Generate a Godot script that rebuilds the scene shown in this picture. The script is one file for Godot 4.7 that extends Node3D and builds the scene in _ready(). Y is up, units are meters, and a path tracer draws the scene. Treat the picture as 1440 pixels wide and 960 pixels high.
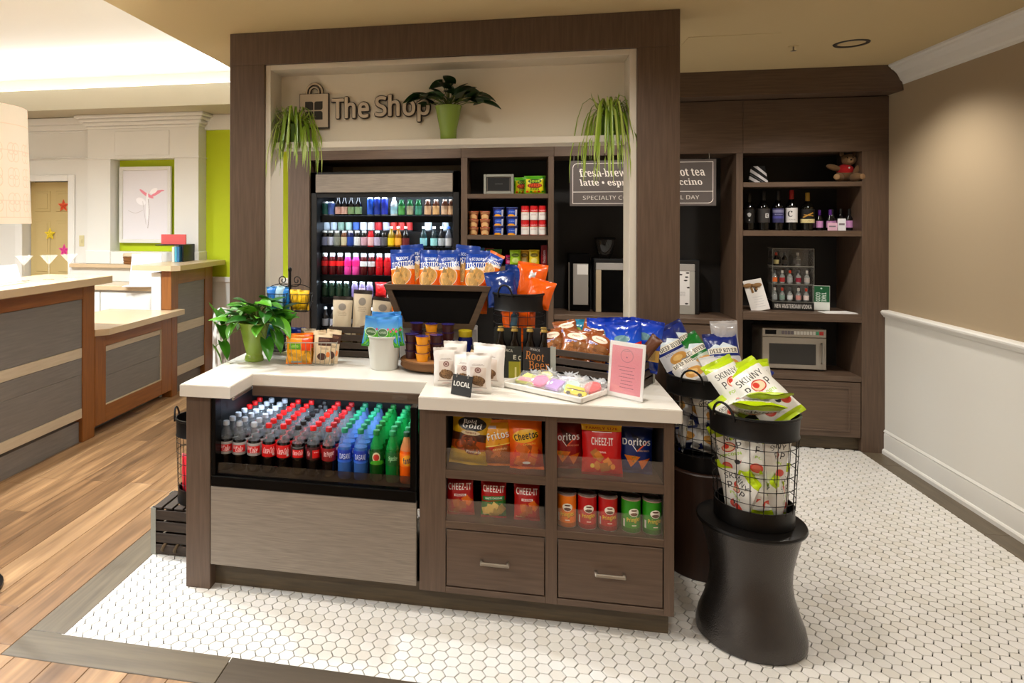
extends Node3D
# A hotel lobby pantry shop: a counter island under a wood portal, back shelving, a reception desk to one side.
# World: metres, y up; the camera stands at (0, 1.62, 0); -z runs into the shop, x along the island.

class MB:
	# collects triangles with their own normals and UVs
	var v := PackedVector3Array()
	var n := PackedVector3Array()
	var t := PackedVector2Array()
	var c := PackedColorArray()
	var k := PackedInt32Array()
	var col := Color.WHITE
	var xf := Transform3D.IDENTITY
	func put(p: Vector3, nn: Vector3, u: Vector2) -> int:
		v.append(xf * p); n.append((xf.basis * nn).normalized()); t.append(u); c.append(col)
		return v.size() - 1
	func tri_i(a: int, b: int, d: int) -> void:
		# wind so that the face looks the way its normals point
		var fn := (v[d] - v[a]).cross(v[b] - v[a])
		if fn.dot(n[a] + n[b] + n[d]) < 0.0:
			k.append(a); k.append(d); k.append(b)
		else:
			k.append(a); k.append(b); k.append(d)
	func quad(a: Vector3, b: Vector3, d: Vector3, e: Vector3, out: Vector3, ua := Vector2(0, 1), ub := Vector2(1, 1), ud := Vector2(1, 0), ue := Vector2(0, 0)) -> void:
		var fn := (b - a).cross(d - a)
		if fn.length_squared() < 1e-16:
			fn = (d - a).cross(e - a)
		fn = fn.normalized()
		if fn.dot(out) < 0.0:
			fn = -fn
		var i := put(a, fn, ua); put(b, fn, ub); put(d, fn, ud); put(e, fn, ue)
		tri_i(i, i + 1, i + 2); tri_i(i, i + 2, i + 3)
	func tri(a: Vector3, b: Vector3, d: Vector3, out: Vector3) -> void:
		var fn := (b - a).cross(d - a).normalized()
		if fn.dot(out) < 0.0:
			fn = -fn
		var i := put(a, fn, Vector2(0, 0)); put(b, fn, Vector2(1, 0)); put(d, fn, Vector2(0, 1))
		tri_i(i, i + 1, i + 2)
	func box(lo: Vector3, hi: Vector3, bev := 0.002) -> MB:
		var s := hi - lo
		var b := minf(bev, minf(s.x, minf(s.y, s.z)) * 0.45)
		var m := (lo + hi) * 0.5
		var h := s * 0.5
		if b <= 0.0:
			b = 0.0
		for ax in 3:
			var u := (ax + 1) % 3
			var w := (ax + 2) % 3
			for sg in [-1.0, 1.0]:
				var o := Vector3.ZERO; o[ax] = sg
				var q: Array[Vector3] = []
				for cr in [Vector2(-1, -1), Vector2(1, -1), Vector2(1, 1), Vector2(-1, 1)]:
					var p := Vector3.ZERO
					p[ax] = sg * h[ax]; p[u] = cr.x * (h[u] - b); p[w] = cr.y * (h[w] - b)
					q.append(m + p)
				var uv: Array[Vector2] = [Vector2(0, 1), Vector2(1, 1), Vector2(1, 0), Vector2(0, 0)]
				if ax == 0:   # u=y w=z
					uv = [Vector2(0, 1), Vector2(0, 0), Vector2(1, 0), Vector2(1, 1)]
					if sg > 0: uv = [Vector2(1, 1), Vector2(1, 0), Vector2(0, 0), Vector2(0, 1)]
				elif ax == 2 and sg < 0:
					uv = [Vector2(1, 1), Vector2(0, 1), Vector2(0, 0), Vector2(1, 0)]
				elif ax == 1:   # u=z w=x
					uv = [Vector2(0, 0), Vector2(0, 1), Vector2(1, 1), Vector2(1, 0)]
				quad(q[0], q[1], q[2], q[3], o, uv[0], uv[1], uv[2], uv[3])
		if b > 0.0:
			for ax in 3:
				var u := (ax + 1) % 3
				var w := (ax + 2) % 3
				for su in [-1.0, 1.0]:
					for sw in [-1.0, 1.0]:
						var o := Vector3.ZERO; o[u] = su; o[w] = sw
						var q: Array[Vector3] = []
						for e in [[-1.0, 0], [1.0, 0], [1.0, 1], [-1.0, 1]]:
							var p := Vector3.ZERO
							p[ax] = e[0] * (h[ax] - b)
							p[u] = su * (h[u] - (b if e[1] == 1 else 0.0)); p[w] = sw * (h[w] - (0.0 if e[1] == 1 else b))
							q.append(m + p)
						quad(q[0], q[1], q[2], q[3], o)
			for sx in [-1.0, 1.0]:
				for sy in [-1.0, 1.0]:
					for sz in [-1.0, 1.0]:
						var sg := Vector3(sx, sy, sz)
						tri(m + sg * Vector3(h.x, h.y - b, h.z - b), m + sg * Vector3(h.x - b, h.y, h.z - b), m + sg * Vector3(h.x - b, h.y - b, h.z), sg)
		return self
	func lathe(prof: Array, seg := 20, at := Vector3.ZERO, cut := 35.0) -> MB:
		# prof: [r, y] pairs from bottom to top; normals split where the profile turns sharply
		var m := prof.size()
		var len := 0.0
		var acc: Array[float] = [0.0]
		for i in range(1, m):
			len += Vector2(prof[i][0] - prof[i - 1][0], prof[i][1] - prof[i - 1][1]).length()
			acc.append(len)
		var sn: Array[Vector2] = []
		for i in m - 1:
			var d := Vector2(prof[i + 1][0] - prof[i][0], prof[i + 1][1] - prof[i][1])
			sn.append(Vector2(d.y, -d.x).normalized() if d.length() > 1e-9 else Vector2(1, 0))
		for i in m - 1:
			var na := sn[i]
			var nb := sn[i]
			if i > 0 and absf(sn[i].angle_to(sn[i - 1])) < deg_to_rad(cut): na = (sn[i] + sn[i - 1]).normalized()
			if i < m - 2 and absf(sn[i].angle_to(sn[i + 1])) < deg_to_rad(cut): nb = (sn[i] + sn[i + 1]).normalized()
			var base := v.size()
			for j in seg + 1:
				var a := TAU * j / seg
				var cx := sin(a)
				var cz := cos(a)
				put(at + Vector3(prof[i][0] * cx, prof[i][1], prof[i][0] * cz), Vector3(na.x * cx, na.y, na.x * cz), Vector2(float(j) / seg, 1.0 - acc[i] / len))
				put(at + Vector3(prof[i + 1][0] * cx, prof[i + 1][1], prof[i + 1][0] * cz), Vector3(nb.x * cx, nb.y, nb.x * cz), Vector2(float(j) / seg, 1.0 - acc[i + 1] / len))
			for j in seg:
				var q := base + j * 2
				if prof[i][0] > 1e-6: tri_i(q, q + 2, q + 1)
				if prof[i + 1][0] > 1e-6: tri_i(q + 1, q + 2, q + 3)
		return self
	func tube(path: Array, r: float, seg := 6, closed := false, r2 := -1.0) -> MB:
		var m := path.size()
		var base := v.size()
		var up := Vector3.UP
		for i in m + (1 if closed else 0):
			var p: Vector3 = path[i % m]
			var a: Vector3 = path[(i - 1 + m) % m] if (closed or i > 0) else path[i]
			var b: Vector3 = path[(i + 1) % m] if (closed or i < m - 1) else path[i]
			var d := (b - a).normalized()
			if i == 0:
				up = Vector3.UP if absf(d.y) < 0.9 else Vector3.RIGHT
			var s := d.cross(up).normalized()
			if s.length() < 0.5: s = d.cross(Vector3(0.3, 0.5, 0.8)).normalized()
			up = s.cross(d).normalized()
			var rr := r if r2 < 0.0 else lerpf(r, r2, float(i) / maxf(1.0, m - 1.0))
			for j in seg + 1:
				var an := TAU * j / seg
				var o := s * cos(an) + up * sin(an)
				put(p + o * rr, o, Vector2(float(j) / seg, float(i) / m))
		for i in m - (0 if closed else 1):
			for j in seg:
				var q := base + i * (seg + 1) + j
				tri_i(q, q + 1, q + seg + 1); tri_i(q + 1, q + seg + 2, q + seg + 1)
		if not closed:
			for e in [0, m - 1]:
				var dd: Vector3 = (path[0] - path[1]) if e == 0 else (path[m - 1] - path[m - 2])
				var i0 := put(path[e], dd.normalized(), Vector2(0.5, 0.5))
				for j in seg + 1:
					var src: int = base + e * (seg + 1) + j
					v.append(v[src]); n.append((xf.basis * dd).normalized()); t.append(t[src]); c.append(col)
				for j in seg: tri_i(i0, i0 + 1 + j, i0 + 2 + j)
		return self
	func grid(pts: Array, nx: int, ny: int, flip := false, u0 := Vector2(0, 0), u1 := Vector2(1, 1)) -> MB:
		# pts: row-major (ny rows of nx), row 0 on top; smooth normals
		var base := v.size()
		for j in ny:
			for i in nx:
				var dx: Vector3 = pts[j * nx + mini(i + 1, nx - 1)] - pts[j * nx + maxi(i - 1, 0)]
				var dy: Vector3 = pts[mini(j + 1, ny - 1) * nx + i] - pts[maxi(j - 1, 0) * nx + i]
				var nn := dy.cross(dx).normalized()
				if flip: nn = -nn
				put(pts[j * nx + i], nn, Vector2(lerpf(u0.x, u1.x, float(i) / (nx - 1)), lerpf(u0.y, u1.y, float(j) / (ny - 1))))
		for j in ny - 1:
			for i in nx - 1:
				var q := base + j * nx + i
				tri_i(q, q + 1, q + nx); tri_i(q + 1, q + nx + 1, q + nx)
		return self
	func prism(poly: PackedVector2Array, z0: float, z1: float, sides := true) -> MB:
		# polygon in x-y, extruded along z
		var ix := Geometry2D.triangulate_polygon(poly)
		for zz in [z0, z1]:
			var o := Vector3(0, 0, 1 if zz == maxf(z0, z1) else -1)
			var base := v.size()
			for p in poly: put(Vector3(p.x, p.y, zz), o, Vector2(p.x, -p.y))
			for i in range(0, ix.size(), 3): tri_i(base + ix[i], base + ix[i + 1], base + ix[i + 2])
		if sides:
			var cw := Geometry2D.is_polygon_clockwise(poly)
			for i in poly.size():
				var a := poly[i]
				var b := poly[(i + 1) % poly.size()]
				var d := (b - a)
				var o2 := Vector2(d.y, -d.x) * (-1.0 if cw else 1.0)
				quad(Vector3(a.x, a.y, z0), Vector3(b.x, b.y, z0), Vector3(b.x, b.y, z1), Vector3(a.x, a.y, z1), Vector3(o2.x, o2.y, 0))
		return self
	func ball(at: Vector3, r: Vector3, seg := 12, rings := 8) -> MB:
		var base := v.size()
		for j in rings + 1:
			var ph := PI * j / rings
			for i in seg + 1:
				var th := TAU * i / seg
				var d := Vector3(sin(ph) * sin(th), cos(ph), sin(ph) * cos(th))
				put(at + d * r, d / r, Vector2(float(i) / seg, float(j) / rings))
		for j in rings:
			for i in seg:
				var q := base + j * (seg + 1) + i
				if j > 0: tri_i(q, q + 1, q + seg + 1)
				if j < rings - 1: tri_i(q + 1, q + seg + 2, q + seg + 1)
		return self
	func mesh(colors := false) -> ArrayMesh:
		var a := []; a.resize(Mesh.ARRAY_MAX)
		a[Mesh.ARRAY_VERTEX] = v; a[Mesh.ARRAY_NORMAL] = n; a[Mesh.ARRAY_TEX_UV] = t; a[Mesh.ARRAY_INDEX] = k
		if colors: a[Mesh.ARRAY_COLOR] = c
		var m := ArrayMesh.new()
		m.add_surface_from_arrays(Mesh.PRIMITIVE_TRIANGLES, a)
		return m

var rng := RandomNumberGenerator.new()
var used := {}
var M := {}          # materials by name
var G := {}          # shared meshes by name
const ORD := ["first", "second", "third", "fourth", "fifth", "sixth", "seventh", "eighth", "ninth", "tenth"]

func V(x: float, y: float, z: float) -> Vector3: return Vector3(x, y, z)
func mb() -> MB: return MB.new()
func bx(x0: float, x1: float, y0: float, y1: float, z0: float, z1: float, bev := 0.002) -> ArrayMesh:
	return MB.new().box(Vector3(minf(x0, x1), minf(y0, y1), minf(z0, z1)), Vector3(maxf(x0, x1), maxf(y0, y1), maxf(z0, z1)), bev).mesh()
func numbered(s: String) -> String:
	var k: int = used.get(s, -1) + 1
	used[s] = k
	return s if k == 0 else "%s_%03d" % [s, k]
func thing(called: String, label: String, category: String, at := Vector3.ZERO, turn := 0.0, group := "") -> Node3D:
	var o := Node3D.new(); o.name = numbered(called); add_child(o)
	o.position = at; o.rotation.y = deg_to_rad(turn)
	tag(o, label, category, group)
	return o
func tag(o: Node, label: String, category: String, group := "") -> void:
	o.set_meta("label", label); o.set_meta("category", category)
	if group != "": o.set_meta("group", group)
func part(called: String, me: Mesh, m: Material, parent: Node, at := Vector3.ZERO, lab := "") -> MeshInstance3D:
	var o := MeshInstance3D.new(); o.mesh = me; o.material_override = m; o.position = at
	o.name = called
	parent.add_child(o, true)
	if lab != "": o.set_meta("label", lab)
	return o
func single(called: String, me: Mesh, m: Material, label: String, category: String, at := Vector3.ZERO, turn := 0.0, group := "") -> MeshInstance3D:
	var o := MeshInstance3D.new(); o.mesh = me; o.material_override = m; o.name = numbered(called); add_child(o)
	o.position = at; o.rotation.y = deg_to_rad(turn)
	tag(o, label, category, group)
	return o
func struct(called: String, me: Mesh, m: Material, label := "", category := "") -> MeshInstance3D:
	var o := MeshInstance3D.new(); o.mesh = me; o.material_override = m; o.name = called; add_child(o)
	o.set_meta("kind", "structure")
	if label != "": tag(o, label, category)
	return o
func copy_of(o: Node3D, label: String, at: Vector3, basis_: Basis = Basis.IDENTITY, group := "") -> Node3D:
	var r: Node3D = o.duplicate()
	var nm := String(o.name)
	var cut := nm.rfind("_")
	if cut > 0 and nm.substr(cut + 1).is_valid_int(): nm = nm.substr(0, cut)
	r.name = numbered(nm); add_child(r)
	r.transform = Transform3D(basis_, at)
	r.set_meta("label", label)
	if group != "": r.set_meta("group", group)
	return r

# ---------- materials ----------
func mat(nm: String, c: Color, rough := 0.6, metal := 0.0, spec := 0.5) -> StandardMaterial3D:
	if M.has(nm): return M[nm]
	var m := StandardMaterial3D.new(); m.resource_name = nm
	m.albedo_color = c; m.roughness = rough; m.metallic = metal; m.metallic_specular = spec
	M[nm] = m
	return m
func pane(nm: String, c: Color, alpha: float, rough := 0.05) -> StandardMaterial3D:
	var m := mat(nm, Color(c.r, c.g, c.b, alpha), rough)
	m.transparency = BaseMaterial3D.TRANSPARENCY_ALPHA
	return m
func glow(nm: String, c: Color, e: float) -> StandardMaterial3D:
	var m := mat(nm, c, 0.6)
	m.emission_enabled = true; m.emission = c; m.emission_energy_multiplier = e
	return m
func print_mat(nm: String, im: Image, rough := 0.35, spec := 0.5) -> StandardMaterial3D:
	if M.has(nm): return M[nm]
	var m := StandardMaterial3D.new(); m.resource_name = nm
	m.albedo_texture = ImageTexture.create_from_image(im); m.roughness = rough; m.metallic_specular = spec
	M[nm] = m
	return m
func noise_img(w: int, h: int, fx: float, fy: float, seed_: int, oct := 4) -> PackedFloat32Array:
	# seamless-enough stretched noise, 0..1
	var f := FastNoiseLite.new(); f.seed = seed_; f.noise_type = FastNoiseLite.TYPE_SIMPLEX_SMOOTH; f.frequency = 1.0
	f.fractal_octaves = oct
	var a := PackedFloat32Array(); a.resize(w * h)
	for y in h:
		for x in w:
			# blend two shifted samples along x and y edges so that repeats join
			var u := float(x) / w
			var s := float(y) / h
			var p := f.get_noise_2d(u * fx, s * fy)
			var q := f.get_noise_2d((u - 1.0) * fx, s * fy)
			var p2 := f.get_noise_2d(u * fx, (s - 1.0) * fy)
			var q2 := f.get_noise_2d((u - 1.0) * fx, (s - 1.0) * fy)
			a[y * w + x] = clampf(0.5 + 0.75 * lerpf(lerpf(p, q, u), lerpf(p2, q2, u), s), 0.0, 1.0)
	return a
func grain_mat(nm: String, dark: Color, light: Color, vertical: bool, tile: float, fx := 26.0, fy := 2.2, rough := 0.5, seed_ := 1, fine := 0.35, sz := 256) -> StandardMaterial3D:
	# streaky wood-grain laminate, triplanar in the object's own axes
	if M.has(nm): return M[nm]
	var a := noise_img(sz, sz, fx, fy, seed_)
	var b := noise_img(sz, sz, fx * 4.0, fy * 1.5, seed_ + 7, 2)
	var im := Image.create(sz, sz, false, Image.FORMAT_RGB8)
	for y in sz:
		for x in sz:
			var g := clampf(lerpf(a[y * sz + x], b[y * sz + x], fine), 0.0, 1.0)
			var cc := dark.lerp(light, g)
			if vertical: im.set_pixel(x, y, cc)
			else: im.set_pixel(y, x, cc)
	var m := StandardMaterial3D.new(); m.resource_name = nm
	m.albedo_texture = ImageTexture.create_from_image(im); m.roughness = rough
	m.uv1_triplanar = true; m.uv1_scale = Vector3.ONE / tile; m.uv1_triplanar_sharpness = 8.0
	M[nm] = m
	return m

# ---------- flat print on packaging and signs ----------
class Art:
	var im: Image
	var w: int
	var h: int
	static var fonts := {}
	func _init(ww: int, hh: int, c: Color) -> void:
		w = ww; h = hh
		im = Image.create(w, h, false, Image.FORMAT_RGBA8)
		im.fill(c)
	func rect(x0: float, y0: float, x1: float, y1: float, c: Color) -> Art:
		im.fill_rect(Rect2i(roundi(x0 * w), roundi(y0 * h), maxi(1, roundi((x1 - x0) * w)), maxi(1, roundi((y1 - y0) * h))), c)
		return self
	func fade(y0: float, y1: float, a: Color, b: Color) -> Art:
		for y in range(roundi(y0 * h), roundi(y1 * h)):
			im.fill_rect(Rect2i(0, y, w, 1), a.lerp(b, (float(y) / h - y0) / (y1 - y0)))
		return self
	func poly(pts: Array, c: Color) -> Art:
		# pts in 0..1; filled row by row
		var lo := 1e9
		var hi := -1e9
		for p in pts: lo = minf(lo, p.y * h); hi = maxf(hi, p.y * h)
		for y in range(maxi(0, int(lo)), mini(h, int(hi) + 1)):
			var xs: Array[float] = []
			var yy := y + 0.5
			for i in pts.size():
				var a: Vector2 = pts[i] * Vector2(w, h)
				var b: Vector2 = pts[(i + 1) % pts.size()] * Vector2(w, h)
				if (a.y <= yy) != (b.y <= yy): xs.append(a.x + (yy - a.y) / (b.y - a.y) * (b.x - a.x))
			xs.sort()
			for i in range(0, xs.size() - 1, 2):
				var x0 := maxi(0, roundi(xs[i]))
				var x1 := mini(w, roundi(xs[i + 1]))
				if x1 > x0: im.fill_rect(Rect2i(x0, y, x1 - x0, 1), c)
		return self
	func oval(cx: float, cy: float, rx: float, ry: float, c: Color, turn := 0.0) -> Art:
		var p := []
		for i in 36:
			var a := TAU * i / 36
			var d := Vector2(cos(a) * rx, sin(a) * ry * h / w).rotated(turn)
			p.append(Vector2(cx + d.x, cy + d.y * w / h))
		return poly(p, c)
	func ring(cx: float, cy: float, rx: float, ry: float, th: float, c: Color, turn := 0.0) -> Art:
		var p := []
		for s in [0, 1]:
			for i in 37:
				var a := TAU * (i if s == 0 else 36 - i) / 36.0
				var k := 1.0 if s == 0 else 1.0 - th
				var d := Vector2(cos(a) * rx * k, sin(a) * ry * k * h / w).rotated(turn)
				p.append(Vector2(cx + d.x, cy + d.y * w / h))
		return poly(p, c)
	func line(a: Vector2, b: Vector2, th: float, c: Color) -> Art:
		var d := ((b - a) * Vector2(w, h)).normalized().orthogonal() * th * h * 0.5 / Vector2(w, h)
		return poly([a + d, b + d, b - d, a - d], c)
	func chips(cx: float, cy: float, r: float, c: Color, n: int, sd: int, kind := 0) -> Art:
		# a heap of chips (triangles), crackers (squares) or loops
		var g := RandomNumberGenerator.new(); g.seed = sd
		for i in n:
			var p := Vector2(cx + g.randf_range(-r, r), cy + g.randf_range(-r, r) * 0.6)
			var s := r * g.randf_range(0.45, 0.65)
			var q := []
			var m := 3 if kind == 0 else 4
			var a0 := g.randf() * TAU
			for j in m: q.append(p + Vector2(cos(a0 + TAU * j / m), sin(a0 + TAU * j / m) * w / h) * s)
			var cc := c.darkened(g.randf() * 0.35)
			if kind == 2: ring(p.x, p.y, s, s * 0.8, 0.35, cc, a0)
			else: poly(q, cc)
		return self
	static func font(kind: String) -> RID:
		if not fonts.has(kind):
			var sf := SystemFont.new()
			sf.font_names = PackedStringArray(["Droid Serif" if kind.begins_with("serif") else "Droid Sans"])
			sf.font_weight = 700 if kind.ends_with("b") else 400
			fonts[kind] = [sf, sf.get_rids()[0]]
		return fonts[kind][1]
	func text(s: String, cx: float, cy: float, wide: float, high: float, c: Color, kind := "sansb", slant := 0.0, turn := 0.0) -> Art:
		# words fitted into a box (in 0..1) whose middle is at cx, cy; turn in degrees
		var ts := TextServerManager.get_primary_interface()
		var rid := font(kind)
		var fs := 64
		var size := Vector2i(fs, 0)
		var pen := 0.0
		var glyphs := []
		var lo := Vector2(1e9, 1e9)
		var hi := Vector2(-1e9, -1e9)
		for ch in s:
			var gi := ts.font_get_glyph_index(rid, fs, ch.unicode_at(0), 0)
			ts.font_render_glyph(rid, size, gi)
			var uv := ts.font_get_glyph_uv_rect(rid, size, gi)
			var off := ts.font_get_glyph_offset(rid, size, gi)
			if uv.size.x > 1:
				var ti := ts.font_get_glyph_texture_idx(rid, size, gi)
				glyphs.append([ti, uv, Vector2(pen, 0) + off])
				lo = lo.min(Vector2(pen, 0) + off); hi = hi.max(Vector2(pen, 0) + off + uv.size)
			pen += ts.font_get_glyph_advance(rid, fs, gi).x
		if glyphs.is_empty(): return self
		var gw := ceili(hi.x - lo.x)
		var gh := ceili(hi.y - lo.y)
		var cov := PackedByteArray(); cov.resize(gw * gh)
		var pages := {}
		for e in glyphs:
			if not pages.has(e[0]): pages[e[0]] = ts.font_get_texture_image(rid, size, e[0])
			var pg: Image = pages[e[0]]
			var r: Rect2 = e[1]
			var o: Vector2 = e[2] - lo
			for y in int(r.size.y):
				for x in int(r.size.x):
					var px := int(o.x) + x
					var py := int(o.y) + y
					if px >= 0 and px < gw and py >= 0 and py < gh:
						var al := int(pg.get_pixel(int(r.position.x) + x, int(r.position.y) + y).a * 255.0)
						if al > cov[py * gw + px]: cov[py * gw + px] = al
		var bw := wide * w
		var bh := high * h
		var ct := cos(deg_to_rad(turn))
		var st := sin(deg_to_rad(turn))
		var rad := int(ceil(Vector2(bw, bh).length() * 0.5 + absf(slant) * bh)) + 1
		var ox := cx * w
		var oy := cy * h
		for y in range(maxi(0, int(oy) - rad), mini(h, int(oy) + rad)):
			for x in range(maxi(0, int(ox) - rad), mini(w, int(ox) + rad)):
				var acc := 0.0
				for sub in [Vector2(0.25, 0.25), Vector2(0.75, 0.75), Vector2(0.75, 0.25), Vector2(0.25, 0.75)]:
					var dx: float = x + sub.x - ox
					var dy: float = y + sub.y - oy
					var lx := dx * ct + dy * st
					var ly := -dx * st + dy * ct
					lx += ly * slant
					var sx := int((lx / bw + 0.5) * gw)
					var sy := int((ly / bh + 0.5) * gh)
					if lx > -bw * 0.5 and ly > -bh * 0.5 and sx < gw and sy < gh: acc += cov[sy * gw + sx]
				if acc > 8.0:
					im.set_pixel(x, y, im.get_pixel(x, y).lerp(c, acc / 1020.0))
		return self
	func scrawl(x0: float, x1: float, y: float, n: int, c: Color, sd := 1) -> Art:
		# small print too fine to read
		var g := RandomNumberGenerator.new(); g.seed = sd
		for i in n:
			var x := x0 + g.randf() * (x1 - x0) * 0.2
			var yy := y + i * 0.028
			while x < x1 - g.randf() * (x1 - x0) * 0.2:
				var ww := g.randf_range(0.02, 0.06)
				rect(x, yy, minf(x + ww, x1), yy + 0.012, c)
				x += ww + 0.015
		return self

# ---------- shapes shared by many things ----------
func bag_mesh(w: float, h: float, d: float, sd: int, wrinkle := 1.0) -> Array:
	# a pillow bag standing on its lower seam, front towards +z: [pouch, upper seal, lower seal]
	var key := "bag%.3f_%.3f_%.3f_%d" % [w, h, d, sd]
	if G.has(key): return G[key]
	var f := FastNoiseLite.new(); f.seed = sd; f.frequency = 1.0
	var nx := 13
	var ny := 15
	var sh := h * 0.055
	var y0 := sh * 0.8
	var y1 := h - sh
	var b := MB.new()
	for side in [1.0, -1.0]:
		var pts := []
		for j in ny:
			for i in nx:
				var s := float(i) / (nx - 1) * 2.0 - 1.0
				var q := float(j) / (ny - 1)
				var vy := 1.0 - q
				var bul := pow(maxf(0.0, 1.0 - pow(absf(s), 2.6)), 0.6) * pow(maxf(0.0, sin(PI * clampf(vy * 0.93 + 0.035, 0.0, 1.0))), 0.55)
				bul *= lerpf(1.08, 0.85, vy)
				var wr := f.get_noise_2d(s * 2.2 + side * 3.0, q * 3.2) * 0.22 + f.get_noise_2d(s * 6.0, q * 5.0 + side) * 0.10
				wr += 0.13 * sin(s * 17.0 + f.get_noise_2d(q * 3.0, 1.0) * 4.0) * (pow(1.0 - q, 6.0) + pow(q, 6.0))
				var z: float = side * d * 0.5 * (bul * (1.0 + wr * wrinkle) + 0.03)
				var pinch := 1.0 - 0.055 * sin(PI * vy) - 0.03 * f.get_noise_1d(q * 4.0 + 9.0)
				if j == 0 or j == ny - 1: z = side * d * 0.02
				if i == 0 or i == nx - 1: z = side * 0.0006
				pts.append(Vector3(s * w * 0.5 * pinch, lerpf(y0, y1, vy), z))
		if side > 0: b.grid(pts, nx, ny, false, Vector2(0, 0), Vector2(1, 1))
		else: b.grid(pts, nx, ny, true, Vector2(1, 0), Vector2(0, 1))
	var res := [b.mesh()]
	for e in [[y1 - 0.002, h], [0.0, y0 + 0.002]]:
		var s2 := MB.new()
		for side in [1.0, -1.0]:
			var pts := []
			for j in 3:
				for i in 15:
					var s := float(i) / 14 * 2.0 - 1.0
					pts.append(Vector3(s * w * 0.5, lerpf(e[1], e[0], j / 2.0) + 0.0012 * (i % 2) * (1 if j == 0 else 0), side * 0.0012 + 0.004 * sin(s * 5.0 + sd) * (1.0 - j * 0.5 if e[0] > 0.1 * h else j * 0.5) + d * 0.02 * side * (j if e[0] > 0.1 * h else 2 - j) * 0.5))
			s2.grid(pts, 15, 3, side < 0)
		res.append(s2.mesh())
	G[key] = res
	return res
func bag(called: String, label: String, category: String, at: Vector3, w: float, h: float, d: float, face: Material, seal: Material, turn := 0.0, group := "", sd := 1, basis_ = null, low: Material = null) -> Node3D:
	var o := thing(called, label, category, at, turn, group)
	if basis_ != null: o.transform = Transform3D(basis_, at)
	var ms := bag_mesh(w, h, d, sd)
	part("pouch", ms[0], face, o); part("upper_seal", ms[1], seal, o); part("lower_seal", ms[2], low if low else seal, o)
	return o
func lean(turn: float, tilt: float, roll := 0.0) -> Basis:
	# turn about y, then tilt back, then roll in its own plane (degrees)
	return Basis(Vector3.UP, deg_to_rad(turn)) * Basis(Vector3.RIGHT, deg_to_rad(tilt)) * Basis(Vector3.BACK, deg_to_rad(roll))
func lath(key: String, prof: Array, seg := 18) -> ArrayMesh:
	if not G.has(key): G[key] = MB.new().lathe(prof, seg).mesh()
	return G[key]
func hoop(r: float, y: float, n := 32, at := Vector3.ZERO) -> Array:
	var a := []
	for i in n: a.append(at + Vector3(r * sin(TAU * i / n), y, r * cos(TAU * i / n)))
	return a
func words(s: String, high: float, deep: float, serif := false, bold := true) -> TextMesh:
	var sf := SystemFont.new(); sf.font_names = PackedStringArray(["Droid Serif" if serif else "Droid Sans"]); sf.font_weight = 700 if bold else 400
	var t := TextMesh.new(); t.font = sf; t.text = s; t.font_size = 64; t.pixel_size = high / 46.0; t.depth = deep; t.curve_step = 2.0
	return t

func _ready() -> void:
	rng.seed = 20240611
	# camera: level, with the lens shifted as in the photograph
	var cam := Camera3D.new(); cam.name = "camera"; add_child(cam)
	cam.position = Vector3(0, 1.62, 0)
	cam.rotation = Vector3(0, 0.193072, 0.00157)
	var near := 0.05
	cam.projection = Camera3D.PROJECTION_FRUSTUM
	cam.keep_aspect = Camera3D.KEEP_HEIGHT
	cam.near = near; cam.far = 60.0
	cam.size = near * 960.0 / 939.88
	cam.frustum_offset = Vector2(near * (720.0 - 547.29) / 939.88, -near * (480.0 - 310.84) / 939.88)
	var we := WorldEnvironment.new(); we.name = "world"; add_child(we)
	var env := Environment.new(); we.environment = env
	env.background_mode = Environment.BG_COLOR
	env.background_color = Color(0.05, 0.045, 0.04)
	env.tonemap_mode = Environment.TONE_MAPPER_LINEAR
	env.tonemap_exposure = 0.9
	env.sdfgi_enabled = true; env.ssao_enabled = true; env.ssil_enabled = true
	materials()
	lighting()
	setting()
	portal()
	back_cabinets()
	island()
	reception()
	back_stock()
	cooler_stock()
	counter_goods()
	baskets()
	shop_sign_and_plants()

const WARM := Color(1.0, 0.975, 0.935)
const COOL := Color(0.86, 0.93, 1.0)

func downlight(x: float, y: float, z: float, e: float, label: String, cone := 78.0, c := WARM) -> void:
	var o := thing("ceiling_light", label, "ceiling light", Vector3(x, y, z), 0.0, "recessed ceiling lights")
	part("trim_ring", lath("dl_trim", [[0.072, 0.012], [0.072, -0.004], [0.09, -0.006], [0.094, -0.001], [0.094, 0.0]], 32), M.trim_metal, o)
	part("lens", lath("dl_lens", [[0.0, 0.001], [0.071, 0.001], [0.071, 0.006], [0.0, 0.006]], 32), M.lamp_lens, o)
	var s := SpotLight3D.new(); s.name = "lamp"; o.add_child(s)
	s.position = Vector3(0, -0.012, 0); s.rotation.x = -PI / 2
	s.light_energy = e; s.light_color = c; s.spot_angle = cone; s.spot_angle_attenuation = 0.7; s.spot_range = 12.0; s.spot_attenuation = 2.0
	s.light_size = 0.07; s.shadow_enabled = true
func strip_light(called: String, label: String, at: Vector3, size: Vector2, turn: Vector3, e: float, c: Color, g: StandardMaterial3D, parent: Node3D = null) -> void:
	# a glowing strip and an area light of the same size just in front of it (facing its own -z)
	var o: Node3D
	if parent:
		o = part("light_strip", bx(-size.x / 2, size.x / 2, -size.y / 2, size.y / 2, 0.0, 0.012), g, parent, at)
	else:
		o = thing(called, label, "light strip", at)
		part("diffuser", bx(-size.x / 2, size.x / 2, -size.y / 2, size.y / 2, 0.0, 0.012), g, o)
	o.rotation_degrees = turn
	var l := AreaLight3D.new(); l.name = "lamp"; o.add_child(l)
	l.area_size = size; l.position = Vector3(0, 0, -0.006); l.light_energy = e; l.light_color = c; l.area_range = 12.0; l.area_attenuation = 2.0; l.shadow_enabled = true

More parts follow.
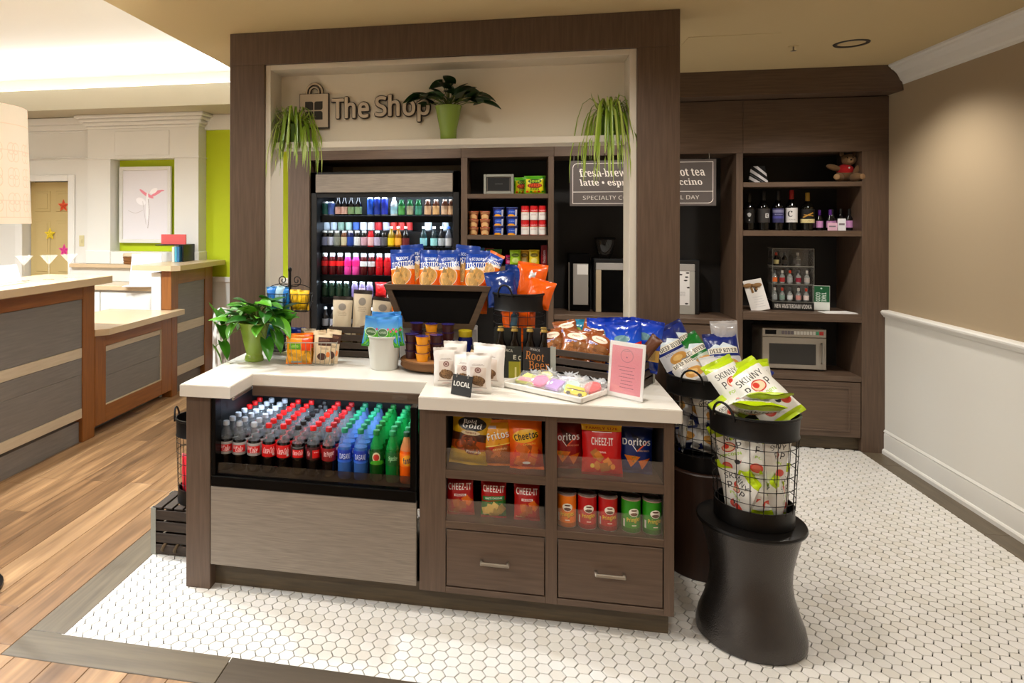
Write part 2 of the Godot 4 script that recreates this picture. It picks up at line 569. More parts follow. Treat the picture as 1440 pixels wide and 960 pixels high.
func lighting() -> void:
	var H := 2.68
	downlight(1.93, H, -4.42, 3.1, "recessed round downlight by the brown shelving beside the right wall", 66.0)
	# further lights of the same kind in the same ceiling, out of the picture
	for p in [[-1.1, -2.55, 2.3, "left of centre over the plank floor border"], [0.35, -2.55, 2.3, "over the front of the white tiles"], [1.75, -2.1, 1.8, "over the tiles beside the right wall"], [0.2, -0.2, 2.5, "above the camera"], [1.9, 0.0, 2.4, "behind the camera beside the right wall"], [-1.2, -0.2, 2.5, "behind the camera beside the lobby"]]:
		downlight(p[0], H, p[1], p[2], "recessed round downlight in the shop ceiling %s" % p[3])
	downlight(0.55, H, -4.45, 2.5, "recessed round downlight between the portal and the coffee bay")
	downlight(-0.9, H, -4.45, 2.5, "recessed round downlight between the portal and the drinks cooler")
	for p in [[-3.1, -3.5, "over the desk corner"], [-4.6, -3.6, "behind the high desk"], [-4.2, -1.4, "beyond the left edge"], [-4.2, 0.4, "behind the camera"]]:
		downlight(p[0], 3.2, p[1], 17.0, "recessed round downlight in the raised lobby ceiling, %s" % p[2], 76.0, Color(0.95, 0.98, 1.0))
	# cove light above the lobby: strips lying on the ledge of the raised ceiling
	strip_light("cove_light", "long cove light strip behind the beige beam over the reception desk", Vector3(-4.6, 2.98, -6.12), Vector2(5.0, 0.08), Vector3(70, 180, 0), 9.0, Color(0.97, 0.99, 1.0), M.lamp_cove)
	strip_light("cove_light", "long cove light strip on the ledge beside the shop ceiling", Vector3(-1.83, 2.9, -2.0), Vector2(7.6, 0.08), Vector3(70, 90, 0), 3.5, Color(0.97, 0.99, 1.0), M.lamp_cove)

func materials() -> void:
	grain_mat("wood_v", Color(0.28, 0.215, 0.165), Color(0.42, 0.335, 0.27), true, 0.55, 24.0, 1.6, 0.5, 3)
	grain_mat("wood_h", Color(0.28, 0.215, 0.165), Color(0.42, 0.335, 0.27), false, 0.55, 24.0, 1.6, 0.5, 4)
	grain_mat("panel_grey", Color(0.43, 0.385, 0.34), Color(0.61, 0.56, 0.50), false, 0.5, 46.0, 2.4, 0.55, 9, 0.5)
	grain_mat("toe_wood", Color(0.22, 0.18, 0.12), Color(0.40, 0.33, 0.23), false, 0.7, 16.0, 2.0, 0.55, 12)
	grain_mat("desk_wood", Color(0.44, 0.25, 0.09), Color(0.60, 0.37, 0.15), true, 0.6, 20.0, 1.6, 0.4, 15)
	grain_mat("desk_wood_h", Color(0.44, 0.25, 0.09), Color(0.60, 0.37, 0.15), false, 0.6, 20.0, 1.6, 0.4, 16)
	grain_mat("desk_panel", Color(0.40, 0.38, 0.36), Color(0.50, 0.475, 0.45), false, 0.6, 30.0, 2.0, 0.45, 18)
	grain_mat("desk_stripe", Color(0.70, 0.63, 0.53), Color(0.78, 0.72, 0.62), false, 0.6, 30.0, 2.0, 0.45, 19)
	grain_mat("border_wood", Color(0.30, 0.26, 0.205), Color(0.46, 0.41, 0.33), false, 0.9, 14.0, 1.6, 0.45, 21)
	grain_mat("border_wood_v", Color(0.30, 0.26, 0.205), Color(0.46, 0.41, 0.33), true, 0.9, 14.0, 1.6, 0.45, 23)
	grain_mat("border_dark", Color(0.24, 0.205, 0.165), Color(0.35, 0.305, 0.25), false, 0.9, 14.0, 1.6, 0.4, 22)
	var tones := [[Color(0.34, 0.24, 0.15), Color(0.76, 0.59, 0.41)], [Color(0.28, 0.195, 0.12), Color(0.70, 0.53, 0.36)], [Color(0.40, 0.29, 0.19), Color(0.80, 0.64, 0.46)], [Color(0.26, 0.18, 0.11), Color(0.67, 0.51, 0.35)]]
	for i in 4:
		grain_mat("plank%d" % i, tones[i][0], tones[i][1], true, 1.3, 15.0, 1.6, 0.4, 31 + i, 0.3)
	grain_mat("crate_wood", Color(0.15, 0.11, 0.08), Color(0.27, 0.205, 0.15), false, 0.3, 16.0, 1.6, 0.6, 41)
	grain_mat("chest_wood", Color(0.23, 0.17, 0.11), Color(0.36, 0.27, 0.18), false, 0.3, 16.0, 1.6, 0.5, 42)
	mat("wall_tan", Color(0.66, 0.585, 0.475), 0.85)
	mat("wall_white", Color(0.88, 0.87, 0.84), 0.6)
	mat("trim_white", Color(0.90, 0.89, 0.865), 0.45)
	mat("ceiling", Color(0.78, 0.70, 0.53), 0.9)
	mat("tray_white", Color(0.95, 0.94, 0.92), 0.9)
	mat("soffit_beige", Color(0.72, 0.68, 0.585), 0.9)
	mat("lime", Color(0.74, 0.80, 0.03), 0.7)
	mat("door_tan", Color(0.76, 0.67, 0.45), 0.6)
	mat("niche_cream", Color(0.90, 0.865, 0.79), 0.7)
	mat("lining_white", Color(0.84, 0.81, 0.75), 0.6)
	mat("quartz", Color(0.88, 0.86, 0.82), 0.22)
	mat("granite", Color(0.78, 0.68, 0.54), 0.25)
	mat("tile", Color(0.88, 0.86, 0.82), 0.28)
	mat("grout", Color(0.30, 0.27, 0.235), 0.95)
	mat("black", Color(0.035, 0.033, 0.033), 0.45)
	mat("black_gloss", Color(0.02, 0.02, 0.022), 0.22, 0.0, 0.25)
	mat("dark_inner", Color(0.10, 0.085, 0.075), 0.7)
	mat("cooler_black", Color(0.045, 0.045, 0.05), 0.4)
	mat("iron", Color(0.06, 0.052, 0.048), 0.42, 0.35)
	mat("bronze", Color(0.085, 0.075, 0.07), 0.32, 0.55)
	mat("steel", Color(0.62, 0.60, 0.57), 0.32, 0.9)
	mat("nickel", Color(0.72, 0.70, 0.66), 0.28, 1.0)
	mat("galv", Color(0.62, 0.62, 0.58), 0.5, 0.35)
	mat("trim_metal", Color(0.22, 0.2, 0.18), 0.5)
	mat("white_paint", Color(0.88, 0.87, 0.84), 0.5)
	mat("paper", Color(0.93, 0.92, 0.91), 0.7)
	mat("grey_box", Color(0.62, 0.60, 0.58), 0.7)
	mat("soil", Color(0.10, 0.075, 0.05), 0.95)
	glow("lamp_lens", Color(1.0, 0.95, 0.86), 3.0)
	glow("lamp_cove", Color(1.0, 0.96, 0.88), 1.5)
	glow("lamp_cooler", Color(0.88, 0.94, 1.0), 1.2)
	pane("glass", Color(0.9, 0.93, 0.93), 0.06)
	pane("acrylic", Color(0.92, 0.92, 0.9), 0.035)
	pane("smoke", Color(0.06, 0.058, 0.06), 0.5)

func setting() -> void:
	# floor slab under everything
	struct("floor", bx(-7.0, 2.9, -0.12, -0.012, -7.2, 2.2), M.grout, "lobby and shop floor under tiles and planks", "floor")
	hex_tiles(); planks(); borders()
	# right wall with wainscot, chair rail, baseboard and crown
	var wr := struct("wall_right", bx(2.53, 2.75, 0.0, 3.3, -6.7, 2.2), M.wall_tan, "tan painted wall above white wainscot on the right", "wall")
	part("wainscot", bx(2.505, 2.53, 0.17, 0.965, -5.25, 2.2), M.wall_white, wr)
	var rail := mb()
	rail.prism(PackedVector2Array([V2(2.53, 0.955), V2(2.497, 0.955), V2(2.492, 0.965), V2(2.485, 0.972), V2(2.478, 0.985), V2(2.478, 0.995), V2(2.487, 1.003), V2(2.53, 1.005)]), -5.25, 2.2)
	part("chair_rail", rail.mesh(), M.trim_white, wr)
	var bb := mb()
	bb.prism(PackedVector2Array([V2(2.53, 0.0), V2(2.488, 0.0), V2(2.488, 0.025), V2(2.494, 0.034), V2(2.5, 0.036), V2(2.5, 0.14), V2(2.504, 0.148), V2(2.497, 0.156), V2(2.503, 0.168), V2(2.512, 0.176), V2(2.53, 0.178)]), -5.25, 2.2)
	struct("baseboard_right", bb.mesh(), M.trim_white, "white moulded baseboard along the right wall", "baseboard")
	var cr := mb()
	cr.prism(PackedVector2Array([V2(2.53, 2.545), V2(2.522, 2.545), V2(2.518, 2.56), V2(2.507, 2.572), V2(2.5, 2.59), V2(2.486, 2.618), V2(2.466, 2.64), V2(2.452, 2.648), V2(2.448, 2.66), V2(2.436, 2.668), V2(2.436, 2.68), V2(2.53, 2.68)]), -5.065, 2.2)
	struct("trim_crown", cr.mesh(), M.trim_white, "white crown moulding where right wall meets ceiling", "moulding")
	# shop ceiling, with a fascia towards the raised lobby ceiling
	struct("ceiling", bx(-1.97, 2.75, 2.68, 2.83, -6.2, 2.2), M.ceiling, "beige ceiling above the shop", "ceiling")
	struct("ceiling_front", bx(-7.0, -1.97, 2.68, 2.83, 1.7, 2.2), M.ceiling)
	struct("ceiling_ledge", bx(-1.97, -1.93, 2.83, 2.87, -6.0, 1.7), M.ceiling)
	struct("ceiling_tray", bx(-7.0, -1.6, 3.2, 3.3, -6.75, 2.2), M.tray_white, "bright white raised ceiling over the lobby", "ceiling")
	struct("ceiling_tray_side", bx(-1.7, -1.6, 2.83, 3.2, -6.2, 2.2), M.tray_white)
	struct("ceiling_tray_front", bx(-7.0, -1.7, 2.83, 3.2, 2.1, 2.2), M.tray_white)
	# beige beam at the far side of the raised ceiling
	struct("trim_beam", bx(-7.0, -1.7, 2.74, 2.95, -6.1, -6.0, 0.001), M.soffit_beige, "beige beam below the raised ceiling above the reception desk", "beam")
	struct("ceiling_soffit", bx(-7.0, -1.6, 2.74, 2.83, -6.7, -6.1, 0.0), M.soffit_beige)
	var hatch := mb()
	hatch.box(V(0.95, 2.6775, -4.52), V(1.44, 2.6825, -4.10), 0.001)
	single("access_hatch", hatch.mesh(), M.ceiling, "flush beige access hatch in the ceiling beside the portal", "hatch")
	var sp := thing("ceiling_sprinkler", "small sprinkler head in the shop ceiling near the hatch", "sprinkler", V(1.62, 2.68, -4.43))
	part("plate", lath("spk_p", [[0.0, -0.004], [0.028, -0.004], [0.03, 0.0]], 20), M.ceiling, sp)
	part("head", lath("spk_h", [[0.0, -0.03], [0.016, -0.03], [0.016, -0.027], [0.005, -0.025], [0.005, -0.004]], 16), M.nickel, sp)
	var sd := thing("smoke_detector", "round white smoke detector on the bright lobby ceiling", "smoke detector", V(-2.95, 3.2, -4.05))
	part("base", lath("smk_b", [[0.05, -0.018], [0.06, -0.012], [0.06, 0.0]], 24), M.ceiling, sd)
	part("cap", lath("smk_c", [[0.0, -0.03], [0.03, -0.03], [0.045, -0.018]], 24), M.white_paint, sd)
	# walls behind
	struct("wall_back", bx(-1.86, 2.75, 0.0, 3.3, -6.7, -5.98), M.wall_tan, "wall behind the brown shelving", "wall")
	var wl := struct("wall_far", bx(-4.75, -1.86, 0.0, 2.8, -6.8, -6.6), M.lime, "lime green wall at the far end behind the reception desk", "wall")
	part("wainscot", bx(-3.27, -1.86, 0.16, 0.98, -6.6, -6.575), M.wall_white, wl)
	part("chair_rail", bx(-3.27, -1.86, 0.975, 1.03, -6.6, -6.55, 0.008), M.trim_white, wl)
	struct("baseboard_far", bx(-3.27, -1.86, 0.0, 0.16, -6.6, -6.565), M.trim_white)
	part("frieze", bx(-3.27, -1.86, 2.58, 2.74, -6.6, -6.55, 0.006), M.wall_white, wl)
	struct("wall_far_upper", bx(-7.0, -1.6, 2.83, 3.3, -6.8, -6.62), M.tray_white)
	struct("wall_left", bx(-7.2, -7.0, 0.0, 3.3, -6.8, 2.2), M.wall_white)
	struct("wall_front", bx(-7.2, 2.9, 0.0, 3.3, 2.2, 2.4), M.wall_white)
	pilaster(); far_door()

func V2(x: float, y: float) -> Vector2: return Vector2(x, y)

func hex_tiles() -> void:
	var p := 0.0543
	var s := (p - 0.0038) / sqrt(3.0)
	var me: Array[ArrayMesh] = []
	var hx := func(shift: Vector3, b: MB):
		var top: Array[Vector3] = []
		var mid: Array[Vector3] = []
		for i in 6:
			var a := TAU * i / 6
			top.append(shift + Vector3(cos(a) * (s - 0.0012), 0.0, sin(a) * (s - 0.0012)))
			mid.append(shift + Vector3(cos(a) * s, -0.0012, sin(a) * s))
		for i in range(1, 5): b.tri(top[0], top[i], top[i + 1], Vector3.UP)
		for i in 6:
			var j := (i + 1) % 6
			var o := (top[i] + top[j]) * 0.5 - shift + Vector3(0, 0.02, 0)
			b.quad(top[i], top[j], mid[j], mid[i], o)
			var dn := Vector3(0, -0.010, 0)
			b.quad(mid[i], mid[j], mid[j] + dn, mid[i] + dn, (top[i] + top[j]) * 0.5 - shift)
	var mats: Array[StandardMaterial3D] = []
	for i in 4:
		var m := StandardMaterial3D.new(); m.resource_name = "tile%d" % i
		m.albedo_color = [Color(0.865, 0.85, 0.825), Color(0.855, 0.84, 0.81), Color(0.875, 0.86, 0.84), Color(0.845, 0.825, 0.79)][i]; m.roughness = 0.3
		mats.append(m)
	var one := mb(); hx.call(Vector3.ZERO, one)
	var om := one.mesh()
	# lattice fitted to the grout lines of the photograph: columns along x, rows along z
	var x0 := 1.87 * 0.866025 * p
	var z0 := -49.78 * p
	var holder := thing("floor_tiles", "white hexagonal mosaic tile floor around the counter island", "tile floor")
	holder.set_meta("kind", "structure")
	var spots := []
	for i in range(-42, 52):
		var x := x0 + i * 0.866025 * p
		for j in range(-62, 14):
			var z := z0 + (j + (0.5 if posmod(i, 2) == 1 else 0.0)) * p
			if x < -1.775 or x > 2.39 or z > -2.30 or z < -5.3: continue
			# hidden wholly under the island or behind the shelving's foot
			if x > -1.25 and x < 0.45 and z < -2.95 and z > -3.6: continue
			spots.append(Vector3(x, 0, z))
	spots.sort_custom(func(a, b): return a.z > b.z)
	var rest: Array[MB] = [mb(), mb(), mb(), mb()]
	var g := RandomNumberGenerator.new(); g.seed = 5
	var n := 0
	for q in spots:
		var kind: int = [0, 0, 0, 1, 1, 2, 2, 3][g.randi() % 8]
		# not under the island's foot
		if n < 300 and q.x > -1.72 and q.x < 1.9:
			var o := MeshInstance3D.new(); o.mesh = om; o.material_override = mats[kind]; o.name = "tile"; holder.add_child(o, true)
			o.position = q; n += 1
		else:
			hx.call(q, rest[kind])
	for k in 4:
		var o := part("tile_field", rest[k].mesh(), mats[k], holder)
		o.set_meta("kind", "stuff")

func planks() -> void:
	var holder := thing("floor_planks", "light oak plank floor running towards the reception desk", "plank floor")
	holder.set_meta("kind", "structure")
	var w := 0.155
	var g := RandomNumberGenerator.new(); g.seed = 11
	var x := -1.903
	var row := 0
	while x > -6.9:
		var x1 := x
		x -= w
		var z := 2.1 + g.randf() * -1.0
		var first := true
		var zz := 2.1
		while zz > -6.6:
			var len := 1.22 if not first else g.randf_range(0.3, 1.2)
			first = false
			var ze := maxf(zz - len, -6.6)
			part("plank", bx(x + 0.001, x1 - 0.001, -0.012, 0.0, ze + 0.001, zz - 0.001, 0.0012), M["plank%d" % (g.randi() % 4)], holder, V(0, 0, 0))
			zz = ze
		row += 1
		if x < -3.4: w = 0.155
	# in front of the border
	x = 2.5
	while x > -1.9:
		var x1 := x
		x = maxf(x - 0.155, -1.903)
		var zz := 2.1
		var first := true
		while zz > -2.17:
			var len := 1.22 if not first else g.randf_range(0.3, 1.2)
			first = false
			var ze := maxf(zz - len, -2.172)
			part("plank", bx(x + 0.001, x1 - 0.001, -0.012, 0.0, ze + 0.001, zz - 0.001, 0.0012), M["plank%d" % (g.randi() % 4)], holder)
			zz = ze

func borders() -> void:
	var b := thing("floor_border", "grey brown plank border framing the white hexagonal tiles", "floor border")
	b.set_meta("kind", "structure")
	part("plank", bx(-1.901, -1.748, -0.012, 0.0016, -6.6, -4.6), M.border_wood_v, b)
	part("plank", bx(-1.901, -1.748, -0.012, 0.0016, -4.598, -3.4), M.border_wood_v, b)
	part("plank", bx(-1.901, -1.748, -0.012, 0.0016, -3.398, -2.326), M.border_wood_v, b)
	part("plank", bx(-1.901, -1.048, -0.012, 0.0016, -2.324, -2.173), M.border_wood, b)
	part("plank", bx(-1.046, 0.2, -0.012, 0.0016, -2.324, -2.173), M.border_dark, b)
	part("plank", bx(0.202, 1.4, -0.012, 0.0016, -2.324, -2.173), M.border_wood, b)
	part("plank", bx(1.402, 2.49, -0.012, 0.0016, -2.324, -2.173), M.border_dark, b)
	for e in [[-5.3, -5.0], [-4.998, -4.0], [-3.998, -3.0], [-2.998, -2.326]]:
		part("plank", bx(2.362, 2.49, -0.012, 0.0016, e[0], e[1]), M.border_wood_v, b)

func pilaster() -> void:
	# white panelled surround with a niche, holding a picture
	var p := struct("wall_pilaster", bx(-4.56, -4.287, 1.16, 2.28, -6.6, -6.424), M.wall_white, "white panelled surround with a green niche behind reception", "wall")
	part("right_pier", bx(-3.545, -3.272, 1.16, 2.28, -6.6, -6.424), M.wall_white, p)
	part("base_block", bx(-4.575, -4.28, 1.16, 1.30, -6.6, -6.412, 0.006), M.wall_white, p)
	part("base_block", bx(-3.552, -3.262, 1.16, 1.30, -6.6, -6.412, 0.006), M.wall_white, p)
	part("sill", bx(-4.287, -3.545, 1.16, 1.29, -6.6, -6.424, 0.004), M.wall_white, p)
	part("frieze", bx(-4.56, -3.272, 2.285, 2.60, -6.6, -6.424, 0.003), M.wall_white, p)
	part("frieze_panel", bx(-4.23, -3.6, 2.31, 2.57, -6.424, -6.416, 0.004), M.wall_white, p)
	part("astragal", bx(-4.57, -3.262, 2.276, 2.29, -6.6, -6.412, 0.004), M.trim_white, p)
	for e in [[2.60, 2.63, 0.016], [2.63, 2.67, 0.04], [2.67, 2.705, 0.07], [2.705, 2.742, 0.10]]:
		part("crown", bx(-4.56 - e[2], -3.272 + e[2], e[0], e[1], -6.6, -6.424 + e[2], 0.01), M.trim_white, p)
	var pic := thing("framed_picture", "white framed picture of a pink and white flower in the green niche", "picture", V(-3.953, 1.382, -6.565))
	part("frame", frame_mesh(0.61, 0.82, 0.04, 0.03), M.white_paint, pic)
	var a := Art.new(256, 340, Color(0.90, 0.885, 0.90))
	a.rect(0.03, 0.02, 0.97, 0.98, Color(0.90, 0.885, 0.90))
	for e in [[0.60, 0.36, 0.14, 0.022, -2.7], [0.52, 0.33, 0.12, 0.02, -2.5], [0.78, 0.34, 0.14, 0.02, -0.45], [0.86, 0.3, 0.1, 0.012, -0.1]]:
		a.oval(e[0] - 0.05, e[1], e[2], e[3], Color(0.93, 0.55, 0.62), e[4] + PI)
	a.oval(0.68, 0.30, 0.09, 0.035, Color(0.97, 0.95, 0.96), -0.5)
	a.oval(0.40, 0.45, 0.11, 0.05, Color(0.97, 0.96, 0.97), 0.4)
	a.oval(0.54, 0.52, 0.03, 0.2, Color(0.96, 0.95, 0.96), 0.0)
	for i in 12:
		a.line(V2(0.56 + 0.02 * sin(i * 0.3), 0.42 + i * 0.035), V2(0.56 + 0.02 * sin(i * 0.3 + 0.3), 0.455 + i * 0.035), 0.008, Color(0.62, 0.58, 0.56))
		a.line(V2(0.44 + i * 0.006, 0.45 + i * 0.028), V2(0.446 + i * 0.006, 0.478 + i * 0.028), 0.005, Color(0.72, 0.69, 0.68))
	for i in 8: a.line(V2(0.12 + i * 0.04, 0.58 + 0.04 * sin(i * 0.4)), V2(0.16 + i * 0.04, 0.58 + 0.04 * sin(i * 0.4 + 0.4)), 0.005, Color(0.75, 0.72, 0.70))
	var q := mb(); q.quad(V(-0.27, 0.04, 0.012), V(0.27, 0.04, 0.012), V(0.27, 0.78, 0.012), V(-0.27, 0.78, 0.012), Vector3.BACK)
	part("print", q.mesh(), print_mat("flower_print", a.im, 0.6), pic)

func frame_mesh(w: float, h: float, t: float, d: float) -> ArrayMesh:
	# a picture frame centred on x, standing on y = 0, back at z = 0
	var b := mb()
	b.box(V(-w / 2, 0, 0), V(-w / 2 + t, h, d), 0.004); b.box(V(w / 2 - t, 0, 0), V(w / 2, h, d), 0.004)
	b.box(V(-w / 2 + t, 0, 0), V(w / 2 - t, t, d), 0.004); b.box(V(-w / 2 + t, h - t, 0), V(w / 2 - t, h, d), 0.004)
	b.box(V(-w / 2 + t * 0.5, t * 0.5, 0), V(w / 2 - t * 0.5, h - t * 0.5, 0.006), 0.0)
	return b.mesh()

func far_door() -> void:
	var w := struct("wall_far_left", bx(-7.0, -5.42, 0.0, 2.8, -6.7, -6.5), M.wall_white, "white wall around the tan door", "wall")
	part("right_return", bx(-4.83, -4.56, 0.0, 2.8, -6.7, -6.5, 0.0), M.wall_white, w)
	part("lintel", bx(-5.42, -4.83, 2.06, 2.8, -6.7, -6.5, 0.0), M.wall_white, w)
	for e in [[2.285, 2.30, 0.014], [2.30, 2.31, 0.024], [2.58, 2.6, 0.012], [2.6, 2.66, 0.04], [2.66, 2.735, 0.07]]:
		part("moulding", bx(-7.0, -4.6, e[0], e[1], -6.5, -6.5 + e[2], 0.006), M.trim_white, w)
	part("casing", bx(-4.84, -4.76, 0.0, 2.12, -6.5, -6.478, 0.006), M.trim_white, w)
	part("casing", bx(-5.50, -5.41, 0.0, 2.12, -6.5, -6.478, 0.006), M.trim_white, w)
	part("casing", bx(-5.41, -4.84, 2.05, 2.12, -6.5, -6.478, 0.006), M.trim_white, w)
	var d := struct("door_1", bx(-5.41, -4.84, 0.0, 2.05, -6.66, -6.62), M.door_tan, "tan panelled door behind the reception desk", "door")
	for ex in [[-5.36, -5.16], [-5.09, -4.89]]:
		for ey in [[1.72, 1.95], [1.02, 1.62], [0.2, 0.88]]:
			var b := mb()
			b.box(V(ex[0], ey[0], -6.622), V(ex[1], ey[1], -6.612), 0.004)
			b.box(V(ex[0] + 0.03, ey[0] + 0.03, -6.614), V(ex[1] - 0.03, ey[1] - 0.03, -6.606), 0.004)
			part("panel", b.mesh(), M.door_tan, d)
	for e in [[-4.985, 1.785, Color(0.93, 0.33, 0.12), "orange"], [-5.155, 1.47, Color(0.95, 0.83, 0.15), "yellow"], [-4.975, 1.29, Color(0.93, 0.25, 0.60), "pink"]]:
		var pts := PackedVector2Array()
		for i in 10:
			var a := PI / 2 + TAU * i / 10
			pts.append(Vector2(cos(a), sin(a)) * (0.072 if i % 2 == 0 else 0.033))
		var b := mb(); b.prism(pts, 0.0, 0.004)
		var b2 := mb()
		for i in 5:
			var a := PI / 2 + TAU * i / 5
			b2.tri(V(0, 0, 0.012), V(cos(a) * 0.06, sin(a) * 0.06, 0.0045), V(cos(a + 0.3) * 0.036, sin(a + 0.3) * 0.036, 0.0045), Vector3.BACK)
			b2.tri(V(0, 0, 0.012), V(cos(a) * 0.06, sin(a) * 0.06, 0.0045), V(cos(a - 0.3) * 0.036, sin(a - 0.3) * 0.036, 0.0045), Vector3.BACK)
		var st := thing("paper_star", "%s paper star stuck on the tan door" % e[3], "paper star", V(e[0], e[1], -6.6055), 0, "paper stars on the door")
		part("star", b.mesh(), mat("star_" + e[3], e[2], 0.6), st)
		part("fold", b2.mesh(), mat("star2_" + e[3], e[2].darkened(0.15), 0.6), st)
	var sw := thing("light_switch", "cream light switch plate on the white wall beside the tan door", "light switch", V(-4.68, 1.40, -6.5))
	part("plate", bx(-0.03, 0.03, -0.06, 0.06, 0.0, 0.006), mat("cream_plastic", Color(0.82, 0.77, 0.58), 0.4), sw)
	part("toggle", bx(-0.008, 0.008, -0.02, 0.02, 0.006, 0.014), M.cream_plastic, sw)

func portal() -> void:
	# the wood frame that stands behind the counter and carries the shop's sign niche
	var f := thing("wood_portal", "dark brown wood portal framing the shop counter up to the ceiling", "portal", V(0, 0, -3.546))
	part("post", bx(-1.615, -1.408, 0, 2.497, -0.23, 0, 0.002), M.wood_v, f)
	part("post", bx(0.58, 0.783, 0, 2.497, -0.23, 0, 0.002), M.wood_v, f)
	part("header", bx(-1.615, 0.783, 2.497, 2.679, -0.23, 0, 0.002), M.wood_v, f)
	var l := mb()
	l.box(V(-1.408, 0, -0.225), V(-1.378, 2.497, -0.018), 0.002)
	part("lining_jamb", l.mesh(), M.lining_white, f)
	part("lining_jamb", bx(0.546, 0.58, 0, 2.497, -0.225, -0.018, 0.002), M.lining_white, f)
	part("lining_head", bx(-1.378, 0.546, 2.468, 2.497, -0.225, -0.018, 0.002), M.lining_white, f)
	part("niche_back", bx(-1.378, 0.546, 2.03, 2.468, -0.215, -0.192, 0.0), M.niche_cream, f)
	part("shelf", bx(-1.378, 0.546, 2.03, 2.066, -0.192, -0.055, 0.003), M.lining_white, f)

func bay(called: String, label: String, x0: float, x1: float, z: float) -> Node3D:
	return thing(called, label, "cabinet", V(0, 0, z))

func back_cabinets() -> void:
	var z := -5.25
	var top := 2.50
	# cooler bay
	var a := bay("cooler_cabinet", "tall brown cabinet housing the open drinks cooler, at the left end of the shelving", 0, 0, z)
	part("side_panel", bx(-1.877, -1.693, 0, 2.117, -0.7, 0), M.wood_v, a)
	part("header", bx(-1.877, -0.454, 2.117, top, -0.7, 0), M.wood_h, a)
	# snack bay
	var b := bay("snack_cabinet", "narrow brown shelving bay with snacks between cooler and coffee bay", 0, 0, z)
	part("side_panel", bx(-0.453, -0.404, 0, 2.117, -0.4, 0), M.wood_v, b)
	part("side_panel", bx(0.213, 0.255, 0, 2.117, -0.4, 0), M.wood_v, b)
	part("header", bx(-0.453, 0.255, 2.117, top, -0.4, 0), M.wood_h, b)
	part("back", bx(-0.404, 0.213, 0.05, 2.117, -0.40, -0.385, 0.0), M.dark_inner, b)
	for y in [1.798, 1.478, 1.233]:
		part("shelf", bx(-0.404, 0.213, y, y + 0.035, -0.385, -0.002), M.wood_h, b)
	# coffee bay
	var c := bay("coffee_cabinet", "wide open brown coffee bay behind the right portal post", 0, 0, z)
	part("side_panel", bx(1.542, 1.588, 0, 2.117, -0.4, 0), M.wood_v, c)
	part("header", bx(0.256, 1.588, 2.117, top, -0.4, 0), M.wood_h, c)
	part("back", bx(0.256, 1.542, 0.0, 2.117, -0.40, -0.385, 0.0), M.dark_inner, c)
	part("counter", bx(0.256, 1.541, 0.87, 0.91, -0.385, 0.0, 0.004), M.wood_h, c)
	part("door", bx(0.262, 0.895, 0.10, 0.865, -0.03, -0.008, 0.003), M.wood_h, c)
	part("door", bx(0.90, 1.536, 0.10, 0.865, -0.03, -0.008, 0.003), M.wood_h, c)
	part("toe_kick", bx(0.256, 1.541, 0.0, 0.095, -0.09, -0.06, 0.0), M.toe_wood, c)
	# wine bay
	var d := bay("wine_cabinet", "brown shelving bay by the right wall with wine, small bottles and microwave", 0, 0, z)
	part("side_panel", bx(2.362, 2.529, 0, 2.117, -0.4, 0), M.wood_v, d)
	part("header", bx(1.589, 2.529, 2.117, top, -0.4, 0), M.wood_h, d)
	part("back", bx(1.589, 2.362, 0.05, 2.117, -0.40, -0.385, 0.0), M.dark_inner, d)
	for e in [[1.871, 0.034], [1.517, 0.04], [0.91, 0.058], [0.492, 0.037]]:
		part("shelf", bx(1.589, 2.362, e[0], e[0] + e[1], -0.385, -0.002), M.wood_h, d)
	part("drawer", bx(1.592, 2.358, 0.098, 0.486, -0.03, -0.004, 0.003), M.wood_h, d)
	part("drawer_rail", bx(1.67, 2.28, 0.44, 0.452, -0.004, 0.002, 0.002), M.wood_h, d)
	part("drawer_rail", bx(1.67, 2.28, 0.135, 0.147, -0.004, 0.002, 0.002), M.wood_h, d)
	part("drawer_rail", bx(1.66, 1.672, 0.135, 0.452, -0.004, 0.002, 0.002), M.wood_h, d)
	part("drawer_rail", bx(2.278, 2.29, 0.135, 0.452, -0.004, 0.002, 0.002), M.wood_h, d)
	part("toe_kick", bx(1.589, 2.362, 0.0, 0.094, -0.09, -0.05, 0.0), M.toe_wood, d)
	# fascia between cabinets and ceiling
	var fa := mb()
	fa.prism(PackedVector2Array([V2(-1.877, 2.505), V2(2.529, 2.505), V2(2.52, 2.56), V2(2.505, 2.575), V2(2.49, 2.61), V2(2.46, 2.645), V2(2.44, 2.665), V2(2.435, 2.679), V2(-1.877, 2.679)]), -5.25, -5.07)
	var fs := struct("trim_fascia", fa.mesh(), M.wood_h, "dark brown fascia between the back shelving and ceiling", "fascia")
	part("filler", bx(-1.877, 2.529, 2.505, 2.679, -5.9, -5.252, 0.0), M.wood_h, fs)
	# drinks cooler standing in its bay
	var k := thing("drinks_cooler", "tall black open-front drinks cooler with lit shelves of bottles", "cooler", V(-1.075, 0, -5.27))
	part("side_wall", bx(-0.612, -0.56, 0.02, 2.02, -0.55, 0.0, 0.004), M.cooler_black, k)
	part("side_wall", bx(0.555, 0.607, 0.02, 2.02, -0.55, 0.0, 0.004), M.cooler_black, k)
	part("back_wall", bx(-0.56, 0.555, 0.02, 2.02, -0.55, -0.52, 0.0), M.cooler_black, k)
	part("canopy", bx(-0.612, 0.607, 1.845, 2.02, -0.52, 0.0, 0.004), M.cooler_black, k)
	part("canopy_panel", bx(-0.566, 0.556, 1.852, 2.0, 0.0, 0.018, 0.003), M.panel_grey, k)
	part("canopy_lip", bx(-0.56, 0.555, 1.812, 1.845, -0.03, -0.004, 0.002), M.cooler_black, k)
	part("base", bx(-0.56, 0.555, 0.02, 0.5, -0.52, 0.0, 0.004), M.cooler_black, k)
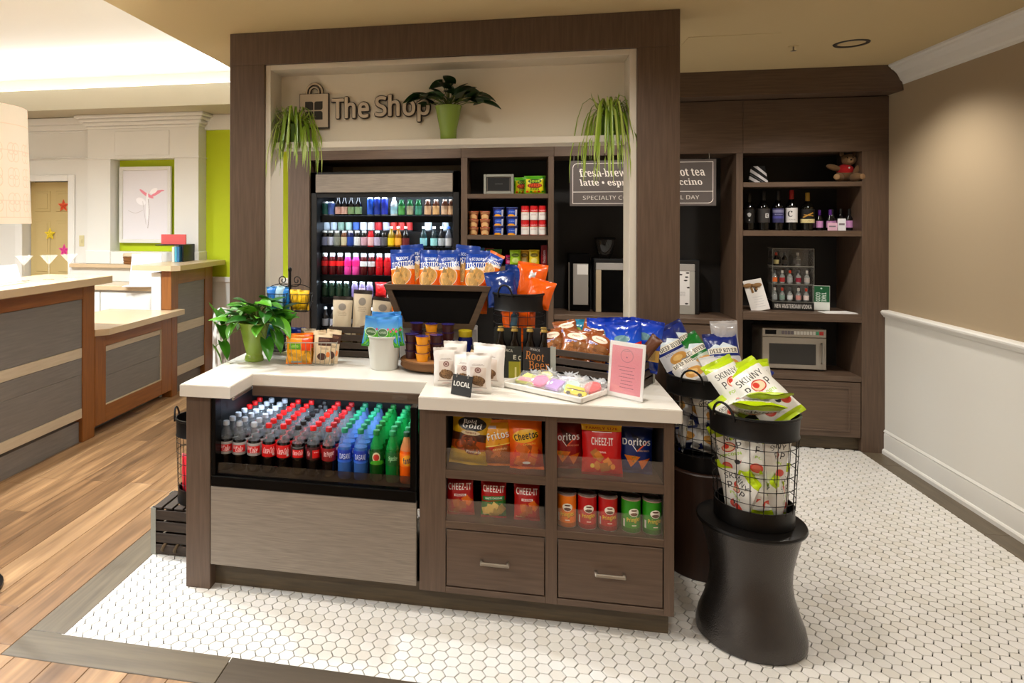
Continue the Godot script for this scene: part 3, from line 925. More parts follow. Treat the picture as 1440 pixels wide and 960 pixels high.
	for y in [1.632, 1.376, 1.142, 0.955, 0.70]:
		part("shelf", bx(-0.556, 0.55, y, y + 0.032, -0.50, -0.09, 0.003), M.cooler_black, k)
		part("price_rail", bx(-0.556, 0.55, y - 0.022, y + 0.034, -0.09, -0.08, 0.003), M.black_gloss, k)
	strip_light("", "", V(0, 1.836, -0.10), Vector2(1.06, 0.016), Vector3(-60, 0, 0), 0.45, COOL, M.lamp_cooler, k)
	for y in [1.628, 1.372, 1.138, 0.951]:
		strip_light("", "", V(0, y - 0.007, -0.105), Vector2(1.06, 0.010), Vector3(-65, 0, 0), 0.30, COOL, M.lamp_cooler, k)

func island() -> void:
	var f := thing("counter_island", "brown wood counter island with open cooler bin and snack cubbies", "counter", V(0, 0, -2.735))
	# body: local z, front face at 0, towards -z into the shop
	part("left_panel", bx(-1.45, -1.335, 0.0, 0.852, -0.79, 0.0), M.wood_v, f)
	part("toe_kick", bx(-1.335, 0.575, 0.0, 0.103, -0.09, -0.055, 0.0), M.toe_wood, f)
	part("toe_kick", bx(0.555, 0.575, 0.0, 0.103, -0.75, -0.091, 0.0), M.toe_wood, f)
	part("cooler_panel", bx(-1.331, -0.418, 0.113, 0.455, -0.03, 0.004, 0.002), M.panel_grey, f)
	part("back_panel", bx(-1.335, 0.585, 0.10, 0.852, -0.79, -0.765, 0.0), M.wood_v, f)
	part("cooler_header", bx(-1.225, -0.407, 0.805, 0.852, -0.235, -0.205, 0.002), M.wood_h, f)
	part("price_holder", bx(-0.56, -0.49, 0.822, 0.842, -0.205, -0.202, 0.001), M.acrylic, f)
	# snack unit carcass
	part("left_stile", bx(-0.405, -0.297, 0.098, 0.852, -0.022, 0.0, 0.001), M.wood_v, f)
	part("middle_stile", bx(0.102, 0.147, 0.098, 0.852, -0.022, 0.0, 0.001), M.wood_v, f)
	part("right_stile", bx(0.548, 0.585, 0.098, 0.852, -0.022, 0.0, 0.001), M.wood_v, f)
	part("right_side", bx(0.565, 0.585, 0.098, 0.852, -0.764, -0.0225, 0.001), M.wood_v, f)
	part("left_side", bx(-0.405, -0.385, 0.098, 0.852, -0.764, -0.0225, 0.001), M.wood_v, f)
	for e in [[-0.297, 0.102], [0.147, 0.548]]:
		part("top_rail", bx(e[0], e[1], 0.822, 0.852, -0.022, -0.0005, 0.001), M.wood_h, f)
		part("bottom_rail", bx(e[0], e[1], 0.098, 0.122, -0.022, -0.0005, 0.001), M.wood_h, f)
		part("shelf", bx(e[0], e[1], 0.567, 0.602, -0.40, -0.0005, 0.001), M.wood_h, f)
		part("shelf", bx(e[0], e[1], 0.362, 0.392, -0.40, -0.0005, 0.001), M.wood_h, f)
		part("cubby_side", bx(e[0] - 0.012, e[0], 0.392, 0.83, -0.40, -0.022, 0.0), M.dark_inner, f)
		part("cubby_side", bx(e[1], e[1] + 0.012, 0.392, 0.83, -0.40, -0.022, 0.0), M.dark_inner, f)
		part("cubby_back", bx(e[0], e[1], 0.36, 0.84, -0.42, -0.40, 0.0), M.dark_inner, f)
		for y in [0.603, 0.393]:
			part("shelf_guard", bx(e[0] + 0.003, e[1] - 0.003, y, y + 0.085, -0.012, -0.009, 0.0), M.acrylic, f)
		var dr := part("drawer", bx(e[0] + 0.004, e[1] - 0.004, 0.127, 0.357, -0.03, -0.001, 0.002), M.wood_h, f)
		var hd := mb()
		var mx: float = (e[0] + e[1]) * 0.5 - 0.0
		hd.box(V(mx - 0.058, 0.236, 0.022), V(mx + 0.058, 0.250, 0.032), 0.003)
		hd.box(V(mx - 0.058, 0.236, -0.001), V(mx - 0.046, 0.250, 0.023), 0.003)
		hd.box(V(mx + 0.046, 0.236, -0.001), V(mx + 0.058, 0.250, 0.023), 0.003)
		part("handle", hd.mesh(), M.nickel, dr)
	# worktop: one slab with a notch over the open cooler
	var top := mb()
	top.xf = Transform3D(Basis(Vector3.RIGHT, -PI / 2), V(0, 0.853, 0))   # polygon x, -z
	var poly := PackedVector2Array([V2(-1.46, 2.695), V2(-1.225, 2.695), V2(-1.225, 2.945), V2(-0.405, 2.945), V2(-0.405, 2.70), V2(0.603, 2.70), V2(0.608, 2.705), V2(0.608, 3.53), V2(-1.46, 3.53)])
	var ins := Geometry2D.offset_polygon(poly, -0.003)[0]
	# slab with a small chamfer on its upper edge
	top.prism(poly, 0.0, 0.049)
	var ch := mb(); ch.xf = top.xf
	if Geometry2D.is_polygon_clockwise(ins) != Geometry2D.is_polygon_clockwise(poly): ins.reverse()
	top.prism(ins, 0.049, 0.052)
	single("worktop", top.mesh(), M.quartz, "white quartz worktop with a notch above the bottle bin", "worktop")
	# open cooler bin in the island
	var k := thing("bottle_cooler", "black open-top bottle cooler built into the counter island", "cooler", V(-0.875, 0, -2.735))
	part("lower_rail", bx(-0.455, 0.457, 0.456, 0.503, -0.04, 0.006, 0.004), M.black_gloss, k)
	part("left_stile", bx(-0.455, -0.435, 0.503, 0.85, -0.06, 0.004, 0.003), M.black_gloss, k)
	part("right_stile", bx(0.431, 0.457, 0.503, 0.85, -0.06, 0.004, 0.003), M.black_gloss, k)
	part("floor", bx(-0.455, 0.457, 0.485, 0.50, -0.60, -0.04, 0.0), M.cooler_black, k)
	part("left_wall", bx(-0.459, -0.4555, 0.48, 0.85, -0.60, -0.06, 0.0), M.cooler_black, k)
	part("right_wall", bx(0.458, 0.462, 0.48, 0.85, -0.60, -0.06, 0.0), M.cooler_black, k)
	part("back_wall", bx(-0.455, 0.457, 0.48, 0.85, -0.62, -0.60, 0.0), M.cooler_black, k)
	part("lid", bx(-0.455, 0.457, 0.84, 0.85, -0.60, -0.24, 0.0), M.black_gloss, k)
	part("slide_rail", bx(-0.36, -0.349, 0.836, 0.851, -0.205, 0.0, 0.002), M.steel, k)
	part("front_guard", bx(-0.433, 0.429, 0.504, 0.556, -0.02, -0.014, 0.001), M.smoke, k)
	strip_light("", "", V(0, 0.826, -0.262), Vector2(0.84, 0.016), Vector3(-70, 0, 0), 0.45, COOL, M.lamp_cooler, k)

func reception() -> void:
	var x := -3.13
	# high desk section nearest the camera
	var a := thing("reception_desk", "high reception desk section with grey panels, nearest the camera", "desk", V(x, 0, -3.0))
	part("body", bx(-0.42, -0.032, 0.18, 1.14, -1.48, 3.2), M.wall_white, a)
	part("toe_kick", bx(-0.10, -0.032, 0.0, 0.15, -1.36, 3.2, 0.0), M.desk_panel, a)
	part("corner_post", bx(-0.14, 0.0, 0.0, 1.145, -1.50, -1.362, 0.004), M.desk_wood, a)
	part("top_rail", bx(-0.03, 0.0, 1.048, 1.145, -1.362, 3.2, 0.003), M.desk_wood_h, a)
	for e in [[0.695, 1.046, false], [0.62, 0.692, true], [0.50, 0.618, false], [0.252, 0.498, false], [0.18, 0.25, true]]:
		for zz in [[-1.36, 0.4], [0.403, 3.2]]:
			part("stripe" if e[2] else "panel", bx(-0.03, -0.006 if e[2] else -0.008, e[0], e[1], zz[0], zz[1], 0.0015), M.desk_stripe if e[2] else M.desk_panel, a)
	var ct := mb(); ct.box(V(-0.48, 1.148, -1.59), V(0.09, 1.205, 3.2), 0.004)
	single("desk_counter", ct.mesh(), M.granite, "beige stone countertop on the high desk section nearest the camera", "countertop", V(x, 0, -3.0))
	# low section
	var b := thing("reception_desk", "low reception desk section between the two high sections", "desk", V(x, 0, -4.5))
	part("frame_stile", bx(-0.03, 0.0, 0.07, 0.75, -0.14, -0.006, 0.003), M.desk_wood, b)
	part("frame_stile", bx(-0.03, 0.0, 0.07, 0.75, -1.13, -0.96, 0.003), M.desk_wood, b)
	part("top_rail", bx(-0.03, -0.001, 0.655, 0.75, -0.96, -0.14, 0.002), M.desk_wood_h, b)
	part("bottom_rail", bx(-0.03, -0.001, 0.07, 0.20, -0.96, -0.14, 0.002), M.desk_wood_h, b)
	part("stripe", bx(-0.03, -0.012, 0.61, 0.65, -0.95, -0.15, 0.001), M.desk_stripe, b)
	part("panel", bx(-0.03, -0.014, 0.205, 0.42, -0.95, -0.15, 0.001), M.desk_panel, b)
	part("panel", bx(-0.03, -0.014, 0.422, 0.608, -0.95, -0.15, 0.001), M.desk_panel, b)
	part("bead", bx(-0.02, -0.004, 0.198, 0.208, -0.955, -0.145, 0.002), M.desk_stripe, b)
	part("bead", bx(-0.02, -0.004, 0.2, 0.655, -0.962, -0.953, 0.002), M.desk_stripe, b)
	part("end_post", bx(-0.10, 0.0, 0.0, 0.75, -1.235, -1.135, 0.004), M.desk_wood, b)
	part("toe_kick", bx(-0.14, -0.12, 0.0, 0.13, -1.13, 0.0, 0.0), M.desk_panel, b)
	var lt := mb(); lt.xf = Transform3D(Basis(Vector3.RIGHT, -PI / 2), V(0, 0.752, 0))
	lt.prism(PackedVector2Array([V2(-0.62, 0.005), V2(0.0, 0.005), V2(0.07, 0.075), V2(0.07, 1.24), V2(-0.10, 1.24), V2(-0.10, 1.115), V2(-0.62, 1.115)]), 0.0, 0.048)
	single("desk_counter", lt.mesh(), M.granite, "beige stone countertop on the low desk section, with a clipped corner", "countertop", V(x, 0, -4.5))
	# far high section
	var c := thing("reception_desk", "high reception desk section at the far end by the lime wall", "desk", V(x, 0, -5.62))
	part("body", bx(-0.20, -0.105, 0.0, 1.14, -0.85, 0.0), M.wall_white, c)
	part("near_post", bx(-0.10, 0.0, 0.802, 1.16, -0.13, 0.0, 0.003), M.desk_wood, c)
	part("far_post", bx(-0.10, 0.0, 0.0, 1.16, -0.84, -0.67, 0.003), M.desk_wood, c)
	part("top_rail", bx(-0.10, -0.002, 1.03, 1.16, -0.67, -0.13, 0.002), M.desk_wood_h, c)
	part("panel", bx(-0.10, -0.01, 0.66, 1.028, -0.668, -0.132, 0.001), M.desk_panel, c)
	part("stripe", bx(-0.10, -0.008, 0.57, 0.658, -0.668, -0.132, 0.001), M.desk_stripe, c)
	part("panel", bx(-0.10, -0.01, 0.262, 0.568, -0.668, -0.132, 0.001), M.desk_panel, c)
	part("stripe", bx(-0.10, -0.008, 0.17, 0.26, -0.668, -0.132, 0.001), M.desk_stripe, c)
	part("toe_kick", bx(-0.10, -0.05, 0.0, 0.168, -0.668, -0.132, 0.0), M.desk_panel, c)
	var ht := mb(); ht.xf = Transform3D(Basis(Vector3.RIGHT, -PI / 2), V(0, 1.163, 0))
	ht.prism(PackedVector2Array([V2(-0.36, -0.06), V2(0.03, -0.06), V2(0.09, 0.0), V2(0.09, 0.95), V2(-0.36, 0.95)]), 0.0, 0.048)
	single("desk_counter", ht.mesh(), M.granite, "beige stone countertop on the far high desk section", "countertop", V(x, 0, -5.62))
	# back counter under the pilaster
	var d := thing("back_counter", "white cabinet run with beige stone top behind the reception desk", "cabinet", V(-4.2, 0, -6.0))
	part("body", bx(-0.62, 0.78, 0.0, 0.93, -0.42, -0.02), M.wall_white, d)
	part("door", bx(-0.60, 0.08, 0.10, 0.91, -0.02, 0.0, 0.003), M.wall_white, d)
	part("door", bx(0.09, 0.77, 0.10, 0.91, -0.02, 0.0, 0.003), M.wall_white, d)
	part("top", bx(-0.64, 0.79, 0.93, 0.975, -0.42, 0.03, 0.004), M.granite, d)
	part("riser", bx(-0.55, 0.79, 0.975, 1.12, -0.499, -0.43, 0.0), M.wall_white, d)
	part("ledge", bx(-0.55, 0.79, 1.12, 1.159, -0.499, -0.38, 0.003), M.granite, d)
	# things standing on the desk and back counter
	var h := thing("brochure_holder", "clear rack of white brochures on the near end of the high desk", "brochure rack", V(-3.26, 1.205, -3.78), 8)
	part("rack", bx(-0.07, 0.07, 0.0, 0.01, -0.16, 0.16, 0.001), M.acrylic, h)
	part("rack", bx(-0.07, -0.066, 0.0, 0.10, -0.16, 0.16, 0.001), M.acrylic, h)
	for i in 3:
		var br := mb()
		br.box(V(-0.004, 0, -0.045), V(0.004, 0.115, 0.045), 0.001)
		var o := part("brochure", br.mesh(), M.paper, h, V(0.0, 0.012, -0.1 + 0.1 * i)); o.rotation_degrees = Vector3(0, 0, 18)
		var o2 := part("print", bx(0.0042, 0.0048, 0.02, 0.08, -0.03, 0.03, 0.0), mat("print_grey", Color(0.74, 0.75, 0.78), 0.6), o)
	var gp := [[0.001, 0.004], [0.038, 0.0], [0.038, 0.003], [0.006, 0.008], [0.004, 0.02], [0.004, 0.105], [0.008, 0.112], [0.058, 0.172], [0.0565, 0.172], [0.006, 0.115]]
	var k := 0
	for e in [[-3.34, -4.02, "nearest the brochures"], [-3.24, -4.14, "in the middle of the three"], [-3.19, -4.29, "nearest the desk corner"]]:
		var g := thing("martini_glass", "empty martini glass on the high desk, %s" % e[2], "glass", V(e[0], 1.206, e[1]), 0, "martini glasses on the desk")
		part("bowl", lath("mart_b", [[0.004, 0.105], [0.009, 0.113], [0.058, 0.172], [0.056, 0.172], [0.008, 0.116], [0.0, 0.112]], 24), M.glass, g)
		part("stem", lath("mart_s", [[0.004, 0.006], [0.0035, 0.05], [0.004, 0.105]], 10), M.glass, g)
		part("foot", lath("mart_f", [[0.0, 0.0], [0.038, 0.0], [0.038, 0.003], [0.005, 0.007]], 24), M.glass, g)
	# binder on a stand, letter tray, basket
	var bk := thing("woven_basket", "round brown woven basket on the back ledge beside the niche", "basket", V(-4.03, 1.16, -6.5))
	part("bowl", lath("wb", [[0.0, 0.002], [0.12, 0.0], [0.128, 0.02], [0.122, 0.026], [0.131, 0.045], [0.125, 0.052], [0.134, 0.075], [0.124, 0.078], [0.114, 0.02], [0.0, 0.015]], 28), mat("wicker", Color(0.52, 0.33, 0.15), 0.7), bk)
	part("liner", lath("wbl", [[0.0, 0.08], [0.13, 0.082], [0.135, 0.09], [0.128, 0.115], [0.0, 0.118]], 24), mat("linen", Color(0.82, 0.74, 0.62), 0.9), bk)
	var cl := thing("sign_stand", "white notice on a leaning board behind the far desk", "notice", V(-3.66, 0.976, -6.05), 12)
	var cb := part("board", bx(-0.15, 0.15, 0.0, 0.32, -0.006, 0.006, 0.002), M.paper, cl); cb.rotation_degrees = Vector3(-14, 0, 0)
	part("swoosh", bx(-0.10, 0.08, 0.20, 0.212, 0.006, 0.0072, 0.0), mat("teal_print", Color(0.25, 0.60, 0.72), 0.6), cb)
	part("foot", bx(-0.17, 0.16, 0.0, 0.006, -0.09, 0.14, 0.001), M.paper, cl)
	var ft := thing("letter_tray", "black letter tray with a red folder on the far desk", "letter tray", V(-3.40, 1.212, -6.28), 4)
	part("tray", bx(-0.20, 0.10, 0.16, 0.17, -0.13, 0.14, 0.002), M.black, ft)
	part("foot_panel", bx(0.085, 0.10, 0.0, 0.16, -0.13, 0.14, 0.001), M.black, ft)
	part("foot_panel", bx(-0.012, -0.004, 0.0, 0.16, -0.13, 0.0, 0.001), M.black, ft)
	single("red_folder", bx(-0.14, 0.12, 0.0, 0.10, -0.02, 0.0, 0.002), mat("folder_red", Color(0.82, 0.33, 0.32), 0.6), "red folder standing in the black letter tray on the far desk", "folder", V(-3.42, 1.383, -6.20), 4)
	var bi := 0
	for e in [[Color(0.85, 0.82, 0.76), "cream"], [Color(0.30, 0.62, 0.70), "teal"], [Color(0.16, 0.40, 0.58), "blue"]]:
		single("binder", bx(-0.012, 0.012, 0.0, 0.15, -0.10, 0.10, 0.002), mat("binder_%d" % bi, e[0], 0.5), "%s binder standing under the black letter tray on the far desk" % e[1], "binder", V(-3.385 + 0.027 * bi, 1.212, -6.20), 4, "binders under the letter tray")
		bi += 1
	# floor lamp just outside the left edge; its shade reaches into the picture
	var lp := thing("floor_lamp", "large patterned white drum lamp shade lit from inside at the left edge", "lamp", V(-2.385, 0, -2.5))
	part("base", lath("lb", [[0.0, 0.0], [0.16, 0.0], [0.16, 0.015], [0.02, 0.03], [0.012, 0.04]], 28), M.bronze, lp)
	part("pole", lath("lpole", [[0.012, 0.03], [0.012, 1.62]], 12), M.bronze, lp)
	var shade := mb()
	shade.lathe([[0.268, 1.606], [0.25, 2.115], [0.248, 2.115], [0.266, 1.606]], 48)
	var sm := StandardMaterial3D.new(); sm.resource_name = "shade_cloth"
	sm.albedo_texture = ImageTexture.create_from_image(shade_art()); sm.roughness = 0.9
	sm.emission_enabled = true; sm.emission = Color(1.0, 0.95, 0.88); sm.emission_texture = sm.albedo_texture; sm.emission_operator = BaseMaterial3D.EMISSION_OP_MULTIPLY; sm.emission_energy_multiplier = 0.42
	sm.uv1_scale = Vector3(9, 1, 1)
	part("lamp_shade", shade.mesh(), sm, lp)
	part("bulb", mb().ball(V(0, 1.85, 0), V(0.035, 0.05, 0.035)).mesh(), glow("bulb", Color(1.0, 0.9, 0.75), 3.0), lp)
	var om := OmniLight3D.new(); om.name = "lamp_light"; lp.add_child(om); om.position = V(0, 1.85, 0)
	om.light_energy = 0.3; om.light_color = WARM; om.light_size = 0.05; om.omni_range = 10.0; om.omni_attenuation = 2.0; om.shadow_enabled = true
	# silvery mottled column between the portal and the desk
	var cm := StandardMaterial3D.new(); cm.resource_name = "silver_bark"
	var na := noise_img(128, 256, 9.0, 5.0, 77)
	var im := Image.create(128, 256, false, Image.FORMAT_RGB8)
	for y in 256:
		for xx in 128:
			var g := na[y * 128 + xx]
			im.set_pixel(xx, y, Color(0.52, 0.48, 0.42).lerp(Color(0.93, 0.92, 0.90), smoothstep(0.35, 0.6, g)))
	cm.albedo_texture = ImageTexture.create_from_image(im); cm.roughness = 0.3; cm.metallic = 0.25
	var cy := thing("wrapped_column", "tall silver mottled roll with rounded top standing between portal and desk", "wrapped roll", V(-1.965, 0, -4.2))
	part("body", lath("col_b", [[0.062, 0.0], [0.064, 0.3], [0.062, 0.95]], 24), cm, cy)
	part("cap", lath("col_c", [[0.062, 0.95], [0.058, 0.99], [0.045, 1.02], [0.022, 1.035], [0.0, 1.037]], 24), pane("clear_film", Color(0.9, 0.9, 0.88), 0.5, 0.1), cy)

func shade_art() -> Image:
	var a := Art.new(128, 512, Color(0.93, 0.88, 0.80))
	var c := Color(0.88, 0.82, 0.74)
	for j in 9:
		for i in 2:
			var cx := 0.25 + 0.5 * i
			var cy := 0.07 + j * 0.105
			if j == 3 or j == 4 or j == 5: continue
			for q in 4:
				a.ring(cx + 0.10 * cos(PI / 4 + q * PI / 2), cy + 0.022 * sin(PI / 4 + q * PI / 2), 0.12, 0.026, 0.18, c)
	for y in [0.02, 0.245, 0.36, 0.58, 0.69, 0.9, 0.97]: a.rect(0, y, 1, y + 0.004, c)
	for i in 5: a.rect(i * 0.2, 0.9, i * 0.2 + 0.012, 0.97, c)
	return a.im

# ---------- stock on the back shelving ----------
func col3(a: Array) -> Color: return Color(a[0], a[1], a[2])
func drink(kind: String, body: Color, lab: Color, cap: Color, at: Vector3, label: String, group: String, clear := false) -> Node3D:
	# small drinks: can, bottle (narrow neck), juice (wide cap), mini; label is a band on the body
	var o := thing("drink_can" if kind == "can" else "drink_bottle", label, "can" if kind == "can" else "bottle", at, 0.0, group)
	var bm := mat("dk_" + body.to_html(), body, 0.18)
	var lm := mat("dl_" + lab.to_html(), lab, 0.45)
	var cm := mat("dc_" + cap.to_html(), cap, 0.4)
	match kind:
		"can":
			part("body", lath("can_b", [[0.0, 0.002], [0.022, 0.0], [0.029, 0.009], [0.029, 0.105], [0.024, 0.116], [0.0, 0.114]], 18), mat("alu", Color(0.75, 0.75, 0.76), 0.3, 0.9), o)
			part("label", lath("can_l", [[0.0294, 0.011], [0.0294, 0.104]], 18), lm, o)
		"slimcan":
			part("body", lath("scan_b", [[0.0, 0.002], [0.022, 0.0], [0.027, 0.009], [0.027, 0.138], [0.021, 0.15], [0.0, 0.148]], 18), M.get("alu", bm), o)
			part("label", lath("scan_l", [[0.0274, 0.011], [0.0274, 0.137]], 18), lm, o)
		"bottle":
			part("body", lath("bot_b", [[0.0, 0.0], [0.027, 0.0], [0.029, 0.006], [0.029, 0.085], [0.024, 0.108], [0.014, 0.13], [0.0115, 0.155], [0.0, 0.156]], 18), bm, o)
			part("label", lath("bot_l", [[0.0294, 0.014], [0.0294, 0.074]], 18), lm, o)
			part("cap", lath("bot_c", [[0.0135, 0.15], [0.0135, 0.166], [0.012, 0.169], [0.0, 0.169]], 14), cm, o)
		"stubby":
			part("body", lath("stb_b", [[0.0, 0.0], [0.026, 0.0], [0.028, 0.006], [0.028, 0.09], [0.022, 0.108], [0.018, 0.12], [0.0, 0.121]], 18), bm, o)
			part("label", lath("stb_l", [[0.0284, 0.010], [0.0284, 0.08]], 18), lm, o)
			part("cap", lath("stb_c", [[0.0195, 0.112], [0.0195, 0.128], [0.017, 0.13], [0.0, 0.13]], 14), cm, o)
		"juice":
			part("body", lath("jui_b", [[0.0, 0.0], [0.028, 0.0], [0.031, 0.006], [0.031, 0.062], [0.0295, 0.066], [0.031, 0.07], [0.031, 0.118], [0.024, 0.142], [0.019, 0.155], [0.0, 0.156]], 18), bm, o)
			part("label", lath("jui_l", [[0.0314, 0.072], [0.0314, 0.113]], 18), lm, o)
			part("cap", lath("jui_c", [[0.0215, 0.15], [0.0215, 0.176], [0.019, 0.179], [0.0, 0.179]], 14), cm, o)
	return o

func shelf_run(shelf: String, y: float, z: float, list: Array, sd: int) -> void:
	# list: [x, kind, body, label, cap, words]
	var i := 0
	for e in list:
		i += 1
		var nth: String = ORD[i - 1] if i <= 10 else ["eleventh", "twelfth", "thirteenth", "fourteenth", "fifteenth", "sixteenth", "seventeenth"][i - 11]
		drink(e[1], col3(e[2]), col3(e[3]), col3(e[4]), V(e[0], y, z), "%s, %s from left on %s" % [e[5], nth, shelf], "drinks on " + shelf)

func cooler_stock() -> void:
	mat("alu", Color(0.75, 0.75, 0.76), 0.3, 0.9)
	var dk := [0.05, 0.04, 0.04]
	var teal := [0.08, 0.32, 0.30]
	var wht := [0.85, 0.87, 0.88]
	var cream := [0.82, 0.66, 0.50]
	var blue := [0.10, 0.22, 0.62]
	var grn := [0.05, 0.30, 0.14]
	var red := [0.72, 0.05, 0.10]
	var pink := [0.95, 0.12, 0.55]
	var nvy := [0.06, 0.08, 0.25]
	var lil := [0.72, 0.68, 0.80]
	shelf_run("top cooler shelf", 1.6645, -5.40, [
		[-1.60, "can", teal, teal, wht, "dark teal can"], [-1.55, "can", blue, [0.25, 0.35, 0.62], wht, "blue and red can"], [-1.487, "bottle", dk, [0.75, 0.58, 0.52], dk, "dark bottle with pinkish label"], [-1.433, "bottle", dk, [0.78, 0.62, 0.55], dk, "dark bottle with rosy label"], [-1.377, "bottle", dk, [0.45, 0.56, 0.38], dk, "dark bottle with sage label"], [-1.315, "bottle", dk, [0.50, 0.62, 0.44], dk, "dark bottle with leafy green label"],
		[-1.215, "slimcan", blue, [0.10, 0.32, 0.75], wht, "tall bright blue can"], [-1.155, "slimcan", blue, blue, wht, "tall royal blue can"], [-1.093, "slimcan", blue, [0.12, 0.20, 0.70], wht, "tall deep blue can"],
		[-1.015, "bottle", wht, [0.62, 0.80, 0.86], wht, "clear bottle with pale blue label"], [-0.952, "stubby", grn, [0.30, 0.62, 0.30], grn, "green bottle with bright green label"], [-0.882, "stubby", grn, [0.65, 0.62, 0.50], grn, "green bottle with beige and red label"], [-0.812, "stubby", grn, [0.25, 0.55, 0.45], grn, "green bottle with mint label"],
		[-0.735, "stubby", [0.30, 0.16, 0.10], cream, [0.7, 0.62, 0.55], "brown bottle with cream label"], [-0.668, "stubby", [0.30, 0.16, 0.10], [0.86, 0.68, 0.46], [0.7, 0.62, 0.55], "brown bottle with pale gold label"], [-0.598, "stubby", [0.30, 0.16, 0.10], [0.84, 0.70, 0.56], [0.7, 0.62, 0.55], "brown bottle with light tan label"], [-0.545, "stubby", [0.30, 0.16, 0.10], cream, [0.7, 0.62, 0.55], "brown bottle with sand label"]], 1)
	shelf_run("front row, second cooler shelf", 1.4085, -5.40, [
		[-1.605, "stubby", dk, [0.45, 0.48, 0.60], wht, "dark bottle with grey blue label"], [-1.555, "stubby", dk, [0.72, 0.75, 0.85], wht, "dark bottle with pale blue label"], [-1.50, "stubby", [0.3, 0.3, 0.26], [0.50, 0.52, 0.48], wht, "grey bottle with dull label"], [-1.436, "stubby", [0.35, 0.2, 0.1], [0.78, 0.74, 0.60], wht, "amber bottle with cream label"], [-1.384, "stubby", nvy, [0.10, 0.25, 0.60], wht, "navy bottle with blue label"], [-1.326, "stubby", dk, wht, wht, "dark bottle with white oval label"], [-1.267, "stubby", dk, [0.78, 0.62, 0.68], wht, "dark bottle with dusty pink label"], [-1.21, "stubby", red, [0.88, 0.72, 0.74], red, "red bottle with pale pink label"], [-1.155, "stubby", dk, lil, wht, "dark bottle with lilac label"], [-1.098, "stubby", dk, [0.35, 0.35, 0.38], dk, "black bottle with grey label"], [-1.038, "bottle", [0.5, 0.4, 0.05], [0.92, 0.80, 0.08], [0.85, 0.8, 0.75], "bottle with bright yellow label"], [-0.979, "bottle", [0.5, 0.3, 0.05], [0.92, 0.65, 0.22], [0.85, 0.8, 0.75], "bottle with orange label"], [-0.918, "bottle", dk, [0.40, 0.10, 0.10], [0.85, 0.8, 0.75], "dark bottle with dark red label"],
		[-0.77, "bottle", [0.1, 0.2, 0.22], [0.55, 0.80, 0.85], wht, "dark bottle with light blue label"], [-0.684, "bottle", [0.1, 0.15, 0.17], [0.60, 0.86, 0.88], wht, "dark bottle with aqua label"], [-0.622, "bottle", [0.1, 0.1, 0.12], [0.70, 0.74, 0.78], wht, "dark bottle with grey white label"], [-0.565, "bottle", [0.35, 0.36, 0.4], [0.80, 0.80, 0.82], [0.2, 0.4, 0.75], "grey bottle with blue cap"]], 2)
	var riser := part("riser", bx(-0.55, 0.55, 1.408, 1.535, -0.46, -0.19, 0.003), M.cooler_black, get_node("drinks_cooler"))
	shelf_run("raised row, second cooler shelf", 1.536, -5.50, [
		[-1.62, "can", dk, [0.70, 0.74, 0.78], wht, "small white labelled can"], [-1.555, "can", dk, [0.66, 0.70, 0.75], wht, "small grey white can"], [-1.49, "can", dk, [0.45, 0.56, 0.50], wht, "pale green can"], [-1.425, "can", dk, [0.55, 0.66, 0.60], wht, "light sage can"], [-1.36, "can", nvy, [0.15, 0.30, 0.62], wht, "blue can with white rim"], [-1.295, "can", dk, wht, wht, "white can"], [-1.23, "can", dk, [0.80, 0.82, 0.84], wht, "off white can"], [-1.165, "can", red, red, wht, "deep red can"], [-1.10, "can", dk, [0.68, 0.70, 0.82], wht, "pale violet can"], [-1.035, "can", red, [0.80, 0.16, 0.10], wht, "bright red can"], [-0.97, "can", red, [0.76, 0.14, 0.12], wht, "red can with dark band"], [-0.905, "can", red, [0.70, 0.12, 0.10], wht, "crimson can"], [-0.745, "can", wht, [0.86, 0.90, 0.93], wht, "bright white can"], [-0.60, "can", wht, [0.82, 0.86, 0.90], wht, "whitish can"]], 3)
	shelf_run("third cooler shelf", 1.1745, -5.40, [
		[-1.605, "juice", [0.30, 0.04, 0.06], [0.75, 0.08, 0.10], wht, "dark red juice bottle"], [-1.538, "juice", [0.30, 0.04, 0.06], [0.90, 0.10, 0.12], wht, "red labelled juice bottle"], [-1.472, "juice", [0.28, 0.04, 0.06], [0.92, 0.12, 0.14], wht, "bright red labelled juice bottle"], [-1.405, "juice", [0.85, 0.25, 0.60], pink, wht, "pink drink bottle"], [-1.337, "juice", [0.88, 0.28, 0.62], pink, wht, "hot pink drink bottle"], [-1.27, "juice", [0.30, 0.05, 0.07], wht, wht, "dark juice bottle with white label"], [-1.203, "juice", [0.30, 0.05, 0.07], [0.80, 0.80, 0.82], wht, "dark juice bottle with off white label"], [-1.137, "juice", red, [0.80, 0.04, 0.10], wht, "all red drink bottle"], [-1.068, "juice", red, [0.78, 0.05, 0.10], wht, "all red drink bottle"], [-0.99, "juice", [0.2, 0.35, 0.6], [0.25, 0.45, 0.8], wht, "blue drink bottle"], [-0.92, "juice", [0.2, 0.35, 0.6], [0.25, 0.40, 0.7], wht, "steel blue drink bottle"], [-0.85, "juice", [0.3, 0.3, 0.35], [0.6, 0.65, 0.7], wht, "grey drink bottle"], [-0.78, "juice", [0.3, 0.3, 0.35], [0.5, 0.6, 0.7], wht, "pale grey drink bottle"]], 4)
	var fourth := []
	for i in 4: fourth.append([-1.605 + 0.063 * i, "stubby", [0.04, 0.12, 0.07], [0.05, 0.16, 0.08], wht, "dark green bottle with white cap"])
	for i in 3: fourth.append([-1.345 + 0.063 * i, "stubby", [0.5, 0.45, 0.6], [0.50, 0.44, 0.66] if i != 1 else [0.78, 0.72, 0.8], wht, "lilac bottle with white cap"])
	shelf_run("fourth cooler shelf", 0.9875, -5.40, fourth, 5)
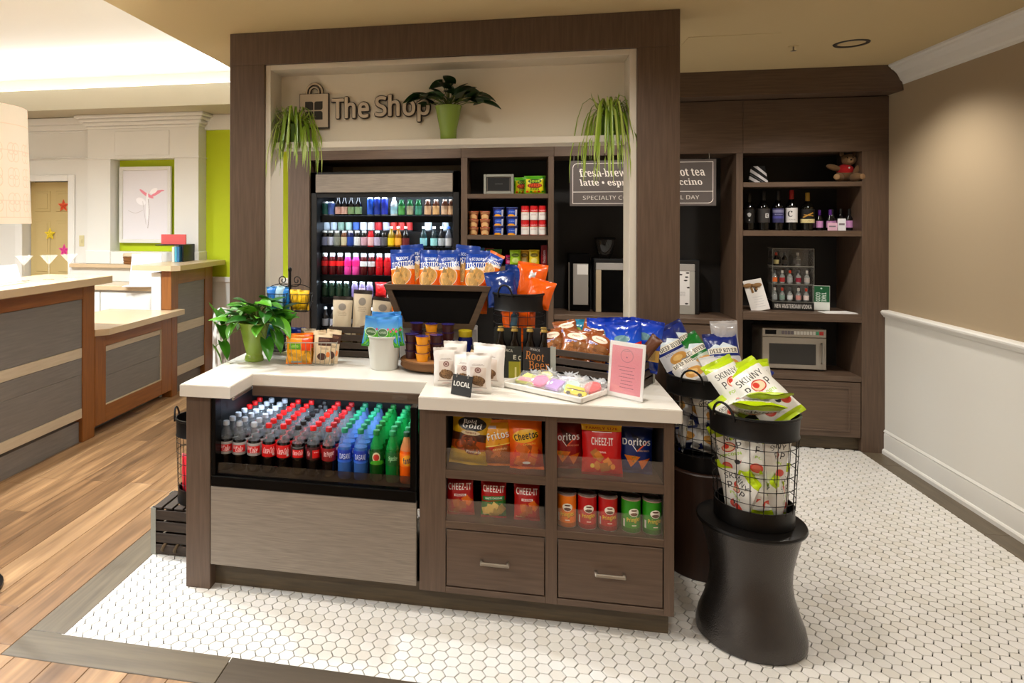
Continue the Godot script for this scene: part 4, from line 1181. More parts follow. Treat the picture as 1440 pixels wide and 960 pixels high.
	var pk := [["red and white", [0.80, 0.10, 0.10]], ["white", [0.85, 0.83, 0.82]], ["orange", [0.93, 0.50, 0.08]], ["yellow", [0.92, 0.72, 0.10]]]
	for i in 4:
		bag("snack_pack", "%s snack pack on the fourth cooler shelf beside the chest" % pk[i][0], "snack pack", V(-1.13 + 0.1 * i, 0.9875, -5.42), 0.095, 0.13, 0.05, mat("pk%d" % i, col3(pk[i][1]), 0.35), mat("pk%d" % i, col3(pk[i][1])), 0, "snack packs on the fourth cooler shelf", 60 + i)
	var fifth := []
	for i in 8: fifth.append([-1.60 + 0.068 * i, "bottle", [0.10, 0.09, 0.09], [[0.5, 0.5, 0.52], [0.62, 0.62, 0.66], [0.3, 0.28, 0.28]][i % 3], wht, "dark bottle with grey label"])
	for i in 6: fifth.append([-1.0 + 0.075 * i, "juice", [[0.55, 0.7, 0.9], [0.85, 0.85, 0.9], [0.9, 0.3, 0.6]][i % 3], [[0.4, 0.6, 0.9], [0.8, 0.82, 0.9], [0.9, 0.2, 0.5]][i % 3], wht, "pastel drink bottle"])
	shelf_run("lowest cooler shelf", 0.7325, -5.40, fifth, 6)

func back_stock() -> void:
	# --- snack bay ---
	var fr := thing("framed_sign", "small grey framed black sign on the top snack shelf", "sign", V(-0.165, 1.834, -5.35))
	part("frame", frame_mesh(0.235, 0.157, 0.022, 0.02), M.galv, fr)
	var fa := Art.new(128, 80, Color(0.05, 0.05, 0.055))
	fa.rect(0.03, 0.04, 0.97, 0.06, Color(0.5, 0.45, 0.4)); fa.rect(0.03, 0.94, 0.97, 0.96, Color(0.5, 0.45, 0.4)); fa.rect(0.03, 0.04, 0.045, 0.96, Color(0.5, 0.45, 0.4)); fa.rect(0.955, 0.04, 0.97, 0.96, Color(0.5, 0.45, 0.4))
	fa.scrawl(0.34, 0.66, 0.46, 2, Color(0.6, 0.6, 0.6), 5)
	var q := mb(); q.quad(V(-0.095, 0.02, 0.008), V(0.095, 0.02, 0.008), V(0.095, 0.137, 0.008), V(-0.095, 0.137, 0.008), Vector3.BACK)
	part("print", q.mesh(), print_mat("sweets_sign", fa.im, 0.5), fr)
	var sour := print_mat("sour_print", sour_art(), 0.3)
	var sg := mat("sour_green", Color(0.35, 0.65, 0.08), 0.35)
	bag("candy_bag", "yellow green candy bag behind another one beside the framed sign", "candy bag", V(0.02, 1.834, -5.42), 0.13, 0.135, 0.04, sour, sg, 5, "candy bags on the top snack shelf", 3)
	bag("candy_bag", "yellow green candy bag in front, at the end of the top snack shelf", "candy bag", V(0.115, 1.834, -5.36), 0.165, 0.142, 0.045, sour, sg, -4, "candy bags on the top snack shelf", 4)
	var ca := Art.new(128, 48, Color(0.50, 0.22, 0.10)); ca.oval(0.5, 0.5, 0.16, 0.32, Color(0.86, 0.70, 0.48)); ca.oval(0.5, 0.72, 0.12, 0.18, Color(0.70, 0.38, 0.16)); ca.rect(0.0, 0.0, 1.0, 0.12, Color(0.75, 0.55, 0.36))
	var cm := print_mat("cup_print", ca.im, 0.4)
	for i in 2:
		for j in 3:
			var o := thing("snack_cup", "%s brown snack cup of the %s stack on the second snack shelf" % [["lowest", "middle", "topmost"][j], ["left", "right"][i]], "snack cup", V(-0.36 + 0.09 * i, 1.514 + 0.062 * j, -5.33), 0, "brown snack cups")
			part("body", lath("scup", [[0.0, 0.0], [0.032, 0.0], [0.038, 0.05], [0.040, 0.052]], 20), cm, o).rotation.y = PI
			part("lid", lath("scupl", [[0.040, 0.052], [0.041, 0.056], [0.039, 0.061], [0.0, 0.061]], 20), mat("cup_lid", Color(0.62, 0.30, 0.16), 0.4), o)
	var ma := Art.new(160, 64, Color(0.06, 0.10, 0.36)); ma.oval(0.5, 0.35, 0.14, 0.2, Color(0.12, 0.30, 0.72)); ma.oval(0.47, 0.68, 0.14, 0.2, Color(0.95, 0.62, 0.10)); ma.rect(0.60, 0.15, 0.68, 0.7, Color(0.85, 0.86, 0.92)); ma.scrawl(0.40, 0.58, 0.30, 2, Color(0.95, 0.95, 1), 3)
	var mm := print_mat("mac_print", ma.im, 0.4)
	for i in 2:
		for j in 3:
			var o := thing("noodle_cup", "%s navy noodle cup of the %s stack on the second snack shelf" % [["lowest", "middle", "topmost"][j], ["left", "right"][i]], "noodle cup", V(-0.165 + 0.105 * i, 1.514 + 0.0725 * j, -5.33), 0, "navy noodle cups")
			part("body", lath("ncup", [[0.0, 0.0], [0.039, 0.0], [0.044, 0.066], [0.046, 0.068]], 20), mm, o).rotation.y = PI
			part("lid", lath("ncupl", [[0.046, 0.068], [0.046, 0.0715], [0.0, 0.072]], 20), mat("foil_blue", Color(0.30, 0.38, 0.62), 0.3), o)
	var so := Art.new(128, 96, Color(0.88, 0.86, 0.84)); so.rect(0, 0, 1, 0.42, Color(0.78, 0.05, 0.08)); so.text("Campbell's", 0.5, 0.28, 0.36, 0.16, Color(0.95, 0.95, 0.95), "serifb", 0.25); so.scrawl(0.38, 0.62, 0.55, 4, Color(0.7, 0.45, 0.45), 3); so.rect(0, 0.40, 1, 0.43, Color(0.85, 0.8, 0.6))
	var sm := print_mat("soup_print", so.im, 0.4)
	for i in 3:
		for j in 2:
			var o := thing("soup_can", "%s red and white soup can, %s of the three stacks on the snack shelf" % [["lower", "upper"][j], ["left", "middle", "right"][i]], "soup can", V(0.04 + 0.0665 * i, 1.514 + 0.114 * j, -5.33), 0, "red and white soup cans")
			part("label", lath("soup_l", [[0.031, 0.004], [0.031, 0.104]], 20), sm, o).rotation.y = PI
			part("ends", lath("soup_e", [[0.0, 0.002], [0.029, 0.0], [0.031, 0.004], [0.0308, 0.005], [0.0308, 0.1035], [0.031, 0.104], [0.030, 0.113], [0.0, 0.113]], 20), mat("cap_red", Color(0.75, 0.06, 0.07), 0.35), o)
	# third snack shelf
	var lst := [[-0.35, 0.15, 0.14, [0.12, 0.40, 0.62], "blue"], [-0.27, 0.13, 0.135, [0.62, 0.16, 0.14], "dark red"], [-0.20, 0.12, 0.13, [0.30, 0.48, 0.16], "leaf green"], [-0.085, 0.055, 0.085, [0.88, 0.10, 0.45], "magenta"], [-0.035, 0.085, 0.125, [0.62, 0.78, 0.10], "lime"], [0.035, 0.075, 0.125, [0.92, 0.72, 0.20], "peach yellow"], [0.11, 0.08, 0.128, [0.93, 0.82, 0.12], "yellow"]]
	var i := 0
	for e in lst:
		var a := Art.new(64, 80, col3(e[3])); a.oval(0.5, 0.65, 0.32, 0.18, col3(e[3]).lightened(0.45)); a.oval(0.5, 0.3, 0.36, 0.14, col3(e[3]).darkened(0.4)); a.scrawl(0.25, 0.75, 0.28, 2, Color(0.95, 0.93, 0.85), i)
		bag("candy_bag", "%s candy bag standing on the third snack shelf" % e[4], "candy bag", V(e[0], 1.269, -5.36 - 0.03 * (i % 2)), e[1], e[2], 0.035, print_mat("cb%d" % i, a.im), mat("cbs%d" % i, col3(e[3]), 0.35), 0, "candy bags on the third snack shelf", 10 + i)
		i += 1
	var tw := thing("candy_box", "tall narrow red candy box at the right end of the third snack shelf", "candy box", V(0.185, 1.269, -5.34))
	part("box", bx(-0.023, 0.023, 0, 0.165, -0.05, 0.0, 0.002), mat("box_red", Color(0.50, 0.04, 0.08), 0.4), tw)
	var ta := Art.new(40, 144, Color(0.50, 0.04, 0.08)); ta.text("Twizzlers", 0.5, 0.55, 2.3, 0.13, Color(0.93, 0.92, 0.92), "serifb", 0.1, -90)
	var tq := mb(); tq.quad(V(-0.022, 0.002, 0.0008), V(0.022, 0.002, 0.0008), V(0.022, 0.163, 0.0008), V(-0.022, 0.163, 0.0008), Vector3.BACK)
	part("print", tq.mesh(), print_mat("twiz", ta.im), tw)
	# --- coffee bay ---
	var sgn := thing("coffee_sign", "grey menu sign hanging from the coffee bay header on two hooks", "sign", V(0.885, 1.735, -5.22))
	part("board", bx(-0.515, 0.515, 0, 0.342, -0.016, 0, 0.003), mat("sign_grey", Color(0.30, 0.275, 0.265), 0.6), sgn)
	var sa := Art.new(1024, 340, Color(0.33, 0.30, 0.29))
	var w := Color(0.92, 0.89, 0.86)
	var rr := func(x0: float, y0: float, x1: float, y1: float, th: float):
		sa.rect(x0, y0, x1, y0 + th * 3, w); sa.rect(x0, y1 - th * 3, x1, y1, w); sa.rect(x0, y0, x0 + th, y1, w); sa.rect(x1 - th, y0, x1, y1, w)
	rr.call(0.018, 0.05, 0.982, 0.95, 0.004)
	sa.rect(0.0, 0.0, 0.05, 0.16, Color(0.33, 0.30, 0.29)); sa.rect(0.95, 0.84, 1.0, 1.0, Color(0.33, 0.30, 0.29))
	for k in 12:
		var a0 := PI + PI / 2 * k / 12.0
		var a1 := PI + PI / 2 * (k + 1) / 12.0
		sa.line(V2(0.051 + 0.031 * cos(a0), 0.155 + 0.098 * sin(a0)), V2(0.051 + 0.031 * cos(a1), 0.155 + 0.098 * sin(a1)), 0.014, w)
		sa.line(V2(0.949 - 0.031 * cos(a0), 0.845 - 0.098 * sin(a0)), V2(0.949 - 0.031 * cos(a1), 0.845 - 0.098 * sin(a1)), 0.014, w)
	sa.rect(0.018, 0.685, 0.982, 0.697, w)
	sa.text("fresh-brewed coffee • hot tea", 0.495, 0.265, 0.86, 0.19, w, "serifb", -0.22)
	sa.text("latte • espresso • cappuccino", 0.49, 0.50, 0.84, 0.19, w, "serifb", -0.22)
	sa.text("SPECIALTY COFFEE SERVED ALL DAY", 0.49, 0.82, 0.80, 0.095, Color(0.80, 0.77, 0.74), "sans")
	var sq := mb(); sq.quad(V(-0.513, 0.002, 0.0008), V(0.513, 0.002, 0.0008), V(0.513, 0.34, 0.0008), V(-0.513, 0.34, 0.0008), Vector3.BACK)
	part("print", sq.mesh(), print_mat("menu_print", sa.im, 0.6), sgn)
	for x in [-0.485, 0.47]:
		part("hook", mb().tube([V(x, 0.34, -0.008), V(x, 0.37, -0.008), V(x, 0.384, -0.018)], 0.0025).mesh(), M.steel, sgn)
	var e1 := thing("coffee_machine", "dark coffee machine with grey left panel and white label, on the coffee counter", "coffee machine", V(0.46, 0.911, -5.48))
	part("body", bx(-0.08, 0.085, 0, 0.455, -0.14, 0.0, 0.006), M.black_gloss, e1)
	part("side_panel", bx(-0.045, 0.07, 0.05, 0.375, 0.0, 0.006, 0.002), M.grey_box, e1)
	part("label_card", bx(-0.015, 0.068, 0.29, 0.37, 0.006, 0.008, 0.0), M.paper, e1)
	part("edge_trim", bx(-0.082, -0.072, 0.0, 0.385, 0.0, 0.008, 0.002), M.steel, e1)
	var e2 := thing("coffee_machine", "wide coffee machine with cream frame and dark window, behind the portal post", "coffee machine", V(0.97, 0.911, -5.46))
	part("body", bx(-0.40, 0.38, 0, 0.415, -0.16, 0.0, 0.006), M.black, e2)
	part("face_frame", bx(-0.385, 0.34, 0.33, 0.385, 0.0, 0.02, 0.004), M.grey_box, e2)
	part("face_frame", bx(-0.385, -0.345, 0.0, 0.33, 0.0, 0.02, 0.004), mat("cream_frame", Color(0.70, 0.63, 0.52), 0.5), e2)
	part("window", bx(-0.345, 0.10, 0.0, 0.33, 0.0, 0.008, 0.001), M.black_gloss, e2)
	part("right_panel", bx(0.10, 0.34, 0.0, 0.33, 0.0, 0.02, 0.004), mat("panel_silver", Color(0.66, 0.65, 0.62), 0.45, 0.2), e2)
	var da := Art.new(64, 160, Color(0.90, 0.89, 0.88))
	for p in [[0.55, 0.1], [0.9, 0.05], [0.85, 0.17], [0.8, 0.27], [0.95, 0.48], [0.4, 0.92], [0.85, 0.95]]: da.oval(p[0], p[1], 0.09, 0.022, Color(0.12, 0.1, 0.09))
	da.scrawl(0.2, 0.8, 0.6, 5, Color(0.7, 0.69, 0.68), 2)
	var dq := mb(); dq.quad(V(0.16, 0.07, 0.021), V(0.30, 0.07, 0.021), V(0.30, 0.33, 0.021), V(0.16, 0.33, 0.021), Vector3.BACK)
	part("sticker", dq.mesh(), print_mat("bean_sticker", da.im, 0.5), e2)
	var gr := thing("bean_hopper", "dark flared bean hopper on top of the wide coffee machine", "hopper", V(0.66, 1.327, -5.52))
	var gm := mb(); gm.lathe([[0.05, 0.0], [0.06, 0.02], [0.075, 0.04], [0.095, 0.12], [0.098, 0.15]], 4)
	part("hopper", gm.mesh(), pane("hopper_smoke", Color(0.10, 0.09, 0.08), 0.75), gr).rotation.y = PI / 4
	part("lid", bx(-0.072, 0.072, 0.15, 0.165, -0.072, 0.072, 0.003), M.black_gloss, gr)
	wine_bay()

func sour_art() -> Image:
	var a := Art.new(128, 112, Color(0.85, 0.80, 0.05))
	a.rect(0, 0, 1, 0.14, Color(0.30, 0.62, 0.08)); a.rect(0, 0, 0.07, 1, Color(0.35, 0.65, 0.1)); a.rect(0.93, 0, 1, 1, Color(0.35, 0.65, 0.1))
	a.oval(0.5, 0.27, 0.32, 0.14, Color(0.15, 0.30, 0.08)); a.text("SOUR", 0.5, 0.27, 0.5, 0.16, Color(0.75, 0.85, 0.15))
	a.oval(0.5, 0.54, 0.36, 0.16, Color(0.55, 0.16, 0.05)); a.text("PATCH", 0.5, 0.52, 0.56, 0.2, Color(0.93, 0.35, 0.08))
	a.text("KIDS", 0.5, 0.74, 0.42, 0.15, Color(0.15, 0.45, 0.12))
	for i in 5: a.oval(0.15 + i * 0.18, 0.9, 0.06, 0.06, [Color(0.9, 0.2, 0.1), Color(0.2, 0.6, 0.1), Color(0.95, 0.55, 0.1)][i % 3])
	return a.im

func wine(at: Vector3, h: float, glassc: Color, cap: Color, lab: Image, label: String, fat := 1.0) -> void:
	var o := thing("wine_bottle", label, "wine bottle", at, -14, "wine bottles in the right shelving bay")
	var r := 0.038 * fat
	part("body", MB.new().lathe([[0.0, 0.004], [r * 0.8, 0.0], [r, 0.006], [r, h * 0.58], [r * 0.93, h * 0.63], [r * 0.5, h * 0.72], [0.0145, h * 0.78], [0.0135, h * 0.97], [0.0, h * 0.97]], 24).mesh(), mat("wg_" + glassc.to_html(), glassc, 0.08), o)
	part("capsule", MB.new().lathe([[0.0152, h * 0.76], [0.0145, h * 0.985], [0.013, h], [0.0, h]], 16).mesh(), mat("wc_" + cap.to_html(), cap, 0.35), o)
	var nm := "wl_%s" % label.md5_text().substr(0, 6)
	part("label", MB.new().lathe([[r + 0.0006, h * 0.20], [r + 0.0006, h * 0.56]], 24).mesh(), print_mat(nm, lab, 0.5), o).rotation.y = PI

func wine_bay() -> void:
	var z := -5.40
	var dark := Color(0.02, 0.02, 0.022)
	var la := Art.new(128, 64, Color(0.05, 0.05, 0.055)); la.oval(0.5, 0.4, 0.05, 0.16, Color(0.75, 0.75, 0.75)); la.rect(0.44, 0.32, 0.56, 0.40, Color(0.75, 0.75, 0.75)); la.oval(0.5, 0.8, 0.02, 0.06, Color(0.7, 0.7, 0.7))
	wine(V(1.675, 1.557, z), 0.275, dark, Color(0.06, 0.06, 0.06), la.im, "slim black wine bottle with a small pale cross emblem, first on the wine shelf")
	var lb := Art.new(128, 64, Color(0.20, 0.19, 0.19)); lb.rect(0.54, 0.35, 0.64, 0.66, Color(0.85, 0.85, 0.85)); lb.text("E", 0.59, 0.5, 0.05, 0.22, Color(0.2, 0.2, 0.2))
	wine(V(1.773, 1.557, z), 0.285, dark, Color(0.07, 0.07, 0.09), lb.im, "black wine bottle with a grey label bearing a white square", 1.12)
	var lc := Art.new(128, 64, Color(0.20, 0.20, 0.38)); lc.rect(0.3, 0.1, 0.7, 0.3, Color(0.5, 0.5, 0.62)); lc.rect(0.3, 0.55, 0.7, 0.72, Color(0.30, 0.30, 0.6)); lc.scrawl(0.36, 0.64, 0.40, 2, Color(0.7, 0.7, 0.8), 2)
	wine(V(1.872, 1.557, z), 0.288, dark, Color(0.05, 0.05, 0.08), lc.im, "black wine bottle with a dark blue label")
	var ld := Art.new(160, 96, Color(0.88, 0.87, 0.86)); ld.text("C", 0.45, 0.42, 0.13, 0.42, Color(0.06, 0.06, 0.06), "serifb"); ld.scrawl(0.40, 0.60, 0.78, 3, Color(0.5, 0.5, 0.5), 3)
	wine(V(1.963, 1.557, z), 0.296, dark, Color(0.62, 0.05, 0.05), ld.im, "dark wine bottle with red capsule and white letter label", 1.03)
	var le := Art.new(160, 96, Color(0.03, 0.03, 0.03)); le.rect(0, 0.72, 1, 1, Color(0.86, 0.80, 0.58)); le.line(V2(0.38, 0.6), V2(0.62, 0.25), 0.08, Color(0.75, 0.55, 0.2)); le.line(V2(0.4, 0.4), V2(0.64, 0.5), 0.06, Color(0.75, 0.55, 0.2)); le.scrawl(0.42, 0.58, 0.82, 3, Color(0.4, 0.36, 0.25), 3)
	wine(V(2.07, 1.557, z), 0.276, Color(0.03, 0.03, 0.015), Color(0.66, 0.52, 0.16), le.im, "sparkling wine bottle with gold foil neck and cream label", 1.2)
	var i := 0
	for e in [[2.15, 0.15, Color(0.28, 0.08, 0.42), "purple topped"], [2.20, 0.15, Color(0.30, 0.10, 0.45), "violet topped"], [2.235, 0.155, Color(0.04, 0.04, 0.05), "black"], [2.289, 0.158, Color(0.04, 0.04, 0.05), "black"], [2.345, 0.157, Color(0.04, 0.04, 0.05), "black"]]:
		var o := thing("small_bottle", "small %s bottle with pale label, %s after the gold necked bottle" % [e[3], ORD[i]], "bottle", V(e[0], 1.557, z + (0.0 if i != 1 else 0.05)), 0, "small bottles on the wine shelf")
		var h: float = e[1]
		part("body", lath("sb_b%.3f" % h, [[0.0, 0.0], [0.021, 0.0], [0.023, 0.004], [0.023, h * 0.55], [0.009, h * 0.72], [0.0085, h * 0.95], [0.0, h * 0.95]], 18), mat("sb_dark", Color(0.05, 0.04, 0.05), 0.1), o)
		part("label", lath("sb_l%.3f" % h, [[0.0234, h * 0.14], [0.0234, h * 0.46]], 18), mat("sb_lab", Color(0.80, 0.76, 0.80) if i > 1 else Color(0.78, 0.55, 0.75), 0.5), o)
		part("cap", lath("sb_c%.3f" % h, [[0.0105, h * 0.74], [0.0098, h], [0.0, h]], 14), mat("sbc%d" % i, e[2], 0.35), o)
		i += 1
	for e in [[2.19, 0.06, 0.055, Color(0.82, 0.66, 0.74), "pinkish price tag"], [2.25, 0.05, 0.085, Color(0.86, 0.86, 0.88), "white price card"]]:
		var pc := single("price_card", bx(-e[1] / 2, e[1] / 2, 0, e[2], -0.001, 0.001, 0.0), mat("card_" + e[4].left(4), e[3], 0.6), "%s standing before the small bottles on the wine shelf" % e[4], "price card", V(e[0], 1.558, -5.29), -8)
		part("print", bx(-e[1] * 0.35, e[1] * 0.35, e[2] * 0.45, e[2] * 0.62, 0.001, 0.0016, 0.0), mat("print_dark", Color(0.45, 0.42, 0.45), 0.6), pc)
	# top shelf: black and white striped tie folded, teddy bear
	var ta := Art.new(96, 96, Color(0.06, 0.06, 0.06))
	for k in 3: ta.line(V2(-0.1, 0.1 + 0.42 * k - 0.35), V2(1.1, 0.95 + 0.42 * k - 0.35), 0.16, Color(0.86, 0.85, 0.86))
	ta.line(V2(0.0, 0.45), V2(0.9, 1.1), 0.02, Color(0.5, 0.5, 0.52))
	var tm := mb()
	var pts := []
	for j in 7:
		for ii in 7:
			var s := ii / 6.0 * 2 - 1
			var t := j / 6.0
			pts.append(V(s * 0.062 * (0.75 + 0.3 * t), 0.125 * (1 - t), 0.035 * cos(s * 1.4) + 0.012 * t))
	tm.grid(pts, 7, 7)
	var pts2 := []
	for p in pts: pts2.append(V(p.x, p.y, -p.z * 0.7))
	tm.grid(pts2, 7, 7, true)
	single("striped_pouch", tm.mesh(), print_mat("stripes", ta.im, 0.8), "black and white diagonally striped pouch at the left of the top shelf", "pouch", V(1.735, 1.906, -5.40), -6)
	teddy()
	# invitation, display case, green tent card, papers
	var inv := thing("bow_card", "white card with a tan bow leaning on the display shelf", "card", V(1.745, 0.9685, -5.345), 0)
	inv.transform.basis = lean(0, -12, 12)
	part("card", bx(-0.07, 0.06, 0.0, 0.232, -0.003, 0.0, 0.001), M.paper, inv)
	var bw := mb()
	for s in [-1.0, 1.0]: bw.ball(V(-0.015 + s * 0.032, 0.19 - s * 0.004, 0.008), V(0.034, 0.016, 0.008), 12, 8)
	bw.ball(V(-0.015, 0.19, 0.012), V(0.01, 0.012, 0.008), 10, 6)
	bw.box(V(-0.032, 0.135, 0.002), V(-0.016, 0.19, 0.005), 0.002); bw.box(V(0.0, 0.15, 0.002), V(0.016, 0.19, 0.005), 0.002)
	part("bow", bw.mesh(), mat("burlap", Color(0.58, 0.44, 0.28), 0.9), inv)
	part("emblem", bx(-0.01, 0.008, 0.14, 0.165, 0.0, 0.001, 0.0), M.black, inv)
	for k in 5: part("print_line", bx(-0.035 + 0.006 * (k % 2), 0.035 - 0.006 * (k % 2), 0.03 + 0.018 * k, 0.032 + 0.018 * k, 0.0, 0.0006, 0.0), M.get("print_grey", M.black), inv)
	vodka_case()
	var gt := thing("tent_card", "green and white notice card on the display shelf", "card", V(2.175, 0.9685, -5.43), -10)
	var ga := Art.new(96, 160, Color(0.90, 0.92, 0.90)); ga.rect(0, 0, 1, 0.66, Color(0.02, 0.36, 0.20)); ga.text("GOOD", 0.30, 0.45, 0.62, 0.18, Color(0.9, 0.95, 0.92), "sansb", 0, 90); ga.text("TAKE", 0.66, 0.45, 0.62, 0.18, Color(0.9, 0.95, 0.92), "sansb", 0, 90); ga.oval(0.5, 0.1, 0.06, 0.03, Color(0.8, 0.9, 0.85))
	part("card", bx(-0.054, 0.054, 0, 0.182, -0.004, 0.0, 0.001), M.paper, gt)
	var gq := mb(); gq.quad(V(-0.052, 0.002, 0.0008), V(0.052, 0.002, 0.0008), V(0.052, 0.18, 0.0008), V(-0.052, 0.18, 0.0008), Vector3.BACK)
	part("print", gq.mesh(), print_mat("green_card", ga.im, 0.4), gt)
	var pp := thing("paper_sheets", "loose white paper sheets lying on the display shelf", "paper", V(2.24, 0.9685, -5.33), 4)
	part("sheet", bx(-0.11, 0.10, 0.0, 0.0015, -0.05, 0.07, 0.0), M.paper, pp)
	var sh2 := part("sheet", bx(-0.08, 0.08, 0.0018, 0.003, -0.06, 0.06, 0.0), M.paper, pp, V(0.03, 0, -0.01)); sh2.rotation_degrees = Vector3(0, 9, 0)
	# microwave
	mat("steel_door", Color(0.66, 0.625, 0.575), 0.38, 0.35)
	var mw := thing("microwave", "steel microwave oven with keypad strip in the lower shelving bay", "microwave", V(1.975, 0.5295, -5.38))
	for x in [-0.18, 0.18]: part("foot", bx(x - 0.02, x + 0.02, 0, 0.012, -0.04, -0.01, 0.002), M.black, mw)
	part("body", bx(-0.213, 0.213, 0.012, 0.306, -0.24, -0.012, 0.005), M.steel_door, mw)
	part("control_strip", bx(-0.214, 0.214, 0.245, 0.306, -0.012, 0.0, 0.003), M.steel_door, mw)
	part("door", bx(-0.214, 0.214, 0.012, 0.242, -0.012, 0.0, 0.003), mat("steel_door", Color(0.60, 0.56, 0.51), 0.35, 0.8), mw)
	part("window", bx(-0.168, 0.145, 0.045, 0.196, 0.0, 0.002, 0.001), mat("mw_glass", Color(0.16, 0.145, 0.13), 0.12), mw)
	part("handle", mb().tube([V(0.183, 0.06, 0.0), V(0.183, 0.062, 0.022), V(0.183, 0.2, 0.022), V(0.183, 0.202, 0.0)], 0.008, 8).mesh(), M.nickel, mw)
	part("display", bx(-0.195, -0.12, 0.262, 0.294, 0.0, 0.0015, 0.0), M.black_gloss, mw)
	for k in 5: part("button", bx(-0.105 + 0.021 * k, -0.088 + 0.021 * k, 0.264, 0.29, 0.0, 0.003, 0.001), M.get("print_dark", M.black) if k > 0 else M.galv, mw)
	for k in 7: part("button", bx(-0.001 + 0.021 * k, 0.016 + 0.021 * k, 0.264, 0.29, 0.0, 0.003, 0.001), M.white_paint, mw)
	part("button", bx(0.146, 0.164, 0.264, 0.29, 0.0, 0.003, 0.001), mat("btn_green", Color(0.25, 0.62, 0.45), 0.4), mw)
	part("button", bx(0.167, 0.195, 0.264, 0.29, 0.0, 0.003, 0.001), mat("btn_red", Color(0.75, 0.14, 0.10), 0.4), mw)

func teddy() -> void:
	var o := thing("teddy_bear", "tan teddy bear in a red shirt sitting at the right end of the top shelf", "teddy bear", V(2.30, 1.906, -5.36), -8)
	var fur := mat("fur", Color(0.42, 0.31, 0.20), 1.0)
	fur.rim_enabled = true; fur.rim = 0.4
	var f2 := mat("fur_light", Color(0.55, 0.43, 0.30), 1.0)
	var b := mb()
	b.ball(V(0, 0.07, 0), V(0.052, 0.06, 0.048), 16, 12)
	b.ball(V(0.02, 0.16, 0.012), V(0.047, 0.043, 0.043), 16, 12)
	b.ball(V(-0.02, 0.2, 0), V(0.016, 0.016, 0.008), 10, 8); b.ball(V(0.058, 0.2, 0), V(0.016, 0.016, 0.008), 10, 8)
	b.xf = Transform3D(Basis(Vector3.BACK, 1.25), V(-0.075, 0.105, 0.02)); b.ball(Vector3.ZERO, V(0.022, 0.05, 0.022), 12, 8)
	b.xf = Transform3D(Basis(Vector3.BACK, -0.5), V(0.065, 0.085, 0.035)); b.ball(Vector3.ZERO, V(0.02, 0.045, 0.022), 12, 8)
	for s in [-1.0, 1.0]:
		b.xf = Transform3D(Basis(Vector3.UP, s * 0.45) * Basis(Vector3.RIGHT, 1.45), V(s * 0.05, 0.032, 0.055)); b.ball(Vector3.ZERO, V(0.03, 0.055, 0.031), 14, 10)
	part("body", b.mesh(), fur, o)
	var sh := mb(); sh.ball(V(0, 0.085, 0.002), V(0.055, 0.045, 0.051), 16, 12)
	part("shirt", sh.mesh(), mat("shirt_red", Color(0.62, 0.03, 0.05), 0.9), o)
	var mz := mb(); mz.ball(V(0.02, 0.15, 0.05), V(0.021, 0.016, 0.016), 12, 8)
	part("muzzle", mz.mesh(), f2, o)
	for s in [-1.0, 1.0]:
		part("eye", mb().ball(V(0.02 + s * 0.017, 0.172, 0.05), V(0.005, 0.005, 0.004), 8, 6).mesh(), M.black_gloss, o)
		var pd := mb(); pd.xf = Transform3D(Basis(Vector3.UP, s * 0.45), V(s * 0.078, 0.033, 0.103)); pd.ball(Vector3.ZERO, V(0.02, 0.021, 0.008), 12, 8)
		part("foot_pad", pd.mesh(), f2, o)
	part("nose", mb().ball(V(0.02, 0.155, 0.066), V(0.007, 0.005, 0.004), 8, 6).mesh(), M.black_gloss, o)
	part("button", mb().ball(V(0.012, 0.1, 0.053), V(0.006, 0.006, 0.003), 8, 6).mesh(), M.white_paint, o)

